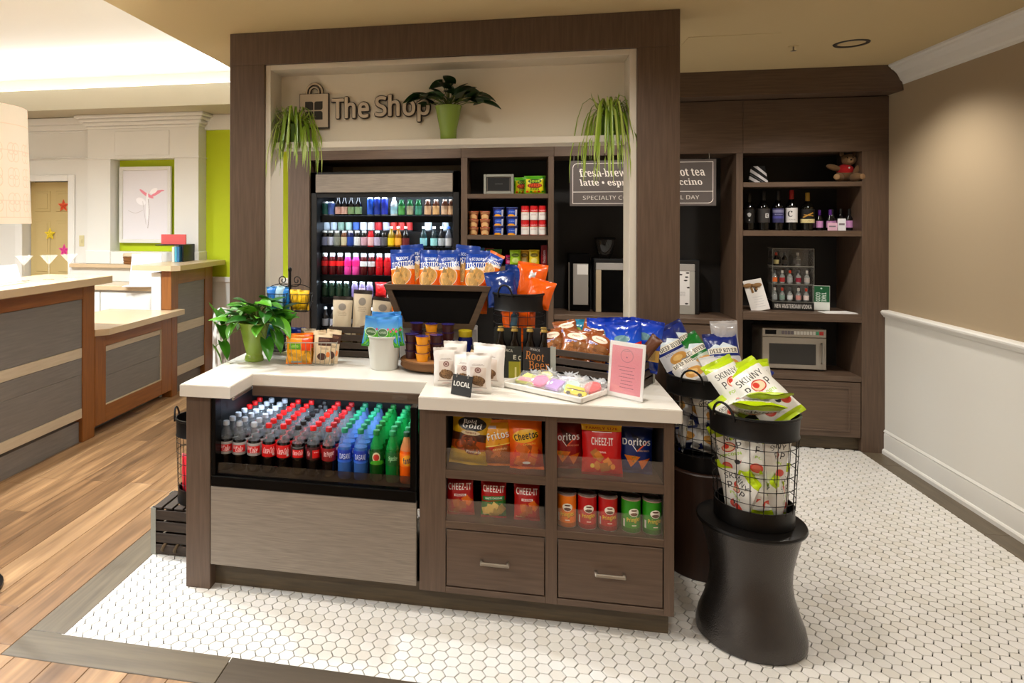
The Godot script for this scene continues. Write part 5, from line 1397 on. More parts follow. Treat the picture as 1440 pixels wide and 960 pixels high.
func vodka_case() -> void:
	var c := thing("display_case", "clear acrylic three-tier display case on a black base", "display case", V(1.98, 0.9685, -5.385), -8)
	part("base", bx(-0.145, 0.125, 0.0, 0.06, -0.16, 0.0, 0.003), M.black, c)
	part("top_panel", bx(-0.145, 0.125, 0.452, 0.456, -0.16, 0.0, 0.001), M.acrylic, c)
	part("side_panel", bx(-0.145, -0.142, 0.06, 0.452, -0.16, 0.0, 0.0005), M.acrylic, c)
	part("side_panel", bx(0.122, 0.125, 0.06, 0.452, -0.16, 0.0, 0.0005), M.acrylic, c)
	part("back_panel", bx(-0.142, 0.122, 0.06, 0.452, -0.16, -0.157, 0.0005), M.acrylic, c)
	for y in [0.19, 0.322]: part("tier", bx(-0.142, 0.122, y, y + 0.005, -0.156, -0.002, 0.0005), M.acrylic, c)
	var e := mb()
	for y in [0.062, 0.19, 0.322, 0.452]: e.box(V(-0.145, y, -0.002), V(0.125, y + 0.003, 0.0), 0.0); e.box(V(-0.146, y, -0.16), V(-0.143, y + 0.004, 0.0), 0.0)
	for x in [-0.145, 0.123]: e.box(V(x, 0.06, -0.002), V(x + 0.002, 0.455, 0.0), 0.0)
	part("edges", e.mesh(), mat("acrylic_edge", Color(0.55, 0.54, 0.5), 0.3), c)
	var a := Art.new(256, 52, Color(0.05, 0.05, 0.05)); a.text("NEW AMSTERDAM VODKA", 0.5, 0.5, 0.9, 0.6, Color(0.88, 0.87, 0.85))
	var q := mb(); q.quad(V(-0.143, 0.004, 0.0006), V(0.123, 0.004, 0.0006), V(0.123, 0.058, 0.0006), V(-0.143, 0.058, 0.0006), Vector3.BACK)
	part("print", q.mesh(), print_mat("vodka_print", a.im, 0.4), c)
	var i := 0
	var rows := [[0.0655, [[-0.12, "clear", [0.6, 0.62, 0.62]], [-0.07, "greenish clear", [0.5, 0.6, 0.55]], [-0.02, "white labelled", [0.85, 0.85, 0.85]], [0.035, "pink labelled", [0.80, 0.55, 0.52]], [0.085, "pale labelled", [0.88, 0.82, 0.80]]]],
		[0.1955, [[-0.12, "orange", [0.85, 0.40, 0.15]], [-0.07, "red", [0.62, 0.15, 0.15]], [-0.02, "grey", [0.6, 0.6, 0.6]], [0.035, "raspberry", [0.55, 0.12, 0.2]], [0.09, "white capped", [0.65, 0.62, 0.6]]]],
		[0.3275, [[-0.11, "cream labelled", [0.85, 0.82, 0.60]], [-0.055, "dark", [0.3, 0.28, 0.26]], [0.03, "clear round", [0.45, 0.45, 0.45]]]]]
	for r in 3:
		for b in rows[r][1]:
			var p: Vector3 = c.transform * V(b[0], rows[r][0] + 0.0005, -0.05)
			var o := thing("mini_bottle", "%s miniature bottle on the %s tier of the acrylic case" % [b[1], ["lowest", "middle", "highest"][r]], "miniature bottle", p, -8, "miniature bottles in the acrylic case")
			var cc := col3(b[2])
			var gm: Material = M.sb_dark if r == 2 and i != 12 else pane("mini_clear", Color(0.75, 0.77, 0.76), 0.35)
			part("body", lath("mini_b", [[0.0, 0.0], [0.016, 0.0], [0.0175, 0.004], [0.0175, 0.05], [0.007, 0.068], [0.0068, 0.082], [0.0, 0.082]], 16), gm, o)
			part("label", lath("mini_l", [[0.0178, 0.01], [0.0178, 0.042]], 16), mat("ml%d" % i, cc, 0.5), o)
			part("cap", lath("mini_c", [[0.0085, 0.074], [0.0085, 0.095], [0.0, 0.0955]], 12), mat("mc%d" % (i % 3), [Color(0.75, 0.73, 0.7), Color(0.7, 0.2, 0.1), Color(0.3, 0.3, 0.3)][i % 3], 0.3), o)
			i += 1

# ---------- goods on and in the counter island ----------
func soda(kind: String, label: String, at: Vector3, group: String) -> Node3D:
	# a half-litre plastic bottle: [liquid, shell, label print, cap]
	var o := thing("soda_bottle" if kind != "water" else "water_bottle", label, "bottle", at, 0, group)
	var liq := {"diet": Color(0.03, 0.018, 0.014), "cola": Color(0.03, 0.016, 0.012), "zero": Color(0.03, 0.016, 0.012), "cherry": Color(0.03, 0.014, 0.012), "pepper": Color(0.05, 0.014, 0.012), "water": Color(0.20, 0.36, 0.62), "ginger": Color(0.03, 0.26, 0.05), "lime": Color(0.04, 0.42, 0.16), "orange": Color(0.92, 0.36, 0.04)}
	var cap := {"diet": Color(0.66, 0.68, 0.72), "cola": Color(0.80, 0.05, 0.05), "zero": Color(0.05, 0.05, 0.055), "cherry": Color(0.78, 0.05, 0.06), "pepper": Color(0.60, 0.05, 0.07), "water": Color(0.08, 0.46, 0.33), "ginger": Color(0.06, 0.42, 0.16), "lime": Color(0.07, 0.50, 0.28), "orange": Color(0.05, 0.28, 0.14)}
	var lm: Material = M.get("soda_" + kind)
	part("liquid", lath("soda_liq", [[0.0, 0.004], [0.02, 0.002], [0.028, 0.006], [0.031, 0.016], [0.0305, 0.05], [0.031, 0.06], [0.031, 0.115], [0.0295, 0.132], [0.0275, 0.142], [0.0, 0.142]], 20), mat("liq_" + kind, liq[kind], 0.1), o)
	var sh: Material = pane("pet_clear", Color(0.70, 0.73, 0.76), 0.13, 0.06)
	if kind == "lime" or kind == "ginger": sh = pane("pet_green", Color(0.06, 0.55, 0.24), 0.72, 0.1)
	if kind == "water": sh = pane("pet_blue", Color(0.45, 0.62, 0.88), 0.28, 0.06)
	if kind == "orange": sh = pane("pet_orange", Color(0.93, 0.62, 0.40), 0.55, 0.08)
	part("shell", lath("soda_sh", [[0.0280, 0.1425], [0.0282, 0.146], [0.0255, 0.155], [0.0205, 0.170], [0.0155, 0.185], [0.0125, 0.196], [0.0115, 0.203]], 20), sh, o)
	part("label", lath("soda_lab", [[0.0315, 0.078], [0.0318, 0.082], [0.0318, 0.128], [0.0305, 0.132]], 20), lm, o).rotation.y = PI + deg_to_rad(16)
	part("cap", lath("soda_cap", [[0.0128, 0.199], [0.0145, 0.200], [0.0145, 0.216], [0.013, 0.2185], [0.0, 0.2185]], 18), mat("cap_" + kind, cap[kind], 0.4), o)
	return o

func soda_arts() -> void:
	var red := Color(0.80, 0.04, 0.06)
	var a := Art.new(256, 56, Color(0.62, 0.61, 0.60)); a.rect(0.34, 0.22, 0.68, 0.80, red); a.text("Diet", 0.42, 0.38, 0.10, 0.3, Color(0.95, 0.95, 0.95), "serifb", 0.25); a.text("Coke", 0.53, 0.52, 0.17, 0.5, Color(0.96, 0.94, 0.94), "serifb", 0.3); print_mat("soda_diet", a.im)
	a = Art.new(256, 56, red); a.text("Coca-Cola", 0.5, 0.45, 0.28, 0.55, Color(0.97, 0.95, 0.95), "serifb", 0.3); a.rect(0.58, 0.72, 0.64, 0.9, Color(0.9, 0.88, 0.88)); print_mat("soda_cola", a.im)
	a = Art.new(256, 56, Color(0.06, 0.05, 0.05)); a.rect(0.36, 0.25, 0.62, 0.9, red); a.text("Coca-Cola", 0.49, 0.5, 0.24, 0.4, Color(0.96, 0.94, 0.94), "serifb", 0.3); a.rect(0.36, 0.08, 0.62, 0.13, Color(0.5, 0.5, 0.5)); print_mat("soda_zero", a.im)
	a = Art.new(256, 56, Color(0.22, 0.03, 0.05)); a.rect(0.48, 0.2, 0.66, 0.85, red); a.oval(0.38, 0.5, 0.06, 0.35, Color(0.45, 0.06, 0.10)); a.text("Co", 0.38, 0.5, 0.08, 0.4, Color(0.85, 0.7, 0.7), "serifb", 0.3); a.scrawl(0.5, 0.64, 0.35, 3, Color(0.95, 0.8, 0.8), 2); print_mat("soda_cherry", a.im)
	a = Art.new(256, 56, Color(0.48, 0.04, 0.06)); a.text("Dr Pepper", 0.5, 0.45, 0.26, 0.5, Color(0.93, 0.86, 0.86), "serifb", 0.2, -8); print_mat("soda_pepper", a.im)
	a = Art.new(256, 56, Color(0.08, 0.20, 0.62)); a.rect(0, 0.8, 1, 1, Color(0.2, 0.42, 0.85)); a.text("DASANI", 0.5, 0.5, 0.26, 0.42, Color(0.95, 0.97, 1.0), "sans"); print_mat("soda_water", a.im)
	a = Art.new(256, 56, Color(0.03, 0.28, 0.06)); a.oval(0.48, 0.42, 0.09, 0.40, Color(0.82, 0.78, 0.62)); a.oval(0.48, 0.42, 0.065, 0.27, Color(0.72, 0.18, 0.14)); a.oval(0.52, 0.95, 0.2, 0.3, Color(0.25, 0.62, 0.12)); print_mat("soda_ginger", a.im)
	a = Art.new(256, 56, Color(0.03, 0.36, 0.14)); a.text("Sprite", 0.49, 0.45, 0.20, 0.5, Color(0.72, 0.92, 0.72), "serifb", 0.15); print_mat("soda_lime", a.im)
	a = Art.new(256, 56, Color(0.95, 0.45, 0.06)); a.oval(0.5, 0.5, 0.13, 0.42, Color(0.97, 0.66, 0.15)); a.text("fanta", 0.5, 0.5, 0.20, 0.5, Color(0.06, 0.10, 0.35), "sansb", 0, -8); print_mat("soda_orange", a.im)

func bottles_in_bin() -> void:
	soda_arts()
	var cols := [[-1.30, "diet", "silver capped cola bottle", "silver capped"], [-1.238, "diet", "silver capped cola bottle", "silver capped"], [-1.168, "diet", "silver capped cola bottle", "silver capped"], [-1.098, "cola", "red label cola bottle", "red label"], [-1.028, "cola", "red label cola bottle", "red label"], [-0.958, "zero", "black capped cola bottle", "black capped"], [-0.888, "cherry", "dark label cola bottle", "dark label"], [-0.817, "pepper", "maroon label soda bottle", "maroon label"], [-0.746, "water", "blue label water bottle", "water"], [-0.676, "water", "blue label water bottle", "water"], [-0.607, "ginger", "dark green ginger ale bottle", "ginger ale"], [-0.537, "lime", "bright green soda bottle", "bright green"], [-0.475, "orange", "orange soda bottle", "right end"]]
	var proto := {}
	var seen_ := {}
	for c in cols.size():
		var e: Array = cols[c]
		seen_[e[3]] = seen_.get(e[3], -1) + 1
		for r in 7:
			var kind: String = e[1]
			var say: String = e[2]
			if c == 12 and r > 0: kind = "lime"; say = "bright green soda bottle"
			if c == 0 and r > 3: kind = "cola"; say = "red label cola bottle"
			var at := V(e[0] + 0.002 * sin(c * 7.0 + r * 3.0), 0.5005, -2.822 - 0.0665 * r)
			var where: String = "in front row" if r == 0 else "%s from the front" % ORD[r]
			var col: String = "%s column" % e[3]
			if e[3] in ["silver capped", "red label", "water"]: col = "%s %s column" % [ORD[seen_[e[3]]], e[3]]
			var lab := "%s %s, %s of the bottle cooler" % [say, where, col]
			if not proto.has(kind):
				proto[kind] = soda(kind, lab, at, "bottles in the open cooler")
			else:
				copy_of(proto[kind], lab, at, Basis(Vector3.UP, deg_to_rad(-8.0 + 16.0 * fposmod(sin(c * 12.9 + r * 78.2) * 43.7, 1.0))))

func chip_arts() -> void:
	var W := Color(0.96, 0.95, 0.93)
	var a := Art.new(192, 256, Color(0.80, 0.62, 0.04))
	a.rect(0, 0.36, 1, 0.66, Color(0.28, 0.13, 0.05)); a.oval(0.5, 0.62, 0.62, 0.12, Color(0.72, 0.30, 0.06)); a.chips(0.40, 0.62, 0.26, Color(0.55, 0.26, 0.08), 9, 2, 2); a.oval(0.52, 0.16, 0.38, 0.15, Color(0.07, 0.07, 0.08)); a.text("Rold", 0.46, 0.105, 0.36, 0.08, W, "serifb", 0.15); a.text("Gold", 0.53, 0.19, 0.54, 0.12, W, "serifb", 0.15); a.oval(0.5, 0.345, 0.26, 0.05, Color(0.86, 0.78, 0.62)); a.text("TWISTS", 0.5, 0.345, 0.3, 0.035, Color(0.45, 0.2, 0.1)); a.rect(0, 0.80, 1, 1, Color(0.72, 0.58, 0.03)); a.text("Pretzels", 0.62, 0.74, 0.4, 0.06, W, "serifb", 0.1)
	print_mat("b_pretzel", a.im, 0.3)
	a = Art.new(192, 256, Color(0.92, 0.62, 0.05))
	a.poly([V2(0, 0.62), V2(1, 0.50), V2(1, 1), V2(0, 1)], Color(0.75, 0.10, 0.03)); a.chips(0.5, 0.86, 0.42, Color(0.80, 0.42, 0.12), 22, 4, 1); a.rect(0.02, 0.08, 0.5, 0.15, Color(0.80, 0.75, 0.80)); a.oval(0.08, 0.115, 0.07, 0.05, Color(0.20, 0.25, 0.6)); a.text("Fritos", 0.55, 0.31, 0.80, 0.20, Color(0.55, 0.03, 0.03), "sansb", -0.1, -10); a.text("Fritos", 0.54, 0.30, 0.78, 0.19, W, "sansb", -0.1, -10); a.text("ORIGINAL", 0.6, 0.63, 0.5, 0.05, Color(0.95, 0.8, 0.6), "sansb", 0, -8); a.line(V2(0, 0.60), V2(1, 0.48), 0.02, Color(0.95, 0.85, 0.4))
	print_mat("b_corn", a.im, 0.3)
	a = Art.new(192, 256, Color(0.93, 0.40, 0.03))
	a.fade(0.5, 1.0, Color(0.93, 0.38, 0.03), Color(0.72, 0.10, 0.03)); a.oval(0.55, 0.70, 0.42, 0.16, Color(0.80, 0.13, 0.05)); a.chips(0.5, 0.74, 0.28, Color(0.95, 0.45, 0.08), 14, 8, 1); a.oval(0.50, 0.33, 0.40, 0.14, Color(0.95, 0.72, 0.06), -0.15); a.text("Cheetos", 0.52, 0.33, 0.74, 0.15, Color(0.08, 0.06, 0.05), "sansb", 0, -10); a.text("Crunchy", 0.62, 0.50, 0.4, 0.06, Color(0.96, 0.75, 0.25), "sansb", 0.1, -8); a.oval(0.5, 0.90, 0.12, 0.03, W)
	print_mat("b_puff", a.im, 0.3)
	for k in 3:
		a = Art.new(160, 192, Color(0.70, 0.04, 0.04))
		a.fade(0, 0.25, Color(0.50, 0.03, 0.03), Color(0.70, 0.04, 0.04))
		a.text("CHEEZ-IT", 0.5, 0.20, 0.86, 0.20, W, "sansb")
		if k == 1:
			a.poly([V2(0, 0.58), V2(1, 0.5), V2(1, 1), V2(0, 1)], Color(0.12, 0.45, 0.14)); a.poly([V2(0.05, 0.42), V2(0.95, 0.38), V2(0.95, 0.5), V2(0.05, 0.54)], Color(0.15, 0.5, 0.25)); a.text("WHITE CHEDDAR", 0.5, 0.46, 0.7, 0.06, W, "sansb", 0, -3)
			a.chips(0.5, 0.76, 0.34, Color(0.95, 0.80, 0.40), 8, 21, 1)
		else:
			a.rect(0.28, 0.40, 0.74, 0.47, W); a.text("ORIGINAL", 0.51, 0.435, 0.4, 0.05, Color(0.7, 0.04, 0.04))
			a.chips(0.5, 0.74, 0.32, Color(0.93, 0.45, 0.08), 7, 31 + k, 1)
		a.rect(0.06, 0.92, 0.3, 0.94, Color(0.9, 0.8, 0.6))
		if k == 2:
			a = Art.new(224, 256, Color(0.80, 0.05, 0.05)); a.rect(0, 0, 1, 0.11, Color(0.95, 0.72, 0.10)); a.text("FAMILY SIZE", 0.5, 0.055, 0.8, 0.05, Color(0.75, 0.25, 0.05)); a.rect(0.25, 0.12, 0.75, 0.135, W); a.text("CHEEZ-IT", 0.5, 0.32, 0.56, 0.17, W, "sansb"); a.text("ORIGINAL", 0.47, 0.54, 0.26, 0.04, W); a.chips(0.5, 0.72, 0.24, Color(0.95, 0.58, 0.18), 7, 37, 1); a.oval(0.25, 0.84, 0.05, 0.05, Color(0.95, 0.85, 0.3)); a.oval(0.76, 0.84, 0.06, 0.06, Color(0.95, 0.6, 0.2))
		print_mat("b_cracker%d" % k, a.im, 0.35)
	for k in 2:
		var c: Color = [Color(0.60, 0.05, 0.04), Color(0.03, 0.14, 0.42)][k]
		a = Art.new(176, 224, c); a.fade(0, 0.3, c.darkened(0.45), c)
		a.poly([V2(0.32, 0.10), V2(0.80, 0.30), V2(0.50, 0.52)], c.darkened(0.5)); a.line(V2(0.50, 0.52), V2(0.86, 0.28), 0.03, Color(0.95, 0.35, 0.15)); a.line(V2(0.50, 0.52), V2(0.36, 0.38), 0.02, W)
		a.text("Doritos", 0.5, 0.31, 0.88, 0.17, W, "sansb", 0.05, -2)
		a.text("NACHO CHEESE" if k == 0 else "COOL RANCH", 0.72, 0.50, 0.36, 0.04, Color(0.95, 0.7, 0.5))
		a.poly([V2(0.12, 0.62), V2(0.62, 0.64), V2(0.34, 0.90)], Color(0.92, 0.48, 0.08)); a.poly([V2(0.56, 0.74), V2(0.92, 0.66), V2(0.68, 0.94)], Color(0.88, 0.42, 0.06)); a.chips(0.36, 0.70, 0.10, Color(0.97, 0.66, 0.2), 5, 3 + k, 0)
		print_mat("b_tri%d" % k, a.im, 0.3)
	for k in 3:
		var c: Color = [Color(0.93, 0.48, 0.06), Color(0.72, 0.05, 0.06), Color(0.16, 0.55, 0.08)][k]
		a = Art.new(256, 140, c); a.rect(0, 0.86, 1, 1.0, c.darkened(0.25))
		a.oval(0.5, 0.36, 0.09, 0.13, Color(0.96, 0.94, 0.88)); a.oval(0.5, 0.42, 0.062, 0.05, Color(0.35, 0.18, 0.08)); a.oval(0.5, 0.30, 0.05, 0.025, Color(0.35, 0.18, 0.08))
		a.text("Pringles", 0.503, 0.615, 0.25, 0.20, Color(0.25, 0.05, 0.02), "sansb", 0, -6); a.text("Pringles", 0.5, 0.60, 0.25, 0.19, Color(0.98, 0.84, 0.12), "sansb", 0, -6); a.rect(0.46, 0.76, 0.54, 0.785, Color(0.95, 0.92, 0.85)); a.rect(0.30, 0.6, 0.34, 0.85, Color(0.85, 0.84, 0.82))
		print_mat("can_p%d" % k, a.im, 0.35)

func tube_can(k: int, label: String, at: Vector3) -> void:
	var o := thing("chip_can", label, "chip can", at, 0, "chip cans in the lower right cubby")
	part("tube", lath("tube_t", [[0.0365, 0.003], [0.0365, 0.127]], 24), M["can_p%d" % k], o).rotation.y = PI + 0.1 * k
	part("bottom", lath("tube_b", [[0.0, 0.001], [0.036, 0.0], [0.037, 0.003], [0.0365, 0.0035]], 24), M.steel, o)
	part("rim", lath("tube_r", [[0.0365, 0.1268], [0.0378, 0.128], [0.0378, 0.131], [0.0365, 0.133]], 24), mat("rim_pink", Color(0.72, 0.58, 0.54), 0.35, 0.3), o)
	part("lid", lath("tube_l", [[0.0378, 0.131], [0.037, 0.138], [0.034, 0.1385], [0.033, 0.135], [0.0, 0.135]], 24), pane("lid_clear", Color(0.45, 0.40, 0.38), 0.7, 0.1), o)

func cubby_stock() -> void:
	chip_arts()
	var y1 := 0.6025
	var y2 := 0.3925
	var z := -2.735
	bag("chip_bag", "large yellow pretzel bag with a dark oval, in the upper left cubby", "chip bag", V(-0.212, y1, z - 0.075), 0.16, 0.208, 0.07, M.b_pretzel, mat("s_yellow", Color(0.78, 0.62, 0.05), 0.35), 3, "snack bags in the counter cubbies", 1, lean(2, -10, -5))
	bag("chip_bag", "yellow and red corn chip bag in the middle of the upper left cubby", "chip bag", V(-0.09, y1, z - 0.085), 0.125, 0.185, 0.06, M.b_corn, mat("s_orange", Color(0.85, 0.45, 0.08), 0.35), 3, "snack bags in the counter cubbies", 2, lean(2, -10, 2))
	bag("chip_bag", "orange cheese snack bag at the right of the upper left cubby", "chip bag", V(0.03, y1, z - 0.07), 0.138, 0.207, 0.065, M.b_puff, mat("s_org2", Color(0.88, 0.38, 0.04), 0.35), 3, "snack bags in the counter cubbies", 3, lean(-2, -10, 3))
	for e in [[-0.24, 0, "red cheese cracker bag at the left of the lower left cubby", 0.115], [-0.105, 1, "red and green cheese cracker bag in the middle of the lower left cubby", 0.105], [0.03, 0, "red cheese cracker bag at the right of the lower left cubby", 0.105]]:
		bag("cracker_bag", e[2], "cracker bag", V(e[0], y2, z - 0.07), e[3], 0.152, 0.05, M["b_cracker%d" % e[1]], mat("s_red", Color(0.55, 0.03, 0.03), 0.35), 3, "snack bags in the counter cubbies", 5 + e[1], lean(2, -8, 0 if e[0] > -0.2 else 3))
	bag("chip_bag", "red tortilla chip bag at the left of the upper right cubby", "chip bag", V(0.195, y1, z - 0.11), 0.13, 0.195, 0.055, M.b_tri0, mat("s_red", Color(0.55, 0.03, 0.03)), 3, "snack bags in the counter cubbies", 8, lean(0, -8, 3))
	bag("cracker_bag", "large red cheese cracker pouch with yellow band, front of the upper right cubby", "cracker bag", V(0.325, y1, z - 0.06), 0.158, 0.205, 0.055, M.b_cracker2, mat("s_yel2", Color(0.90, 0.65, 0.10), 0.35), 3, "snack bags in the counter cubbies", 9, lean(0, -8, 0), mat("s_red", Color(0.55, 0.03, 0.03)))
	bag("chip_bag", "blue tortilla chip bag at the right of the upper right cubby", "chip bag", V(0.46, y1, z - 0.11), 0.13, 0.19, 0.055, M.b_tri1, mat("s_blue", Color(0.04, 0.13, 0.38), 0.35), 3, "snack bags in the counter cubbies", 10, lean(0, -8, -2))
	for e in [[0.189, 0, "orange chip can at the left of the lower right cubby"], [0.268, 1, "red chip can, the first of the two red ones in the cubby"], [0.348, 1, "red chip can beside the green ones in the cubby"], [0.436, 2, "green chip can beside the red ones in the cubby"], [0.516, 2, "green chip can at the right end of the cubby"]]:
		tube_can(e[1], e[2], V(e[0], y2, z - 0.065))

func crate(called: String, label: String, at: Vector3, w: float, h: float, d: float, turn: float, slats: int, metal: bool) -> Node3D:
	var o := thing(called, label, "crate", at, turn)
	var sh := h / slats
	for i in slats:
		var y0 := i * sh + 0.004
		var y1 := (i + 1) * sh - 0.006
		part("slat", bx(-w / 2, w / 2, y0, y1, d / 2 - 0.008, d / 2, 0.0015), M.crate_wood, o)
		part("slat", bx(-w / 2, w / 2, y0, y1, -d / 2, -d / 2 + 0.008, 0.0015), M.crate_wood, o)
		part("slat", bx(-w / 2, -w / 2 + 0.008, y0, y1, -d / 2 + 0.0085, d / 2 - 0.0085, 0.0015), M.crate_wood, o)
		part("slat", bx(w / 2 - 0.008, w / 2, y0, y1, -d / 2 + 0.0085, d / 2 - 0.0085, 0.0015), M.crate_wood, o)
	part("floor_board", bx(-w / 2 + 0.009, w / 2 - 0.009, 0.002, 0.01, -d / 2 + 0.009, d / 2 - 0.009, 0.001), M.crate_wood, o)
	if metal:
		for sx in [-1.0, 1.0]:
			for sz in [-1.0, 1.0]:
				var b := mb()
				b.box(V(sx * (w / 2 + 0.002) - (0.026 if sx > 0 else 0.0), 0, sz * (d / 2 + 0.0005) - 0.0), V(sx * (w / 2 + 0.002) + (0.026 if sx < 0 else 0.0), h + 0.004, sz * (d / 2 + 0.0025)), 0.0005)
				b.box(V(sx * (w / 2 + 0.0005), 0, sz * (d / 2) - (0.026 if sz > 0 else 0.0)), V(sx * (w / 2 + 0.0025), h + 0.004, sz * (d / 2) + (0.026 if sz < 0 else 0.0)), 0.0005)
				part("corner_bracket", b.mesh(), M.galv, o)
	return o

func kraft_art(sd: int) -> Image:
	var a := Art.new(128, 192, Color(0.80, 0.74, 0.63)); a.oval(0.5, 0.14, 0.2, 0.07, Color(0.55, 0.52, 0.48)); a.scrawl(0.25, 0.75, 0.24, 3, Color(0.62, 0.56, 0.48), sd); a.chips(0.5, 0.78, 0.30, [Color(0.70, 0.45, 0.22), Color(0.48, 0.36, 0.20), Color(0.36, 0.30, 0.18), Color(0.55, 0.5, 0.45)][sd % 4], 7, sd, 1)
	a.rect(0, 0.96, 1, 1, Color(0.16, 0.12, 0.09))
	return a.im

func counter_goods() -> void:
	bottles_in_bin()
	cubby_stock()
	var Y := 0.9055
	# crate with kraft cookie bags, on the left of the chest
	crate("slatted_crate", "dark slatted wooden crate holding kraft cookie bags, left of the chest", V(-0.80, Y, -3.46), 0.375, 0.165, 0.125, 0, 4, false)
	var kb := [[-0.935, -3.44, 0.105, 0.30, 1, 3, -2], [-0.835, -3.455, 0.10, 0.335, 2, 6, -3], [-0.735, -3.45, 0.115, 0.30, 3, -3, -6], [-0.645, -3.47, 0.10, 0.25, 4, -6, -12]]
	for i in 4:
		var e: Array = kb[i]
		bag("cookie_bag", "cream cookie bag with dark edges, %s from the left in the slatted crate" % ORD[i], "cookie bag", V(e[0], Y + 0.012, e[1]), e[2], e[3], 0.055, print_mat("kraft%d" % i, kraft_art(i), 0.6), mat("kraft_dark", Color(0.16, 0.12, 0.09), 0.6), 0, "cookie bags in the slatted crate", 40 + i, lean(8, -4, e[6]))
	# white riser and the trapezoid chest with its chips
	single("riser_box", bx(-0.20, 0.19, 0, 0.172, -0.07, 0.07, 0.003), M.grey_box, "plain pale grey riser box under the chalkboard chest", "riser box", V(-0.405, Y, -3.45))
	var ch := thing("chalkboard_chest", "flared brown wooden chest with a blank chalkboard front, full of corn chip bags", "chest", V(-0.412, 1.079, -3.44))
	var tw := 0.272
	var bw := 0.185
	var hh := 0.218
	var fr := mb()
	fr.prism(PackedVector2Array([V2(-bw, 0), V2(bw, 0), V2(bw + 0.010, 0.026), V2(-bw - 0.010, 0.026)]), 0.062, 0.09)
	part("frame_rail", fr.mesh(), M.chest_wood, ch)
	fr = mb(); fr.prism(PackedVector2Array([V2(-tw + 0.010, hh - 0.026), V2(tw - 0.010, hh - 0.026), V2(tw, hh), V2(-tw, hh)]), 0.062, 0.095)
	part("frame_rail", fr.mesh(), M.chest_wood, ch)
	for s in [-1.0, 1.0]:
		fr = mb(); fr.prism(PackedVector2Array([V2(s * (bw + 0.010), 0.0265), V2(s * (bw - 0.022), 0.0265), V2(s * (tw - 0.042), hh - 0.0265), V2(s * (tw - 0.010), hh - 0.0265)]), 0.064, 0.09)
		part("frame_stile", fr.mesh(), M.chest_wood, ch)
		fr = mb(); fr.prism(PackedVector2Array([V2(s * bw, 0), V2(s * tw, hh), V2(s * (tw - 0.012), hh), V2(s * (bw - 0.012), 0)]), -0.075, 0.061)
		part("side_board", fr.mesh(), M.chest_wood, ch)
	fr = mb(); fr.prism(PackedVector2Array([V2(-bw + 0.014, 0.02), V2(bw - 0.014, 0.02), V2(tw - 0.034, hh - 0.02), V2(-tw + 0.034, hh - 0.02)]), 0.064, 0.072)
	part("chalkboard", fr.mesh(), mat("chalkboard", Color(0.06, 0.052, 0.047), 0.8, 0.0, 0.2), ch)
	fr = mb(); fr.prism(PackedVector2Array([V2(-bw + 0.013, 0), V2(bw - 0.013, 0), V2(tw - 0.013, hh), V2(-tw + 0.013, hh)]), -0.088, -0.076)
	part("back_board", fr.mesh(), M.chest_wood, ch)
	part("bottom_board", bx(-bw + 0.013, bw - 0.013, 0.0, 0.01, -0.075, 0.061, 0.0), M.chest_wood, ch)
	var a := Art.new(192, 288, Color(0.08, 0.24, 0.60)); a.rect(0, 0.31, 1, 1, Color(0.93, 0.46, 0.05)); a.poly([V2(0, 0.31), V2(0, 0.29), V2(1, 0.24), V2(1, 0.31)], Color(0.95, 0.9, 0.85)); a.oval(0.45, 0.45, 0.42, 0.16, Color(0.96, 0.90, 0.82), -0.2); a.oval(0.45, 0.45, 0.40, 0.148, Color(0.85, 0.62, 0.32), -0.2); a.chips(0.45, 0.45, 0.22, Color(0.88, 0.68, 0.38), 16, 12, 0); a.rect(0, 0.88, 1, 1, Color(0.93, 0.55, 0.05)); a.poly([V2(0.6, 0.66), V2(1, 0.35), V2(1, 1), V2(0.6, 1)], Color(0.93, 0.36, 0.05)); a.text("TOSTITOS", 0.5, 0.215, 0.92, 0.10, Color(0.97, 0.96, 0.95), "sansb", 0.1, -3); a.text("SCOOPS", 0.5, 0.11, 0.5, 0.06, Color(0.9, 0.92, 0.95), "sansb", 0.1)
	var tm := print_mat("b_scoop", a.im, 0.25)
	var tb := [[-0.588, 0.128, -3.412, 4, -14, 3], [-0.467, 0.118, -3.41, 0, -16, -2], [-0.347, 0.118, -3.41, 5, -16, 2], [-0.228, 0.13, -3.408, -2, -15, -3], [-0.535, 0.12, -3.468, 8, -10, 4], [-0.30, 0.13, -3.47, -5, -12, -5]]
	for i in 6:
		var e: Array = tb[i]
		var w: String = ["first in the front row of the chalkboard chest", "second in the front row of the chalkboard chest", "third in the front row of the chalkboard chest", "fourth in the front row of the chalkboard chest", "behind the first ones in the chalkboard chest", "behind the last ones in the chalkboard chest"][i]
		bag("chip_bag", "blue and orange corn chip bag, %s" % w, "chip bag", V(e[0], 1.155 if i < 4 else 1.175, e[2]), e[1], 0.325, 0.06, tm, mat("s_blue2", Color(0.09, 0.25, 0.60), 0.3), 0, "corn chip bags in the chest", 50 + i, lean(e[3], e[4], e[5]), mat("s_org3", Color(0.90, 0.42, 0.05), 0.3))
	bag("chip_bag", "orange corn chip bag tipped sideways at the right end of the chest", "chip bag", V(-0.178, 1.27, -3.45), 0.10, 0.20, 0.05, tm, mat("s_org3", Color(0.9, 0.42, 0.05)), 0, "corn chip bags in the chest", 57, lean(-40, -10, -18))
	# white bucket of grass-print bags
	var bk := thing("metal_bucket", "matte white metal bucket full of blue and green bags", "bucket", V(-0.648, Y, -3.19))
	part("pail", lath("pail", [[0.0, 0.003], [0.065, 0.0], [0.067, 0.004], [0.083, 0.153], [0.087, 0.157], [0.087, 0.162], [0.083, 0.163], [0.080, 0.155], [0.064, 0.008], [0.0, 0.008]], 32), mat("pail_white", Color(0.80, 0.80, 0.77), 0.45, 0.05), bk)
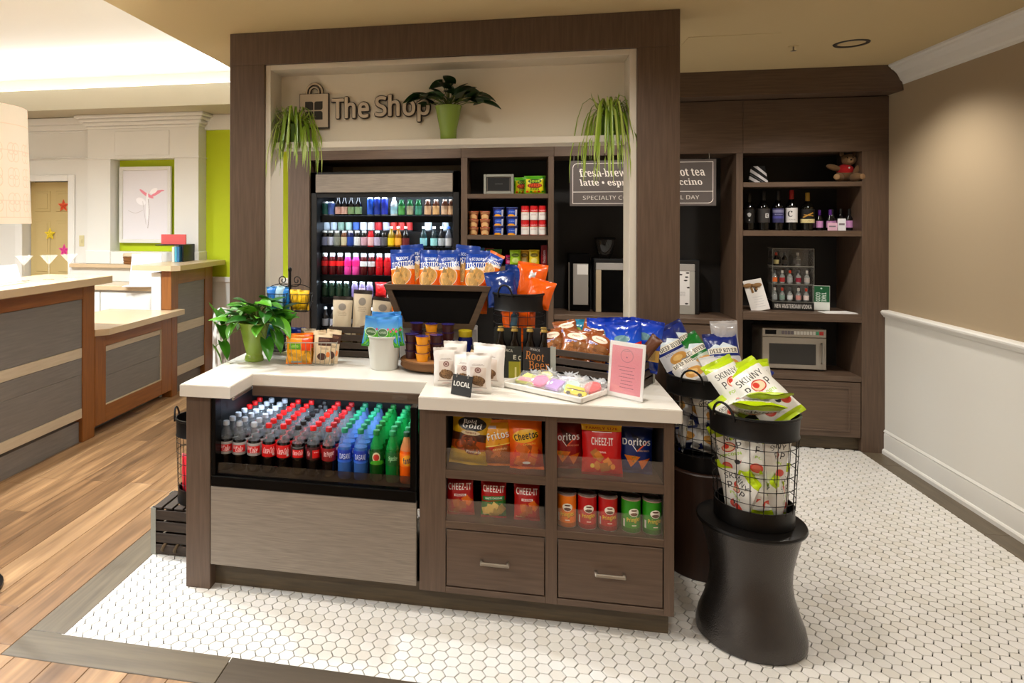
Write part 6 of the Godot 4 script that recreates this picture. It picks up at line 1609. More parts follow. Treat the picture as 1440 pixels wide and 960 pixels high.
	for s in [-1.0, 1.0]: part("ear", mb().tube([V(s * 0.085, 0.14, 0.01), V(s * 0.094, 0.148, 0.005), V(s * 0.094, 0.148, -0.005), V(s * 0.085, 0.14, -0.01)], 0.003).mesh(), M.galv, bk)
	var ga := Art.new(128, 144, Color(0.22, 0.55, 0.85)); ga.fade(0, 0.5, Color(0.16, 0.48, 0.80), Color(0.50, 0.76, 0.93))
	var gr := RandomNumberGenerator.new(); gr.seed = 3
	for i in 70: ga.line(V2(gr.randf(), 1.0), V2(gr.randf(), gr.randf_range(0.35, 0.6)), 0.025, Color(0.12, 0.55, 0.10).lerp(Color(0.5, 0.82, 0.15), gr.randf()))
	for i in 4: ga.oval(0.55 + 0.12 * i, 0.38 + 0.08 * (i % 2), 0.05, 0.045, Color(0.90, 0.35, 0.50))
	ga.oval(0.30, 0.50, 0.25, 0.16, Color(0.30, 0.45, 0.28)); ga.ring(0.30, 0.50, 0.25, 0.16, 0.12, Color(0.85, 0.92, 0.8)); ga.scrawl(0.12, 0.48, 0.46, 3, Color(0.9, 0.95, 0.88), 4)
	var gm := print_mat("grass_print", ga.im, 0.35)
	for i in 5:
		var e: Array = [[-0.045, 0.042, 14, 8, "at the front left"], [0.03, 0.05, -6, -4, "at the front centre"], [0.055, 0.01, -24, -10, "at the right"], [-0.02, -0.03, 6, 4, "at the back left"], [0.03, -0.045, -8, -6, "at the back right"]][i]
		bag("grass_bag", "blue and green bag printed with grass, %s of the white bucket" % e[4], "bag", V(-0.648 + e[0], Y + 0.108 + 0.012 * int(i > 2), -3.19 + e[1]), 0.115, 0.145, 0.025, gm, mat("s_sky", Color(0.25, 0.58, 0.85), 0.35), 0, "bags in the white bucket", 70 + i, lean(e[2], -6, -e[3]), mat("s_grass", Color(0.2, 0.55, 0.12), 0.4))
	# wood slice with cups
	var ws := thing("wood_slice", "round rustic wood slice stand under the pudding cups", "wood stand", V(-0.425, Y, -3.225))
	part("slab", lath("wslice", [[0.0, 0.012], [0.138, 0.012], [0.146, 0.02], [0.143, 0.035], [0.147, 0.048], [0.142, 0.052], [0.0, 0.052]], 40), mat("bark", Color(0.42, 0.28, 0.15), 0.9), ws)
	part("cut_face", lath("wslice_top", [[0.0, 0.0535], [0.13, 0.0535], [0.138, 0.0522]], 40), mat("cut_wood", Color(0.66, 0.46, 0.27), 0.7), ws)
	for i in 3: part("foot", lath("wfoot", [[0.0, 0.0], [0.012, 0.0], [0.013, 0.012], [0.0, 0.0125]], 14), M.cut_wood, ws, V(0.09 * sin(i * 2.1 + 0.3), 0, 0.09 * cos(i * 2.1 + 0.3)))
	var cy := Color(0.90, 0.58, 0.05)
	var cb := Color(0.22, 0.065, 0.06)
	for st in [[-0.512, -3.185, cb, 3, "brown", "at the front left"], [-0.452, -3.13, cy, 3, "yellow", "at the front"], [-0.392, -3.18, cb, 3, "brown", "at the front right"], [-0.50, -3.275, cb, 4, "brown", "at the back left"], [-0.425, -3.26, cy, 4, "yellow", "at the back"], [-0.345, -3.265, cb, 4, "reddish brown", "at the back right"]]:
		for j in st[3]:
			var o := thing("pudding_cup", "%s cup, %s in the stack %s of the wood slice" % [st[4], ["lowest", "second", "third", "fourth"][j], st[5]], "pudding cup", V(st[0], Y + 0.0545 + 0.0395 * j, st[1]), 0, "cups on the wood slice")
			var pa: Material = mat("cup_" + st[4].replace(" ", "_"), st[2], 0.4)
			part("body", lath("pcup", [[0.0, 0.0], [0.026, 0.0], [0.030, 0.034], [0.0325, 0.036], [0.0325, 0.038]], 20), pa, o)
			part("foil_lid", lath("pcupl", [[0.0325, 0.038], [0.0335, 0.0388], [0.0, 0.0392]], 20), mat("foil_purple", Color(0.24, 0.20, 0.50), 0.25, 0.4), o)
	var jr := thing("nut_jar", "dark blue jar with a yellow lid under the chest, right of the cups", "jar", V(-0.262, Y, -3.29))
	part("jar", lath("njar", [[0.0, 0.0], [0.034, 0.0], [0.036, 0.004], [0.036, 0.135], [0.031, 0.15], [0.0, 0.15]], 24), mat("jar_blue", Color(0.03, 0.06, 0.30), 0.15), jr)
	part("lid", lath("njarl", [[0.033, 0.15], [0.034, 0.152], [0.034, 0.178], [0.032, 0.18], [0.0, 0.18]], 24), mat("lid_yellow", Color(0.66, 0.58, 0.05), 0.4), jr)
	var j2 := thing("small_jar", "small cream jar with a black lid behind the white pouches", "jar", V(-0.197, Y, -3.13))
	part("jar", lath("sjar", [[0.0, 0.0], [0.026, 0.0], [0.028, 0.004], [0.028, 0.11], [0.024, 0.12], [0.0, 0.12]], 20), mat("jar_cream", Color(0.72, 0.62, 0.45), 0.3), j2)
	part("lid", lath("sjarl", [[0.0255, 0.12], [0.026, 0.121], [0.026, 0.136], [0.024, 0.138], [0.0, 0.138]], 20), M.black, j2)
	# white nut pouches and the LOCAL card
	var pa := Art.new(160, 240, Color(0.90, 0.875, 0.85)); pa.scrawl(0.22, 0.78, 0.235, 1, Color(0.62, 0.57, 0.55), 2); pa.rect(0.25, 0.26, 0.75, 0.275, Color(0.72, 0.66, 0.63)); pa.rect(0.18, 0.32, 0.82, 0.88, Color(0.86, 0.80, 0.755)); pa.oval(0.5, 0.40, 0.13, 0.08, Color(0.52, 0.36, 0.33)); pa.ring(0.5, 0.40, 0.08, 0.05, 0.3, Color(0.85, 0.78, 0.74)); pa.oval(0.5, 0.69, 0.30, 0.13, Color(0.38, 0.26, 0.15)); pa.chips(0.5, 0.69, 0.15, Color(0.62, 0.46, 0.30), 14, 6, 2); pa.rect(0.15, 0.87, 0.85, 0.885, Color(0.55, 0.5, 0.48)); pa.oval(0.5, 0.95, 0.18, 0.03, Color(0.88, 0.80, 0.78))
	var pm := print_mat("pouch_print", pa.im, 0.5)
	var pd := [[-0.315, -2.895, 0.105, 0.165, 14, "at the left"], [-0.228, -2.855, 0.10, 0.155, -10, "behind the LOCAL card"], [-0.285, -3.0, 0.105, 0.175, 0, "at the back left"], [-0.168, -2.80, 0.107, 0.165, -6, "standing foremost"], [-0.135, -2.935, 0.15, 0.18, -20, "at the back right"]]
	for i in 5:
		var e: Array = pd[i]
		bag("nut_pouch", "white nut pouch %s of the local pouches" % e[5] if i != 1 else "white nut pouch right behind the small black card", "pouch", V(e[0], Y, e[1]), e[2], e[3], 0.05, pm, mat("pouch_white", Color(0.90, 0.88, 0.855), 0.5), 0, "white nut pouches", 80 + i, lean(e[4], -5))
	var lc := thing("name_card", "small black card reading LOCAL in front of the white pouches", "card", V(-0.238, Y + 0.002, -2.738))
	lc.transform.basis = lean(-28, -14, 0)
	part("card", bx(-0.048, 0.048, 0, 0.082, -0.004, 0.0, 0.001), mat("slate", Color(0.10, 0.095, 0.085), 0.6), lc)
	var tmh := words("LOCAL", 0.019, 0.0016)
	part("lettering", tmh, M.white_paint, lc, V(0, 0.045, 0.0008))
	for s in [-0.028, 0.026]: part("clip", bx(s - 0.002, s + 0.002, 0.07, 0.087, -0.005, 0.0015, 0.0005), M.steel, lc)
	more_counter_goods(Y)

func four_pack(label: String, at: Vector3, face: Image, nm: String) -> void:
	var o := thing("bottle_carrier", label, "bottle carrier", at)
	var m := mat("carrier_" + nm, Color(0.09, 0.095, 0.07) if nm == "a" else Color(0.10, 0.09, 0.095), 0.6)
	part("front_panel", bx(-0.064, 0.064, 0.0, 0.145, 0.063, 0.065, 0.0005), m, o)
	part("back_panel", bx(-0.064, 0.064, 0.0, 0.145, -0.065, -0.063, 0.0005), m, o)
	var sd := mb()
	for s in [-1.0, 1.0]:
		part("side_panel", bx(s * 0.064 - 0.001, s * 0.064 + 0.001, 0.0, 0.09, -0.062, 0.062, 0.0005), m, o)
	part("divider", bx(-0.062, 0.062, 0.0, 0.22, -0.001, 0.001, 0.0005), m, o)
	part("floor_panel", bx(-0.062, 0.062, 0.0, 0.002, -0.062, 0.062, 0.0), m, o)
	var q := mb(); q.quad(V(-0.064, 0, 0.0655), V(0.064, 0, 0.0655), V(0.064, 0.145, 0.0655), V(-0.064, 0.145, 0.0655), Vector3.BACK)
	part("print", q.mesh(), print_mat("carrier_print_" + nm, face, 0.5), o)
	var k := 0
	for sx in [-1.0, 1.0]:
		for sz in [1.0, -1.0]:
			var b := thing("root_beer_bottle", "dark brown bottle with gold cap, %s %s in the %s carrier" % ["front" if sz > 0 else "rear", "left" if sx < 0 else "right", "green printed" if nm == "a" else "orange lettered"], "bottle", at + V(sx * 0.0315, 0.0022, sz * 0.0315), 0, "bottles in the drink carriers")
			part("glass", lath("rb_g", [[0.0, 0.0], [0.028, 0.0], [0.0295, 0.004], [0.0295, 0.118], [0.024, 0.145], [0.0145, 0.17], [0.0125, 0.212], [0.0, 0.213]], 20), mat("brown_glass", Color(0.045, 0.018, 0.01), 0.08), b)
			part("crown_cap", lath("rb_c", [[0.0165, 0.207], [0.0155, 0.213], [0.013, 0.218], [0.0, 0.2185]], 20), mat("cap_gold", Color(0.62, 0.50, 0.22), 0.35, 0.5), b)
			k += 1

func more_counter_goods(Y: float) -> void:
	var a := Art.new(128, 144, Color(0.10, 0.11, 0.08)); a.text("ITHACA", 0.46, 0.13, 0.46, 0.09, Color(0.75, 0.74, 0.68), "sansb", 0.0, 5); a.scrawl(0.15, 0.8, 0.02, 1, Color(0.4, 0.4, 0.36), 1); a.text("E", 0.76, 0.34, 0.12, 0.15, Color(0.8, 0.78, 0.7)); a.text("C", 0.93, 0.36, 0.10, 0.15, Color(0.8, 0.78, 0.7)); a.rect(0.55, 0.48, 0.96, 1, Color(0.55, 0.53, 0.06)); a.rect(0.76, 0.65, 0.82, 1, Color(0.80, 0.76, 0.5)); a.rect(0.93, 0.46, 0.96, 1, Color(0.75, 0.62, 0.12))
	four_pack("green and black drink carrier left of the root beer carrier", V(-0.055, Y, -3.165), a.im, "a")
	a = Art.new(160, 180, Color(0.11, 0.10, 0.105)); a.text("ITHACA", 0.42, 0.08, 0.36, 0.08, Color(0.72, 0.70, 0.68), "sansb", 0.0, 8); a.text("Root", 0.42, 0.29, 0.66, 0.27, Color(0.80, 0.50, 0.20), "serif", -0.05, 8); a.text("Beer", 0.56, 0.57, 0.72, 0.27, Color(0.80, 0.48, 0.18), "serif", -0.05, 2)
	four_pack("dark root beer carrier with orange lettering, right of the green one", V(0.078, Y, -3.165), a.im, "b")
	# wire stand with two tiers of small baskets
	var st := thing("wire_stand", "black wrought iron stand with small wire baskets of sweets behind the pothos", "wire stand", V(-1.215, Y, -3.43), -4)
	part("pole", mb().tube([V(0, 0, 0), V(0, 0.445, 0)], 0.007, 10).mesh(), M.iron, st)
	part("finial", mb().ball(V(0, 0.452, 0), V(0.011, 0.016, 0.011)).mesh(), M.iron, st)
	var sc := mb()
	for s in [-1.0, 1.0]:
		var p := []
		for i in 26:
			var t := i / 25.0
			var an := lerpf(-PI * 0.5, TAU * 1.15, t)
			var r := lerpf(0.030, 0.005, t)
			p.append(V(s * (0.040 + r * cos(an) * 0.9), 0.395 + r * sin(an), 0.0))
		p.push_front(V(s * 0.004, 0.36, 0)); sc.tube(p, 0.0028, 6)
		var q := []
		for i in 9: q.append(V(s * (0.006 + 0.11 * i / 8.0), 0.345 + 0.030 * sin(PI * (0.25 + 0.62 * i / 8.0)), 0.0))
		sc.tube(q, 0.0026, 6)
	part("scroll", sc.mesh(), M.iron, st)
	for tier in [[0.235, 0.325, 0.125, 0.055, 0.0], [0.018, 0.105, 0.15, 0.065, 0.0]]:
		for s in [-1.0, 1.0]:
			var w: float = tier[2] * 0.9
			var b := mb()
			var cx: float = s * (w * 0.5 + 0.008)
			for y in [tier[0], (tier[0] + tier[1]) * 0.5, tier[1]]:
				var g := 1.0 if y > tier[0] + 0.01 else 0.82
				var rr := []
				for i in 24:
					var an := TAU * i / 24
					rr.append(V(cx + w * 0.5 * g * signf(cos(an)) * pow(absf(cos(an)), 0.55), y, tier[3] * g * signf(sin(an)) * pow(absf(sin(an)), 0.55)))
				b.tube(rr, 0.0024, 5, true)
			var zz := []
			for i in 49:
				var an := TAU * i / 48
				var y2: float = tier[1] if i % 2 == 0 else tier[0]
				var g2 := 1.0 if i % 2 == 0 else 0.82
				zz.append(V(cx + w * 0.5 * g2 * signf(cos(an)) * pow(absf(cos(an)), 0.55), y2, tier[3] * g2 * signf(sin(an)) * pow(absf(sin(an)), 0.55)))
			b.tube(zz, 0.0016, 4)
			b.box(V(cx - w * 0.40, tier[0] - 0.002, -tier[3] * 0.78), V(cx + w * 0.40, tier[0] + 0.001, tier[3] * 0.78), 0.0)
			part("wire_basket", b.mesh(), M.iron, st)
	var pk := [[-0.095, 0.24, 0.02, 0.06, 0.12, Color(0.08, 0.45, 0.80), "bright blue", "in the upper left basket of the wire stand"], [-0.055, 0.24, 0.015, 0.07, 0.125, Color(0.68, 0.82, 0.90), "pale blue", "in the upper left basket of the wire stand"], [-0.02, 0.24, 0.01, 0.05, 0.12, Color(0.10, 0.50, 0.85), "blue", "beside the pole in the upper left basket"], [0.04, 0.24, 0.02, 0.06, 0.108, Color(0.93, 0.72, 0.03), "yellow", "beside the pole in the upper right basket"], [0.085, 0.24, 0.02, 0.065, 0.105, Color(0.95, 0.75, 0.05), "yellow", "at the end of the upper right basket"], [-0.11, 0.024, 0.03, 0.07, 0.13, Color(0.03, 0.32, 0.34), "teal", "in the lower left basket of the wire stand"], [-0.05, 0.024, 0.025, 0.07, 0.11, Color(0.42, 0.40, 0.42), "grey", "in the lower left basket of the wire stand"], [0.04, 0.024, 0.0, 0.08, 0.118, Color(0.04, 0.16, 0.55), "royal blue", "in the lower right basket of the wire stand"], [0.10, 0.024, 0.0, 0.08, 0.115, Color(0.55, 0.48, 0.36), "tan", "in the lower right basket of the wire stand"]]
	for i in pk.size():
		var e: Array = pk[i]
		var at: Vector3 = st.transform * V(e[0], e[1], e[2])
		bag("candy_bag", "%s candy bag %s" % [e[6], e[7]], "candy bag", at, e[3], e[4], 0.035, mat("tier%d" % i, e[5], 0.3), mat("tiers%d" % i, e[5].lightened(0.25), 0.3), 0, "candy bags in the wire stand", 100 + i, lean(-6 + i * 3, -6, 4 - i))
	# wire basket of dried fruit and cookie bags in front of the stand
	var wb := thing("wire_tray", "low silver wire basket of orange and cream bags beside the pothos", "wire basket", V(-1.02, Y, -3.215), 10)
	var w := mb()
	for y in [0.004, 0.115]:
		var g := 0.86 if y < 0.05 else 1.0
		w.tube([V(-0.128 * g, y, 0.06 * g), V(0.128 * g, y, 0.06 * g), V(0.128 * g, y, -0.06 * g), V(-0.128 * g, y, -0.06 * g)], 0.0022, 5, true)
	for i in 11:
		var x := lerpf(-0.128, 0.128, i / 10.0)
		w.tube([V(x, 0.115, 0.06), V(x * 0.86, 0.004, 0.0516), V(x * 0.86, 0.004, -0.0516), V(x, 0.115, -0.06)], 0.0013, 4)
	for i in 5:
		var z := lerpf(-0.06, 0.06, i / 4.0)
		w.tube([V(-0.128, 0.115, z), V(-0.11, 0.004, z * 0.86), V(0.11, 0.004, z * 0.86), V(0.128, 0.115, z)], 0.0013, 4)
	part("wire", w.mesh(), M.galv, wb)
	var oa := Art.new(128, 128, Color(0.95, 0.62, 0.02)); oa.rect(0.62, 0, 1, 0.5, Color(0.93, 0.28, 0.04)); oa.rect(0.12, 0.22, 0.58, 0.46, Color(0.35, 0.62, 0.08)); oa.chips(0.5, 0.76, 0.36, Color(0.97, 0.70, 0.08), 12, 5, 1); oa.rect(0.2, 0.93, 0.6, 1, Color(0.6, 0.7, 0.75))
	oa.rect(0.12, 0.22, 0.58, 0.46, Color(0.35, 0.62, 0.08)); oa.scrawl(0.2, 0.5, 0.30, 3, Color(0.80, 0.92, 0.4), 3)
	var om := print_mat("orange_bag", oa.im, 0.3)
	var co := Art.new(96, 144, Color(0.86, 0.77, 0.63)); co.rect(0.25, 0.08, 1, 0.38, Color(0.28, 0.13, 0.08)); co.scrawl(0.3, 0.9, 0.14, 3, Color(0.6, 0.42, 0.3), 3); co.scrawl(0.3, 0.9, 0.45, 3, Color(0.5, 0.4, 0.35), 5); co.oval(0.5, 0.78, 0.26, 0.13, Color(0.28, 0.14, 0.09)); co.oval(0.85, 0.7, 0.1, 0.1, Color(0.9, 0.5, 0.2))
	var cm := print_mat("cream_bag", co.im, 0.45)
	for i in 5:
		var e: Array = [[-0.062, 0.038, 0.13, 0.135, om, "orange dried fruit bag at the front left of the silver wire basket", 0], [-0.05, 0.0, 0.12, 0.145, om, "orange bag behind the front one in the silver wire basket", 3], [0.05, 0.030, 0.09, 0.15, cm, "cream cookie bag at the front right of the silver wire basket", -3], [0.09, 0.01, 0.075, 0.165, cm, "cream cookie bag at the right end of the silver wire basket", -7], [0.02, -0.02, 0.11, 0.155, cm, "cream bag at the back of the silver wire basket", 4]][i]
		bag("snack_bag", e[5], "snack bag", wb.transform * V(e[0], 0.006, e[1]), e[2], e[3], 0.035, e[4], mat("s_amber", Color(0.93, 0.50, 0.03), 0.35) if i < 2 else mat("s_cream", Color(0.86, 0.78, 0.64), 0.45), 0, "bags in the silver wire basket", 120 + i, lean(8, -6, e[6]))
	# right crate with peanuts and blue bags
	var cr := crate("slatted_crate", "slatted wooden crate with galvanised corner brackets, heaped with blue and brown bags", V(0.363, Y, -3.117), 0.38, 0.148, 0.245, -26.6, 4, true)
	var na := Art.new(144, 144, Color(0.55, 0.28, 0.11)); na.oval(0.5, 0.22, 0.34, 0.13, Color(0.93, 0.86, 0.78)); na.scrawl(0.25, 0.75, 0.19, 2, Color(0.45, 0.2, 0.1), 4); na.poly([V2(0.1, 0.36), V2(0.95, 0.44), V2(0.95, 0.56), V2(0.1, 0.48)], Color(0.78, 0.76, 0.88)); na.text("PEANUTS", 0.52, 0.46, 0.7, 0.08, Color(0.15, 0.15, 0.5), "sansb", 0, 4); na.chips(0.5, 0.76, 0.34, Color(0.75, 0.48, 0.26), 40, 9, 1); na.scrawl(0.15, 0.9, 0.62, 9, Color(0.35, 0.17, 0.08), 8)
	var nm := print_mat("peanut_print", na.im, 0.22)
	for i in 5:
		var e: Array = [[-0.17, 0.125, 0.09, 10, -28, 14, 0.10, 0.13, "tipped over the left corner"], [-0.09, 0.118, 0.10, 4, -30, -6, 0.13, 0.145, "leaning out over the front"], [-0.02, 0.12, 0.07, -12, -22, -16, 0.11, 0.13, "lying at the front middle"], [-0.13, 0.165, 0.03, 18, -35, 10, 0.11, 0.13, "behind the front ones"], [-0.05, 0.165, 0.02, -5, -30, -12, 0.12, 0.13, "on top beside the blue bags"]][i]
		bag("peanut_bag", "brown glossy peanut bag %s of the right crate" % e[8], "peanut bag", cr.transform * V(e[0], e[1] - 0.02, e[2]), e[6], e[7], 0.05, nm, mat("s_brown", Color(0.58, 0.32, 0.15), 0.25), 0, "peanut bags in the right crate", 140 + i, lean(-10 + e[3], e[4], e[5]))
	var ba := Art.new(192, 192, Color(0.03, 0.22, 0.72)); ba.fade(0, 0.4, Color(0.03, 0.20, 0.66), Color(0.08, 0.36, 0.90)); ba.rect(0, 0.55, 1, 0.80, Color(0.80, 0.62, 0.28)); ba.chips(0.55, 0.68, 0.24, Color(0.88, 0.70, 0.40), 16, 15, 1); ba.rect(0, 0.80, 1, 1, Color(0.03, 0.14, 0.45)); ba.oval(0.45, 0.30, 0.22, 0.08, Color(0.40, 0.58, 0.62)); ba.rect(0, 0.5, 0.16, 0.8, Color(0.93, 0.72, 0.1))
	var bm1 := print_mat("blue_plain", ba.im, 0.18)
	ba.poly([V2(0, 0.50), V2(0.3, 0.52), V2(1.0, 0.34), V2(1.0, 0.44), V2(0.35, 0.62), V2(0, 0.60)], Color(0.85, 0.05, 0.08)); ba.line(V2(0.05, 0.52), V2(0.9, 0.42), 0.015, Color(0.95, 0.9, 0.9))
	var b2 := Image.create(192, 192, false, Image.FORMAT_RGBA8); b2.copy_from(ba.im)
	var bm2 := print_mat("blue_red", b2, 0.18)
	var tl := Art.new(128, 160, Color(0.10, 0.48, 0.62)); tl.oval(0.4, 0.25, 0.16, 0.12, Color(0.55, 0.70, 0.30)); tl.rect(0, 0.5, 1, 1, Color(0.20, 0.38, 0.46)); tl.scrawl(0.1, 0.9, 0.55, 9, Color(0.32, 0.5, 0.56), 2)
	var tmat := print_mat("teal_print_bag", tl.im, 0.25)
	var nu := Art.new(96, 144, Color(0.10, 0.09, 0.07)); nu.rect(0, 0, 1, 0.2, Color(0.30, 0.62, 0.06)); nu.chips(0.5, 0.6, 0.4, Color(0.62, 0.52, 0.36), 46, 9, 1)
	var numat := print_mat("nut_bag", nu.im, 0.3)
	var bl := [[-0.16, 0.02, -0.055, 0.075, 0.215, numat, "dark nut bag with a green top at the left corner of the right crate", Color(0.05, 0.05, 0.05), 20, -6, 5], [-0.11, 0.06, -0.04, 0.11, 0.20, tmat, "teal bag between the nut bag and the blue bags", Color(0.12, 0.50, 0.65), 18, -8, 3], [0.0, 0.06, -0.01, 0.16, 0.215, bm1, "glossy blue bag in the middle of the right crate", Color(0.04, 0.22, 0.70), 16, -10, -3], [0.11, 0.05, 0.02, 0.155, 0.225, bm2, "glossy blue bag with a red swoosh in the right crate", Color(0.04, 0.22, 0.70), 12, -9, 3], [0.15, 0.06, -0.05, 0.14, 0.225, bm1, "glossy blue bag at the back right of the right crate", Color(0.03, 0.18, 0.6), 6, -6, -8], [0.05, 0.06, -0.07, 0.16, 0.22, bm1, "blue bag standing behind the others in the right crate", Color(0.03, 0.18, 0.6), 10, -5, 4]]
	for i in bl.size():
		var e: Array = bl[i]
		bag("snack_bag", e[6], "snack bag", cr.transform * V(e[0], e[1], e[2]), e[3], e[4], 0.06, e[5], mat("bls%d" % i, e[7], 0.2), 0, "tall bags in the right crate", 150 + i, lean(e[8] - 26.6 + 8, e[9], e[10]))
	bag("snack_bag", "brown paper bag leaning at the right end of the right crate", "snack bag", cr.transform * V(0.165, 0.125, -0.03), 0.055, 0.11, 0.03, mat("brown_bag", Color(0.36, 0.19, 0.08), 0.4), mat("brown_bag", Color.WHITE), 0, "", 159, lean(-30, -10, -34))
	# tray of wrapped cookies
	var ty := thing("cookie_tray", "white rectangular tray of wrapped pastel cookies", "tray", V(0.142, Y, -2.90), -35.2)
	part("base", bx(-0.185, 0.185, 0.0, 0.006, -0.10, 0.10, 0.002), M.white_paint, ty)
	for e in [[-0.192, 0.192, 0.10, 0.108], [-0.192, 0.192, -0.108, -0.10]]:
		part("wall", bx(e[0], e[1], 0.004, 0.026, e[2], e[3], 0.003), M.white_paint, ty)
	for s in [-1.0, 1.0]: part("wall", bx(s * 0.192, s * 0.184, 0.004, 0.026, -0.0995, 0.0995, 0.003), M.white_paint, ty)
	var ck := [[-0.135, 0.02, "triangle", Color(0.85, 0.86, 0.40), "yellow and pink"], [-0.06, 0.03, "round", Color(0.93, 0.50, 0.66), "pink heart"], [0.005, 0.03, "square", Color(0.70, 0.55, 0.80), "lilac"], [0.075, 0.015, "round", Color(0.66, 0.85, 0.76), "mint green"], [0.13, 0.055, "bus", Color(0.93, 0.80, 0.08), "yellow bus shaped"], [0.145, -0.03, "round", Color(0.80, 0.10, 0.10), "red"], [-0.10, -0.05, "round", Color(0.90, 0.86, 0.55), "pale yellow"], [0.02, -0.05, "square", Color(0.80, 0.75, 0.86), "pale violet"]]
	for i in ck.size():
		var e: Array = ck[i]
		var o := thing("wrapped_cookie", "%s cookie in clear wrap on the white tray" % e[4], "cookie", ty.transform * V(e[0], 0.008, e[1]), 0, "wrapped cookies on the tray")
		o.transform.basis = lean(-35 + 8 * sin(i * 2.0), -64 if e[2] != "bus" else -40, 6 * sin(i * 3.0))
		var p := PackedVector2Array()
		if e[2] == "bus": p = PackedVector2Array([V2(-0.045, 0.008), V2(0.045, 0.008), V2(0.047, 0.025), V2(0.036, 0.028), V2(0.032, 0.042), V2(-0.04, 0.045), V2(-0.046, 0.04)])
		elif e[2] == "triangle": p = PackedVector2Array([V2(-0.045, 0.0), V2(0.05, 0.004), V2(0.03, 0.055), V2(-0.02, 0.065)])
		elif e[2] == "square": p = PackedVector2Array([V2(-0.032, 0.002), V2(0.032, 0.002), V2(0.034, 0.062), V2(-0.034, 0.062)])
		else:
			for k in 20: p.append(V2(0.036 * cos(TAU * k / 20), 0.036 + 0.034 * sin(TAU * k / 20)))
		var c := mb(); c.prism(p, 0.0, 0.012)
		part("cookie", c.mesh(), mat("cookie_%d" % i, e[3], 0.6), o)
		if e[2] == "bus":
			for x in [-0.026, 0.024]: part("wheel", MB.new().prism(PackedVector2Array([V2(x - 0.009, 0.006), V2(x, 0.0), V2(x + 0.009, 0.006), V2(x + 0.006, 0.015), V2(x - 0.006, 0.015)]), 0.0122, 0.015).mesh(), mat("wheel_brown", Color(0.25, 0.18, 0.12), 0.6), o)
			part("stripe", bx(-0.038, 0.036, 0.026, 0.03, 0.012, 0.0135, 0.0005), M.wheel_brown, o)
		if i == 0: part("icing", MB.new().prism(PackedVector2Array([V2(-0.035, 0.004), V2(0.045, 0.007), V2(0.034, 0.034), V2(-0.03, 0.03)]), 0.0122, 0.0145).mesh(), mat("icing_pink", Color(0.90, 0.62, 0.66), 0.6), o)
		var wr := bag_mesh(0.11, 0.10, 0.03, 170 + i)
		var wo := part("wrapper", wr[0], pane("film", Color(0.95, 0.96, 0.97), 0.12, 0.08), o, V(0, -0.012, 0.006))
		var tuft := mb(); var tg := RandomNumberGenerator.new(); tg.seed = i
		for k in 7: tuft.quad(V(-0.012, 0.078, 0.004), V(0.012, 0.078, 0.004), V(-0.035 + 0.012 * k, 0.088 + tg.randf() * 0.012, tg.randf_range(-0.01, 0.02)), V(-0.04 + 0.012 * k, 0.09 + tg.randf() * 0.01, tg.randf_range(-0.01, 0.02)), Vector3.BACK)
		part("tuft", tuft.mesh(), pane("film_tuft", Color(0.95, 0.96, 0.97), 0.35, 0.08), o)
	# pink flyer in a clear stand
	var fl := thing("flyer_stand", "pink flyer in a clear acrylic stand at the right front of the worktop", "flyer", V(0.414, Y, -2.822), -38)
	part("foot", bx(-0.078, 0.078, 0.0, 0.004, -0.05, 0.035, 0.001), M.acrylic, fl)
	var sheet := part("sheet", bx(-0.078, 0.078, 0.0, 0.222, -0.002, 0.0, 0.0005), M.paper, fl, V(0, 0.004, 0.0)); sheet.rotation_degrees.x = -7
	part("cover", bx(-0.08, 0.08, 0.0, 0.224, 0.0015, 0.003, 0.0005), M.acrylic, sheet)
	var fa := Art.new(192, 272, Color(0.93, 0.92, 0.91)); fa.rect(0.07, 0.07, 0.93, 0.93, Color(0.90, 0.55, 0.60)); fa.ring(0.5, 0.24, 0.18, 0.12, 0.06, Color(0.60, 0.40, 0.48)); fa.rect(0.40, 0.15, 0.58, 0.16, Color(0.65, 0.42, 0.5)); fa.oval(0.5, 0.27, 0.02, 0.012, Color(0.55, 0.35, 0.45))
	for k in 7: fa.scrawl(0.25 + 0.03 * (k % 3), 0.78 - 0.03 * (k % 2), 0.44 + 0.062 * k, 1, Color(0.50, 0.30, 0.38), k)
	var q := mb(); q.quad(V(-0.077, 0.001, 0.0007), V(0.077, 0.001, 0.0007), V(0.077, 0.221, 0.0007), V(-0.077, 0.221, 0.0007), Vector3.BACK)
	part("print", q.mesh(), print_mat("flyer_print", fa.im, 0.4), sheet)

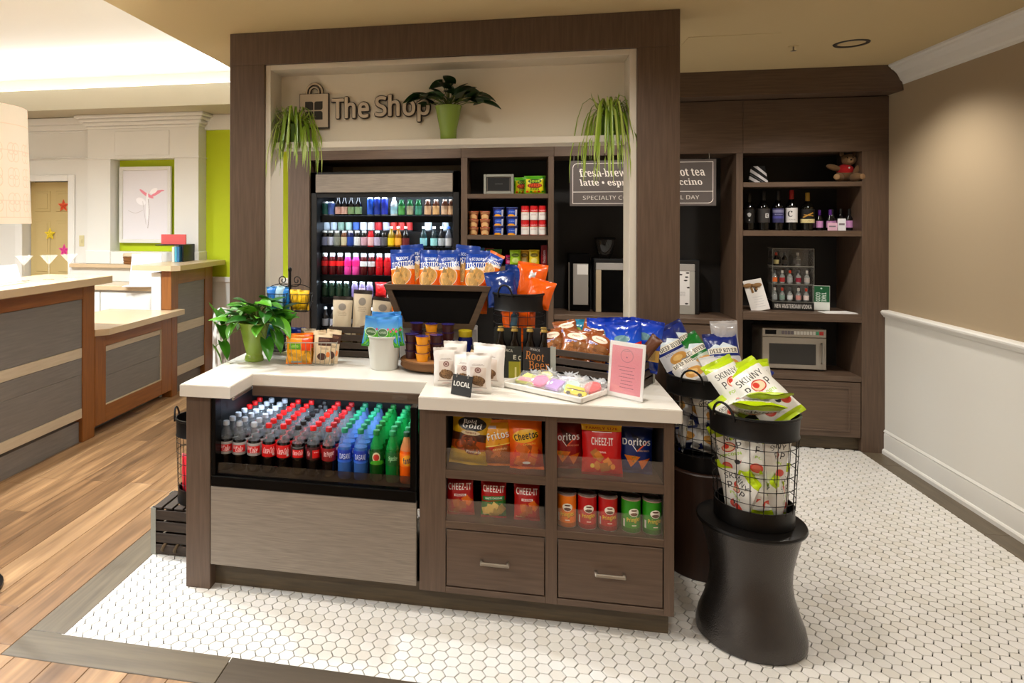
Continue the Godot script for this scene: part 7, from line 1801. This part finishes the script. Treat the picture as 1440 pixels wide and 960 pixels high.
# ---------- wire baskets on stands, and plants ----------
func wire_barrel(label: String, at: Vector3, rb: float, rt: float, h: float, turn: float, cells := 20) -> Node3D:
	var o := thing("wire_barrel", label, "wire basket", at, turn)
	var rad := func(y: float) -> float: return lerpf(rb, rt, y / h)
	part("foot_band", MB.new().lathe([[rb - 0.004, 0.0], [rb + 0.002, 0.0], [rb + 0.004, 0.006], [rad.call(0.07), 0.07], [rad.call(0.07) - 0.005, 0.07], [rb - 0.004, 0.004], [0.0, 0.004]], 40).mesh(), M.iron, o)
	part("rim_band", MB.new().lathe([[rad.call(h - 0.085) - 0.004, h - 0.085], [rad.call(h - 0.085) + 0.004, h - 0.085], [rad.call(h - 0.078), h - 0.078], [rt, h - 0.012], [rt + 0.005, h - 0.008], [rt + 0.004, h], [rt - 0.003, h], [rt - 0.004, h - 0.012], [rad.call(h - 0.085) - 0.004, h - 0.085]], 40).mesh(), M.iron, o)
	var w := mb()
	for i in cells:
		var a := TAU * i / cells
		w.tube([V(rad.call(0.06) * sin(a), 0.06, rad.call(0.06) * cos(a)), V(rad.call(h - 0.08) * sin(a), h - 0.08, rad.call(h - 0.08) * cos(a))], 0.0016, 5)
	var n := 5
	for k in n:
		var y := lerpf(0.075, h - 0.09, (k + 0.5) / n)
		w.tube(hoop(rad.call(y) + 0.001, y, 36), 0.0016, 5, true)
	part("wire_grid", w.mesh(), M.iron, o)
	for s in [0.0, PI]:
		var p := []
		for i in 13:
			var t := PI * i / 12.0
			var aa: float = s + PI * 0.5 + 0.30 * cos(t)
			p.append(V((rt + 0.006) * sin(aa), h - 0.02 + 0.062 * sin(t), (rt + 0.006) * cos(aa)))
		part("handle", mb().tube(p, 0.0048, 8).mesh(), M.iron, o)
	return o

func baskets() -> void:
	# bronze stool with a waisted body
	var st := thing("drum_stool", "dark hammered bronze waisted stool carrying the popcorn basket", "stool", V(0.89, 0, -2.848))
	var bm := mat("bronze_hammered", Color(0.31, 0.295, 0.285), 0.28, 0.85)
	var hn := noise_img(128, 128, 30.0, 30.0, 5, 2)
	var hi := Image.create(128, 128, false, Image.FORMAT_RGB8)
	for y in 128:
		for x in 128: hi.set_pixel(x, y, Color(hn[y * 128 + x], hn[y * 128 + x], hn[y * 128 + x]))
	bm.heightmap_enabled = true; bm.heightmap_texture = ImageTexture.create_from_image(hi); bm.heightmap_scale = 0.12; bm.uv1_scale = Vector3(6, 3, 1)
	part("body", lath("stool_b", [[0.0, 0.003], [0.185, 0.0], [0.194, 0.008], [0.195, 0.03], [0.187, 0.07], [0.168, 0.12], [0.150, 0.18], [0.1435, 0.235], [0.146, 0.29], [0.158, 0.35], [0.172, 0.41], [0.180, 0.438]], 56), bm, st)
	part("top", lath("stool_t", [[0.180, 0.438], [0.192, 0.442], [0.195, 0.449], [0.192, 0.457], [0.182, 0.46], [0.0, 0.460]], 56), mat("bronze", Color.WHITE), st)
	var pa := Art.new(192, 256, Color(0.90, 0.895, 0.87)); var lime := Color(0.70, 0.80, 0.05)
	pa.rect(0, 0, 1, 0.10, lime); pa.rect(0, 0.95, 1, 1, lime); pa.text("SKINNY", 0.5, 0.24, 0.72, 0.11, Color(0.12, 0.11, 0.11), "sans"); pa.text("P", 0.24, 0.42, 0.12, 0.14, Color(0.12, 0.11, 0.11), "sans"); pa.oval(0.52, 0.42, 0.19, 0.10, Color(0.75, 0.16, 0.10)); pa.oval(0.52, 0.42, 0.165, 0.082, Color(0.93, 0.80, 0.66)); pa.oval(0.47, 0.40, 0.08, 0.05, Color(0.82, 0.22, 0.16)); pa.text("P", 0.80, 0.42, 0.12, 0.14, Color(0.12, 0.11, 0.11), "sans"); pa.text("POPCORN", 0.5, 0.575, 0.6, 0.06, Color(0.62, 0.78, 0.25), "sansb"); pa.oval(0.30, 0.80, 0.14, 0.10, Color(0.85, 0.30, 0.25)); pa.oval(0.30, 0.80, 0.10, 0.07, Color(0.88, 0.45, 0.38)); pa.oval(0.62, 0.74, 0.07, 0.05, Color(0.2, 0.2, 0.2)); pa.oval(0.80, 0.78, 0.12, 0.08, Color(0.85, 0.28, 0.22))
	var pm := print_mat("pop_print", pa.im, 0.28)
	var lm := mat("s_lime", Color(0.70, 0.80, 0.05), 0.3)
	var b1 := wire_barrel("black wire barrel basket of white and lime popcorn bags on the bronze stool", V(0.90, 0.461, -2.845), 0.137, 0.158, 0.425, 32)
	# bags inside: an outer ring seen through the wires, and the heap on top
	var c := V(0.90, 0, -2.845)
	var ang := [200, -60, -10, 45, 95, 150]
	for lv in 2:
		for i in 5:
			var a: float = deg_to_rad(ang[i] - 18 + lv * 30)
			var p := c + V(sin(a) * 0.072, 0.500 + lv * 0.135, cos(a) * 0.072)
			bag("popcorn_bag", "white popcorn bag inside the bronze stool's basket, %s %s" % [["lower", "upper"][lv], ["at the back", "on the left", "at the front left", "at the front right", "on the right"][i]], "popcorn bag", p, 0.165, 0.20, 0.07, pm, lm, 0, "popcorn bags in the basket", 200 + i, lean(rad_to_deg(a), -4, [18, -24, 12, -10, 20][i] * (1 if lv == 0 else -1)))
	for e in [[V(1.005, 0.862, -2.79), 0.165, 0.27, 0.07, -12, -34, 40, "large popcorn bag leaning out to the right on top of the basket"], [V(0.90, 0.86, -2.87), 0.135, 0.235, 0.065, 4, -26, 27, "popcorn bag standing at the back left on top of the basket"], [V(0.97, 0.85, -2.93), 0.14, 0.21, 0.06, 0, -20, 10, "popcorn bag half hidden at the back right of the basket"], [V(0.895, 0.868, -2.925), 0.19, 0.19, 0.06, -4, 72, -3, "popcorn bag lying at the front of the basket with lime edge up"], [V(0.925, 0.885, -2.955), 0.17, 0.19, 0.05, 10, 66, 4, "popcorn bag lying behind the front one"], [V(0.84, 0.79, -2.82), 0.12, 0.15, 0.045, 40, -30, 14, "popcorn bag tucked by the left handle of the basket"]]:
		bag("popcorn_bag", e[7], "popcorn bag", e[0], e[1], e[2], e[3], pm, lm, 0, "popcorn bags on the basket", 210 + int(e[1] * 100), lean(e[4], e[5], e[6]))
	# wooden drum with the second basket
	var dr := thing("wood_drum", "dark brown wooden drum stand between the counter and the bronze stool", "stand", V(0.845, 0, -3.375))
	part("drum", lath("drum_b", [[0.0, 0.002], [0.158, 0.0], [0.163, 0.006], [0.163, 0.472], [0.158, 0.478], [0.0, 0.478]], 40), grain_mat("drum_wood", Color(0.14, 0.075, 0.045), Color(0.24, 0.14, 0.085), true, 0.4, 18.0, 1.4, 0.45, 61), dr)
	wire_barrel("black wire barrel basket of kettle chip bags on the wooden drum, behind the worktop corner", V(0.845, 0.479, -3.375), 0.137, 0.158, 0.425, 60)
	var mats_: Array[Material] = []
	for k in 3:
		var col: Color = [Color(0.05, 0.14, 0.45), Color(0.02, 0.42, 0.12), Color(0.86, 0.85, 0.83)][k]
		var a := Art.new(160, 208, col)
		a.poly([V2(0.1, 0.30), V2(0.3, 0.20), V2(0.42, 0.25), V2(0.55, 0.17), V2(0.8, 0.26), V2(0.95, 0.30)], Color(0.85, 0.9, 0.93) if k != 2 else Color(0.5, 0.5, 0.5))
		a.rect(0.05, 0.30, 0.95, 0.44, Color(0.92, 0.90, 0.84)); a.text("DEEP RIVER", 0.5, 0.37, 0.84, 0.10, Color(0.18, 0.16, 0.14), "serifb")
		a.rect(0, 0.5, 1, 1, [Color(0.80, 0.80, 0.82), Color(0.72, 0.76, 0.68), Color(0.85, 0.84, 0.82)][k]); a.oval(0.55, 0.68, 0.34, 0.13, Color(0.82, 0.60, 0.30)); a.oval(0.50, 0.66, 0.18, 0.06, Color(0.92, 0.76, 0.46)); a.rect(0, 0.86, 1, 1, col.darkened(0.3)); a.scrawl(0.12, 0.5, 0.52, 2, Color(0.35, 0.35, 0.35), k)
		mats_.append(print_mat("river%d" % k, a.im, 0.28))
	var seals: Array[Material] = [mat("s_navy", Color(0.05, 0.12, 0.40), 0.3), mat("s_green", Color(0.02, 0.38, 0.12), 0.3), mat("s_pale", Color(0.82, 0.81, 0.8), 0.35)]
	c = V(0.845, 0, -3.375)
	for lv in 2:
		for i in 5:
			var a: float = deg_to_rad(-120 + 62 * i + lv * 25)
			bag("kettle_chip_bag", "dim chip bag inside the drum's basket, %s %s" % [["lower", "upper"][lv], ["at the back left", "on the left", "at the front left", "at the front right", "on the right"][i]], "chip bag", c + V(sin(a) * 0.068, 0.555 + lv * 0.13, cos(a) * 0.068), 0.15, 0.19, 0.055, mats_[[2, 0, 2, 2, 0][i]], seals[[2, 0, 2, 2, 0][i]], 0, "chip bags inside the drum basket", 220 + i, lean(rad_to_deg(a), -4, [14, -20, 16, -12, 20][i] * (1 if lv == 1 else -1)))
	for e in [[V(0.765, 0.90, -3.375), 0.15, 0.225, 0, 14, -20, 24, "blue kettle chip bag at the far left on top of the drum's basket"], [V(0.815, 0.92, -3.44), 0.14, 0.225, 0, 8, -16, 26, "second blue kettle chip bag behind the far left one"], [V(0.83, 0.86, -3.30), 0.15, 0.21, 2, -2, -42, 32, "white kettle chip bag lying across the front of the drum's basket"], [V(0.885, 0.89, -3.36), 0.16, 0.225, 1, 0, -30, 32, "green kettle chip bag in the middle of the drum's basket"], [V(0.955, 0.88, -3.35), 0.15, 0.225, 0, -6, -22, 8, "blue kettle chip bag at the right of the drum's basket"], [V(0.935, 0.85, -3.29), 0.15, 0.17, 2, 6, -34, 10, "white chip bag below the green one at the front right"], [V(1.01, 0.87, -3.31), 0.13, 0.14, 0, -12, -50, -30, "dark blue chip bag lying over the right rim"]]:
		bag("kettle_chip_bag", e[7], "chip bag", e[0], e[1], e[2], 0.06, mats_[e[3]], seals[e[3]], 0, "kettle chip bags on the drum basket", 230 + int(e[1] * 100) + e[3], lean(e[4], e[5], e[6]))
	bag("clear_bag", "crumpled clear plastic bag behind the kettle chip bags", "plastic bag", V(0.97, 0.955, -3.44), 0.12, 0.19, 0.07, pane("film_cloudy", Color(0.85, 0.84, 0.84), 0.45, 0.15), pane("film_cloudy", Color.WHITE, 0.45), 0, "", 250, lean(-6, -4, 4))
	# basket on the worktop behind the root beer
	wire_barrel("black wire barrel basket of blue and orange chip bags on worktop behind root beer", V(-0.005, 0.906, -3.385), 0.112, 0.130, 0.365, 60, 18)
	var bl := mat("s_blue3", Color(0.05, 0.20, 0.50), 0.2)
	var og := mat("s_orange3", Color(0.90, 0.36, 0.05), 0.2)
	var gr := mat("s_silver", Color(0.80, 0.80, 0.80), 0.25, 0.4)
	c = V(-0.005, 0, -3.385)
	for i in 5:
		var a: float = deg_to_rad(-110 + 52 * i)
		var m: Material = [bl, mat("s_steelblue", Color(0.25, 0.36, 0.42), 0.25), og, og, og][i]
		bag("snack_bag", "%s bag behind the wires of the worktop basket, %s" % [["blue", "steel blue", "orange", "orange", "orange"][i], ["at the far left", "at the front left", "at the front", "at the front right", "at the far right"][i]], "snack bag", c + V(sin(a) * 0.058, 0.985, cos(a) * 0.058), 0.11, 0.20, 0.045, m, m, 0, "bags in the worktop basket", 260 + i, lean(rad_to_deg(a), -3, 8 * sin(i * 4.0)))
	for e in [[V(-0.075, 1.20, -3.36), 0.155, 0.175, bl, 12, -14, 6, "shiny blue bag rising from the left of the worktop basket"], [V(-0.02, 1.22, -3.42), 0.13, 0.18, bl, 0, -6, -4, "second blue bag behind the left one in the worktop basket"], [V(0.035, 1.21, -3.40), 0.15, 0.205, og, -6, -10, -8, "tall orange bag at the middle of the worktop basket"], [V(0.075, 1.20, -3.35), 0.13, 0.14, og, -14, -16, -14, "orange bag at the right rim of the worktop basket"], [V(0.065, 1.30, -3.41), 0.085, 0.10, gr, 10, -16, -10, "silver bag peeking out above the orange ones"]]:
		bag("snack_bag", e[7], "snack bag", e[0], e[1], e[2], 0.055, e[3], e[3], 0, "bags on top of the worktop basket", 270 + int(e[2] * 100), lean(e[4], e[5], e[6]))
	# crate and basket on the floor at the far left of the island
	var cr := crate("slatted_crate", "dark slatted wooden crate on the floor at the left end of the counter island", V(-1.612, 0.0, -3.07), 0.29, 0.222, 0.20, 0, 4, true)
	for i in 5:
		part("top_slat", bx(-0.135 + 0.055 * i, -0.135 + 0.055 * i + 0.044, 0.223, 0.231, -0.10, 0.10, 0.0015), M.crate_wood, cr)
	for x in [-0.085, -0.02, 0.06]:
		var bo := mb(); bo.tube([V(x, 0.008, 0.08), V(x, 0.03, 0.108), V(x + 0.01, 0.05, 0.108), V(x + 0.012, 0.055, 0.09)], 0.008, 8)
		part("rope_loop", bo.mesh(), mat("rope", Color(0.36, 0.29, 0.20), 0.9), cr)
	wire_barrel("small black wire barrel basket on the floor crate left of the island", V(-1.572, 0.232, -3.10), 0.10, 0.112, 0.415, 10, 14)
	var pk := mat("s_pinkred", Color(0.80, 0.14, 0.20), 0.3)
	for i in 3:
		bag("candy_bag", "pink and red bag low in the small floor basket, %s" % ["at the left", "in the middle", "at the right"][i], "candy bag", V(-1.62 + 0.04 * i, 0.25, -3.085 + 0.02 * (i % 2)), 0.09, 0.20, 0.04, pk, mat("s_pinkred2", Color(0.88, 0.40, 0.45), 0.3), 0, "bags in the small floor basket", 280 + i, lean(-20 + 20 * i, -4, 6 - 5 * i))

func blade(path: Array, w: float) -> ArrayMesh:
	# a long narrow leaf, folded along its middle, with some thickness
	var b := mb()
	var n := path.size()
	var L := []
	var R := []
	var C := []
	for i in n:
		var d: Vector3 = (path[mini(i + 1, n - 1)] - path[maxi(i - 1, 0)]).normalized()
		var s := d.cross(Vector3.UP)
		if s.length() < 0.1: s = Vector3.RIGHT
		s = s.normalized()
		var up := s.cross(d).normalized()
		var t := float(i) / (n - 1)
		var ww := w * 0.5 * (0.55 + 0.9 * t) * (1.0 - pow(t, 3.0)) + 0.0004
		L.append(path[i] - s * ww + up * ww * 0.35); R.append(path[i] + s * ww + up * ww * 0.35); C.append(path[i])
	var pts := []
	for i in n: pts.append_array([L[i], C[i], R[i]])
	b.grid(pts, 3, n)
	var p2 := []
	for i in n: p2.append_array([L[i] - V(0, 0.0006, 0), C[i] - V(0, 0.0012, 0), R[i] - V(0, 0.0006, 0)])
	b.grid(p2, 3, n, true)
	return b.mesh()

func leaf(L: float, W: float, bend: float) -> ArrayMesh:
	# heart-shaped leaf along +z from its stalk at the origin, drooping by bend
	var key := "leaf%.3f_%.3f_%.2f" % [L, W, bend]
	if G.has(key): return G[key]
	var b := mb()
	for side in [0, 1]:
		var pts := []
		for j in 9:
			var t := j / 8.0
			var wd := W * 0.5 * pow(sin(PI * clampf(0.16 + 0.84 * t, 0, 1)), 0.75) * (1.15 - 0.55 * t)
			if j == 8: wd = 0.0004
			for i in 5:
				var s := i / 4.0 * 2 - 1
				var back := -0.14 * L * absf(s) * (1.0 - t) * (1.0 - t)
				pts.append(V(s * wd, absf(s) * wd * 0.28 - bend * L * t * t - side * 0.0008, t * L * (1.0 - 0.25 * bend * t) + back))
		b.grid(pts, 5, 9, side == 1)
	G[key] = b.mesh()
	return G[key]

func leaf_mats() -> void:
	for e in [["leaf_a", Color(0.24, 0.52, 0.10)], ["leaf_b", Color(0.36, 0.64, 0.14)], ["leaf_c", Color(0.14, 0.36, 0.09)], ["leaf_d", Color(0.05, 0.16, 0.05)], ["leaf_e", Color(0.08, 0.21, 0.06)], ["blade_a", Color(0.53, 0.64, 0.18)], ["blade_b", Color(0.70, 0.77, 0.38)], ["blade_c", Color(0.40, 0.52, 0.12)], ["stem_green", Color(0.36, 0.42, 0.16)]]:
		var m := mat(e[0], e[1], 0.35)
		m.backlight_enabled = true; m.backlight = e[1].lightened(0.1) * 0.5

func pothos(o: Node3D, top: Vector3, spread: float, high: float, n: int, L: float, mats_: Array, sd: int, dlo := -0.5, dhi := 0.6) -> void:
	var g := RandomNumberGenerator.new(); g.seed = sd
	for i in n:
		var a := TAU * (i + g.randf() * 0.8) / n
		var q := g.randf()
		var r := spread * (0.25 + 0.75 * q)
		var tip := top + V(sin(a) * r, high * (0.25 + 0.75 * g.randf()) * (1.15 - 0.75 * q), cos(a) * r * 0.8)
		var mid := top.lerp(tip, 0.5) + V(0, 0.25 * high, 0)
		var pth := []
		for k in 6:
			var t := k / 5.0
			pth.append(top.lerp(mid, t).lerp(mid.lerp(tip, t), t))
		part("stem", mb().tube(pth, 0.0022, 5).mesh(), M.stem_green, o)
		var ll := L * g.randf_range(0.75, 1.2)
		var lf := part("leaf", leaf(snappedf(ll, 0.02), snappedf(ll * 0.62, 0.01), 0.25), mats_[g.randi() % mats_.size()], o, tip)
		lf.transform.basis = Basis(Vector3.UP, a + g.randf_range(-0.5, 0.5)) * Basis(Vector3.RIGHT, g.randf_range(dlo, dhi)) * Basis(Vector3.BACK, g.randf_range(-0.5, 0.5))

func spider(o: Node3D, top: Vector3, n: int, sd: int, lo: float, hi: float) -> void:
	var g := RandomNumberGenerator.new(); g.seed = sd
	for i in n:
		var a := g.randf() * TAU
		if cos(a) < -0.45: a = PI - a
		var reach := g.randf_range(0.05, 0.20)
		var drop := g.randf_range(lo, hi)
		var rise := g.randf_range(0.03, 0.13)
		var up := i < n / 5
		if up: reach = g.randf_range(0.06, 0.13); drop = -g.randf_range(0.04, 0.13); rise = 0.0
		var pts := []
		for k in 9:
			var t := k / 8.0
			var h := reach * (1.0 - pow(1.0 - t, 2.2))
			var y := rise * sin(PI * minf(1.0, t * 1.6)) - drop * pow(t, 2.0) if not up else -drop * t * (1.25 - 0.25 * t)
			var zz := cos(a) * h * 0.7
			if not up: zz = maxf(zz, 0.075 * t if y < -0.02 else zz)
			pts.append(top + V(sin(a) * h * 1.1, y, zz))
		part("blade", blade(pts, g.randf_range(0.008, 0.014)), [M.blade_a, M.blade_b, M.blade_c, M.blade_a][g.randi() % 4], o)

func shop_sign_and_plants() -> void:
	leaf_mats()
	var green := mat("pot_green", Color(0.48, 0.58, 0.22), 0.25)
	# --- the sign in the niche: raised letters on dark returns
	var sg := thing("shop_sign", "raised sign reading The Shop with a shopping bag emblem in the portal niche", "sign", V(-1.17, 2.16, -3.735))
	var face := mat("sign_face", Color(0.80, 0.74, 0.65), 0.5)
	var ret := mat("sign_return", Color(0.13, 0.09, 0.06), 0.5)
	part("bag_back", bx(-0.088, 0.088, -0.004, 0.198, 0.0, 0.022, 0.001), ret, sg)
	part("bag_front", bx(-0.084, 0.084, 0.0, 0.194, 0.022, 0.026, 0.001), face, sg)
	var hb := mb()
	var hf := mb()
	for r in [[0.047, 0.0095], [0.028, 0.008]]:
		var p := []
		var p2 := []
		for i in 15:
			var t := PI * i / 14.0
			p.append(V(r[0] * cos(t), 0.205 + r[0] * 1.05 * sin(t), 0.010)); p2.append(V(r[0] * cos(t), 0.205 + r[0] * 1.05 * sin(t), 0.018))
		p.push_front(V(r[0], 0.196, 0.010)); p.append(V(-r[0], 0.196, 0.010)); p2.push_front(V(r[0], 0.196, 0.018)); p2.append(V(-r[0], 0.196, 0.018))
		hb.tube(p, r[1], 8); hf.tube(p2, r[1] * 0.62, 8)
	part("handle_back", hb.mesh(), ret, sg); part("handle_front", hf.mesh(), face, sg)
	for sx in [-1.0, 1.0]:
		for sy in [-1.0, 1.0]:
			var p := PackedVector2Array()
			var c := V2(sx * 0.028, 0.098 + sy * 0.028)
			for k in 4:
				var corner := V2([-1.0, 1.0, 1.0, -1.0][k], [-1.0, -1.0, 1.0, 1.0][k])
				var outer: bool = (corner.x == sx) != (corner.y == sy)
				if outer:
					for q in 5:
						var an: float = [PI, PI * 1.5, 0.0, PI * 0.5][k] + PI * 0.5 * q / 4.0
						p.append(c + corner * (0.0245 - 0.012) + V2(cos(an), sin(an)) * 0.012)
				else: p.append(c + corner * 0.0245)
			part("petal", MB.new().prism(p, 0.0262, 0.0275).mesh(), mat("petal_dark", Color(0.17, 0.15, 0.11), 0.6), sg)
	# letters: a fat dark copy behind a thinner light face
	for e in [["The", 0.215, 0.232], ["Shop", 0.5175, 0.323]]:
		for k in 2:
			var tm := words(e[0], 0.108, 0.016 if k == 0 else 0.006, false, false)
			var bb := tm.get_aabb()
			var grow := 0.0085 if k == 0 else 0.0032
			var sx: float = (e[2] - 0.017) / bb.size.x
			var st := SurfaceTool.new()
			for q in 8:
				var an := TAU * q / 8.0
				st.append_from(tm, 0, Transform3D(Basis.from_scale(V(sx, 1.0, 1.0)), V(cos(an) * grow - (bb.position.x + bb.size.x * 0.5) * sx, sin(an) * grow - bb.position.y, 0.0003 * q)))
			part("letter_return" if k == 0 else "letter_face", st.commit(), ret if k == 0 else face, sg, V(e[1], 0.0515 - (0.029 if e[0] == "Shop" else 0.0), 0.009 if k == 0 else 0.021))
	# --- green pot with dark leaves in the middle of the niche shelf
	var p1 := thing("potted_plant", "dark leaved plant in a tall pale green pot at the middle of the niche shelf", "potted plant", V(-0.385, 2.0665, -3.655))
	part("pot", lath("pot_n", [[0.0, 0.003], [0.040, 0.0], [0.044, 0.006], [0.046, 0.05], [0.058, 0.11], [0.070, 0.17], [0.074, 0.182], [0.070, 0.184], [0.064, 0.172], [0.0, 0.165]], 32), green, p1)
	part("soil", lath("soil_n", [[0.0, 0.1665], [0.064, 0.1665]], 20), M.soil, p1)
	pothos(p1, V(0, 0.165, 0), 0.16, 0.15, 36, 0.10, [M.leaf_d, M.leaf_e, M.leaf_d], 71, -0.9, 0.25)
	for e in [[-0.16, 0.24, 0.02, -1.5], [0.17, 0.235, 0.03, 1.5], [0.20, 0.19, 0.04, 1.4], [0.0, 0.27, 0.02, 0.3]]:
		part("stem", mb().tube([V(0, 0.165, 0), V(e[0] * 0.5, e[1] * 1.0, e[2]), V(e[0], e[1], e[2])], 0.0022, 5).mesh(), M.stem_green, p1)
		var lf := part("leaf", leaf(0.10, 0.06, 0.25), M.leaf_e, p1, V(e[0], e[1], e[2])); lf.transform.basis = Basis(Vector3.UP, e[3]) * Basis(Vector3.RIGHT, 0.2) * Basis(Vector3.BACK, 0.5)
	# --- two spider plants
	for e in [[V(-1.268, 2.0665, -3.65), 84, "spider plant in a green pot at the left end of the niche shelf", 60, 0.12, 0.30, 0.0], [V(0.455, 2.0665, -3.655), 62, "smaller spider plant in a green pot at the right end of the niche shelf", 64, 0.14, 0.36, 1.0]]:
		var s := thing("spider_plant", e[2], "potted plant", e[0])
		part("pot", lath("pot_s", [[0.0, 0.003], [0.05, 0.0], [0.053, 0.006], [0.062, 0.09], [0.066, 0.1], [0.062, 0.102], [0.057, 0.092], [0.0, 0.088]], 28), mat("pot_dark_green", Color(0.22, 0.32, 0.06), 0.35), s)
		part("soil", lath("soil_s", [[0.0, 0.0885], [0.057, 0.0885]], 18), M.soil, s)
		spider(s, V(0, 0.095, 0), e[1], e[3], e[4], e[5])
	# --- pothos in a footed green pot on the worktop
	var p2 := thing("pothos_plant", "bright green pothos in a footed lime green pot at the left back of the worktop", "potted plant", V(-1.335, 0.9055, -3.23))
	part("pot", lath("pot_p", [[0.0, 0.004], [0.046, 0.0], [0.049, 0.006], [0.047, 0.02], [0.040, 0.034], [0.042, 0.045], [0.052, 0.08], [0.063, 0.13], [0.074, 0.18], [0.079, 0.196], [0.075, 0.198], [0.068, 0.182], [0.0, 0.176]], 36), mat("pot_lime", Color(0.55, 0.66, 0.25), 0.22), p2)
	part("soil", lath("soil_p", [[0.0, 0.1765], [0.067, 0.1765]], 20), M.soil, p2)
	pothos(p2, V(0.01, 0.178, 0.0), 0.15, 0.13, 62, 0.105, [M.leaf_a, M.leaf_b, M.leaf_b, M.leaf_c], 73, -0.7, 0.6)
	for v in [[[V(-0.03, 0.18, 0.03), V(-0.09, 0.15, 0.05), V(-0.15, 0.10, 0.06), V(-0.195, 0.07, 0.06)], V(-0.195, 0.085, 0.06)], [[V(-0.03, 0.18, 0.03), V(-0.10, 0.20, 0.04), V(-0.17, 0.18, 0.04), V(-0.21, 0.20, 0.04)], V(-0.21, 0.20, 0.04)], [[V(-0.03, 0.18, 0.02), V(-0.12, 0.21, 0.0), V(-0.20, 0.25, 0.0), V(-0.245, 0.275, 0.0)], V(-0.245, 0.275, 0.0)]]:
		part("stem", mb().tube(v[0], 0.0024, 6).mesh(), M.stem_green, p2)
		var k := 0
		for q in v[0].size():
			if q < 2: continue
			var lf := part("leaf", leaf(0.10, 0.07, 0.25), [M.leaf_a, M.leaf_b][q % 2], p2, v[0][q]); lf.transform.basis = Basis(Vector3.UP, -0.6 + 0.9 * q) * Basis(Vector3.RIGHT, 0.9)
	for e in [[V(0.13, 0.16, 0.05), 0.9], [V(0.155, 0.17, 0.0), 2.6], [V(0.085, 0.12, 0.06), 0.7]]:
		var lf := part("leaf", leaf(0.12, 0.07, 0.25), M.leaf_b if e[1] < 0.6 else M.leaf_a, p2, e[0]); lf.transform.basis = Basis(Vector3.UP, e[1]) * Basis(Vector3.RIGHT, 0.8 if e[1] < 1.0 else -0.9)
		part("stem", mb().tube([V(0.01, 0.18, 0.02), e[0] * 0.6 + V(0, 0.10, 0.02), e[0]], 0.002, 5).mesh(), M.stem_green, p2)
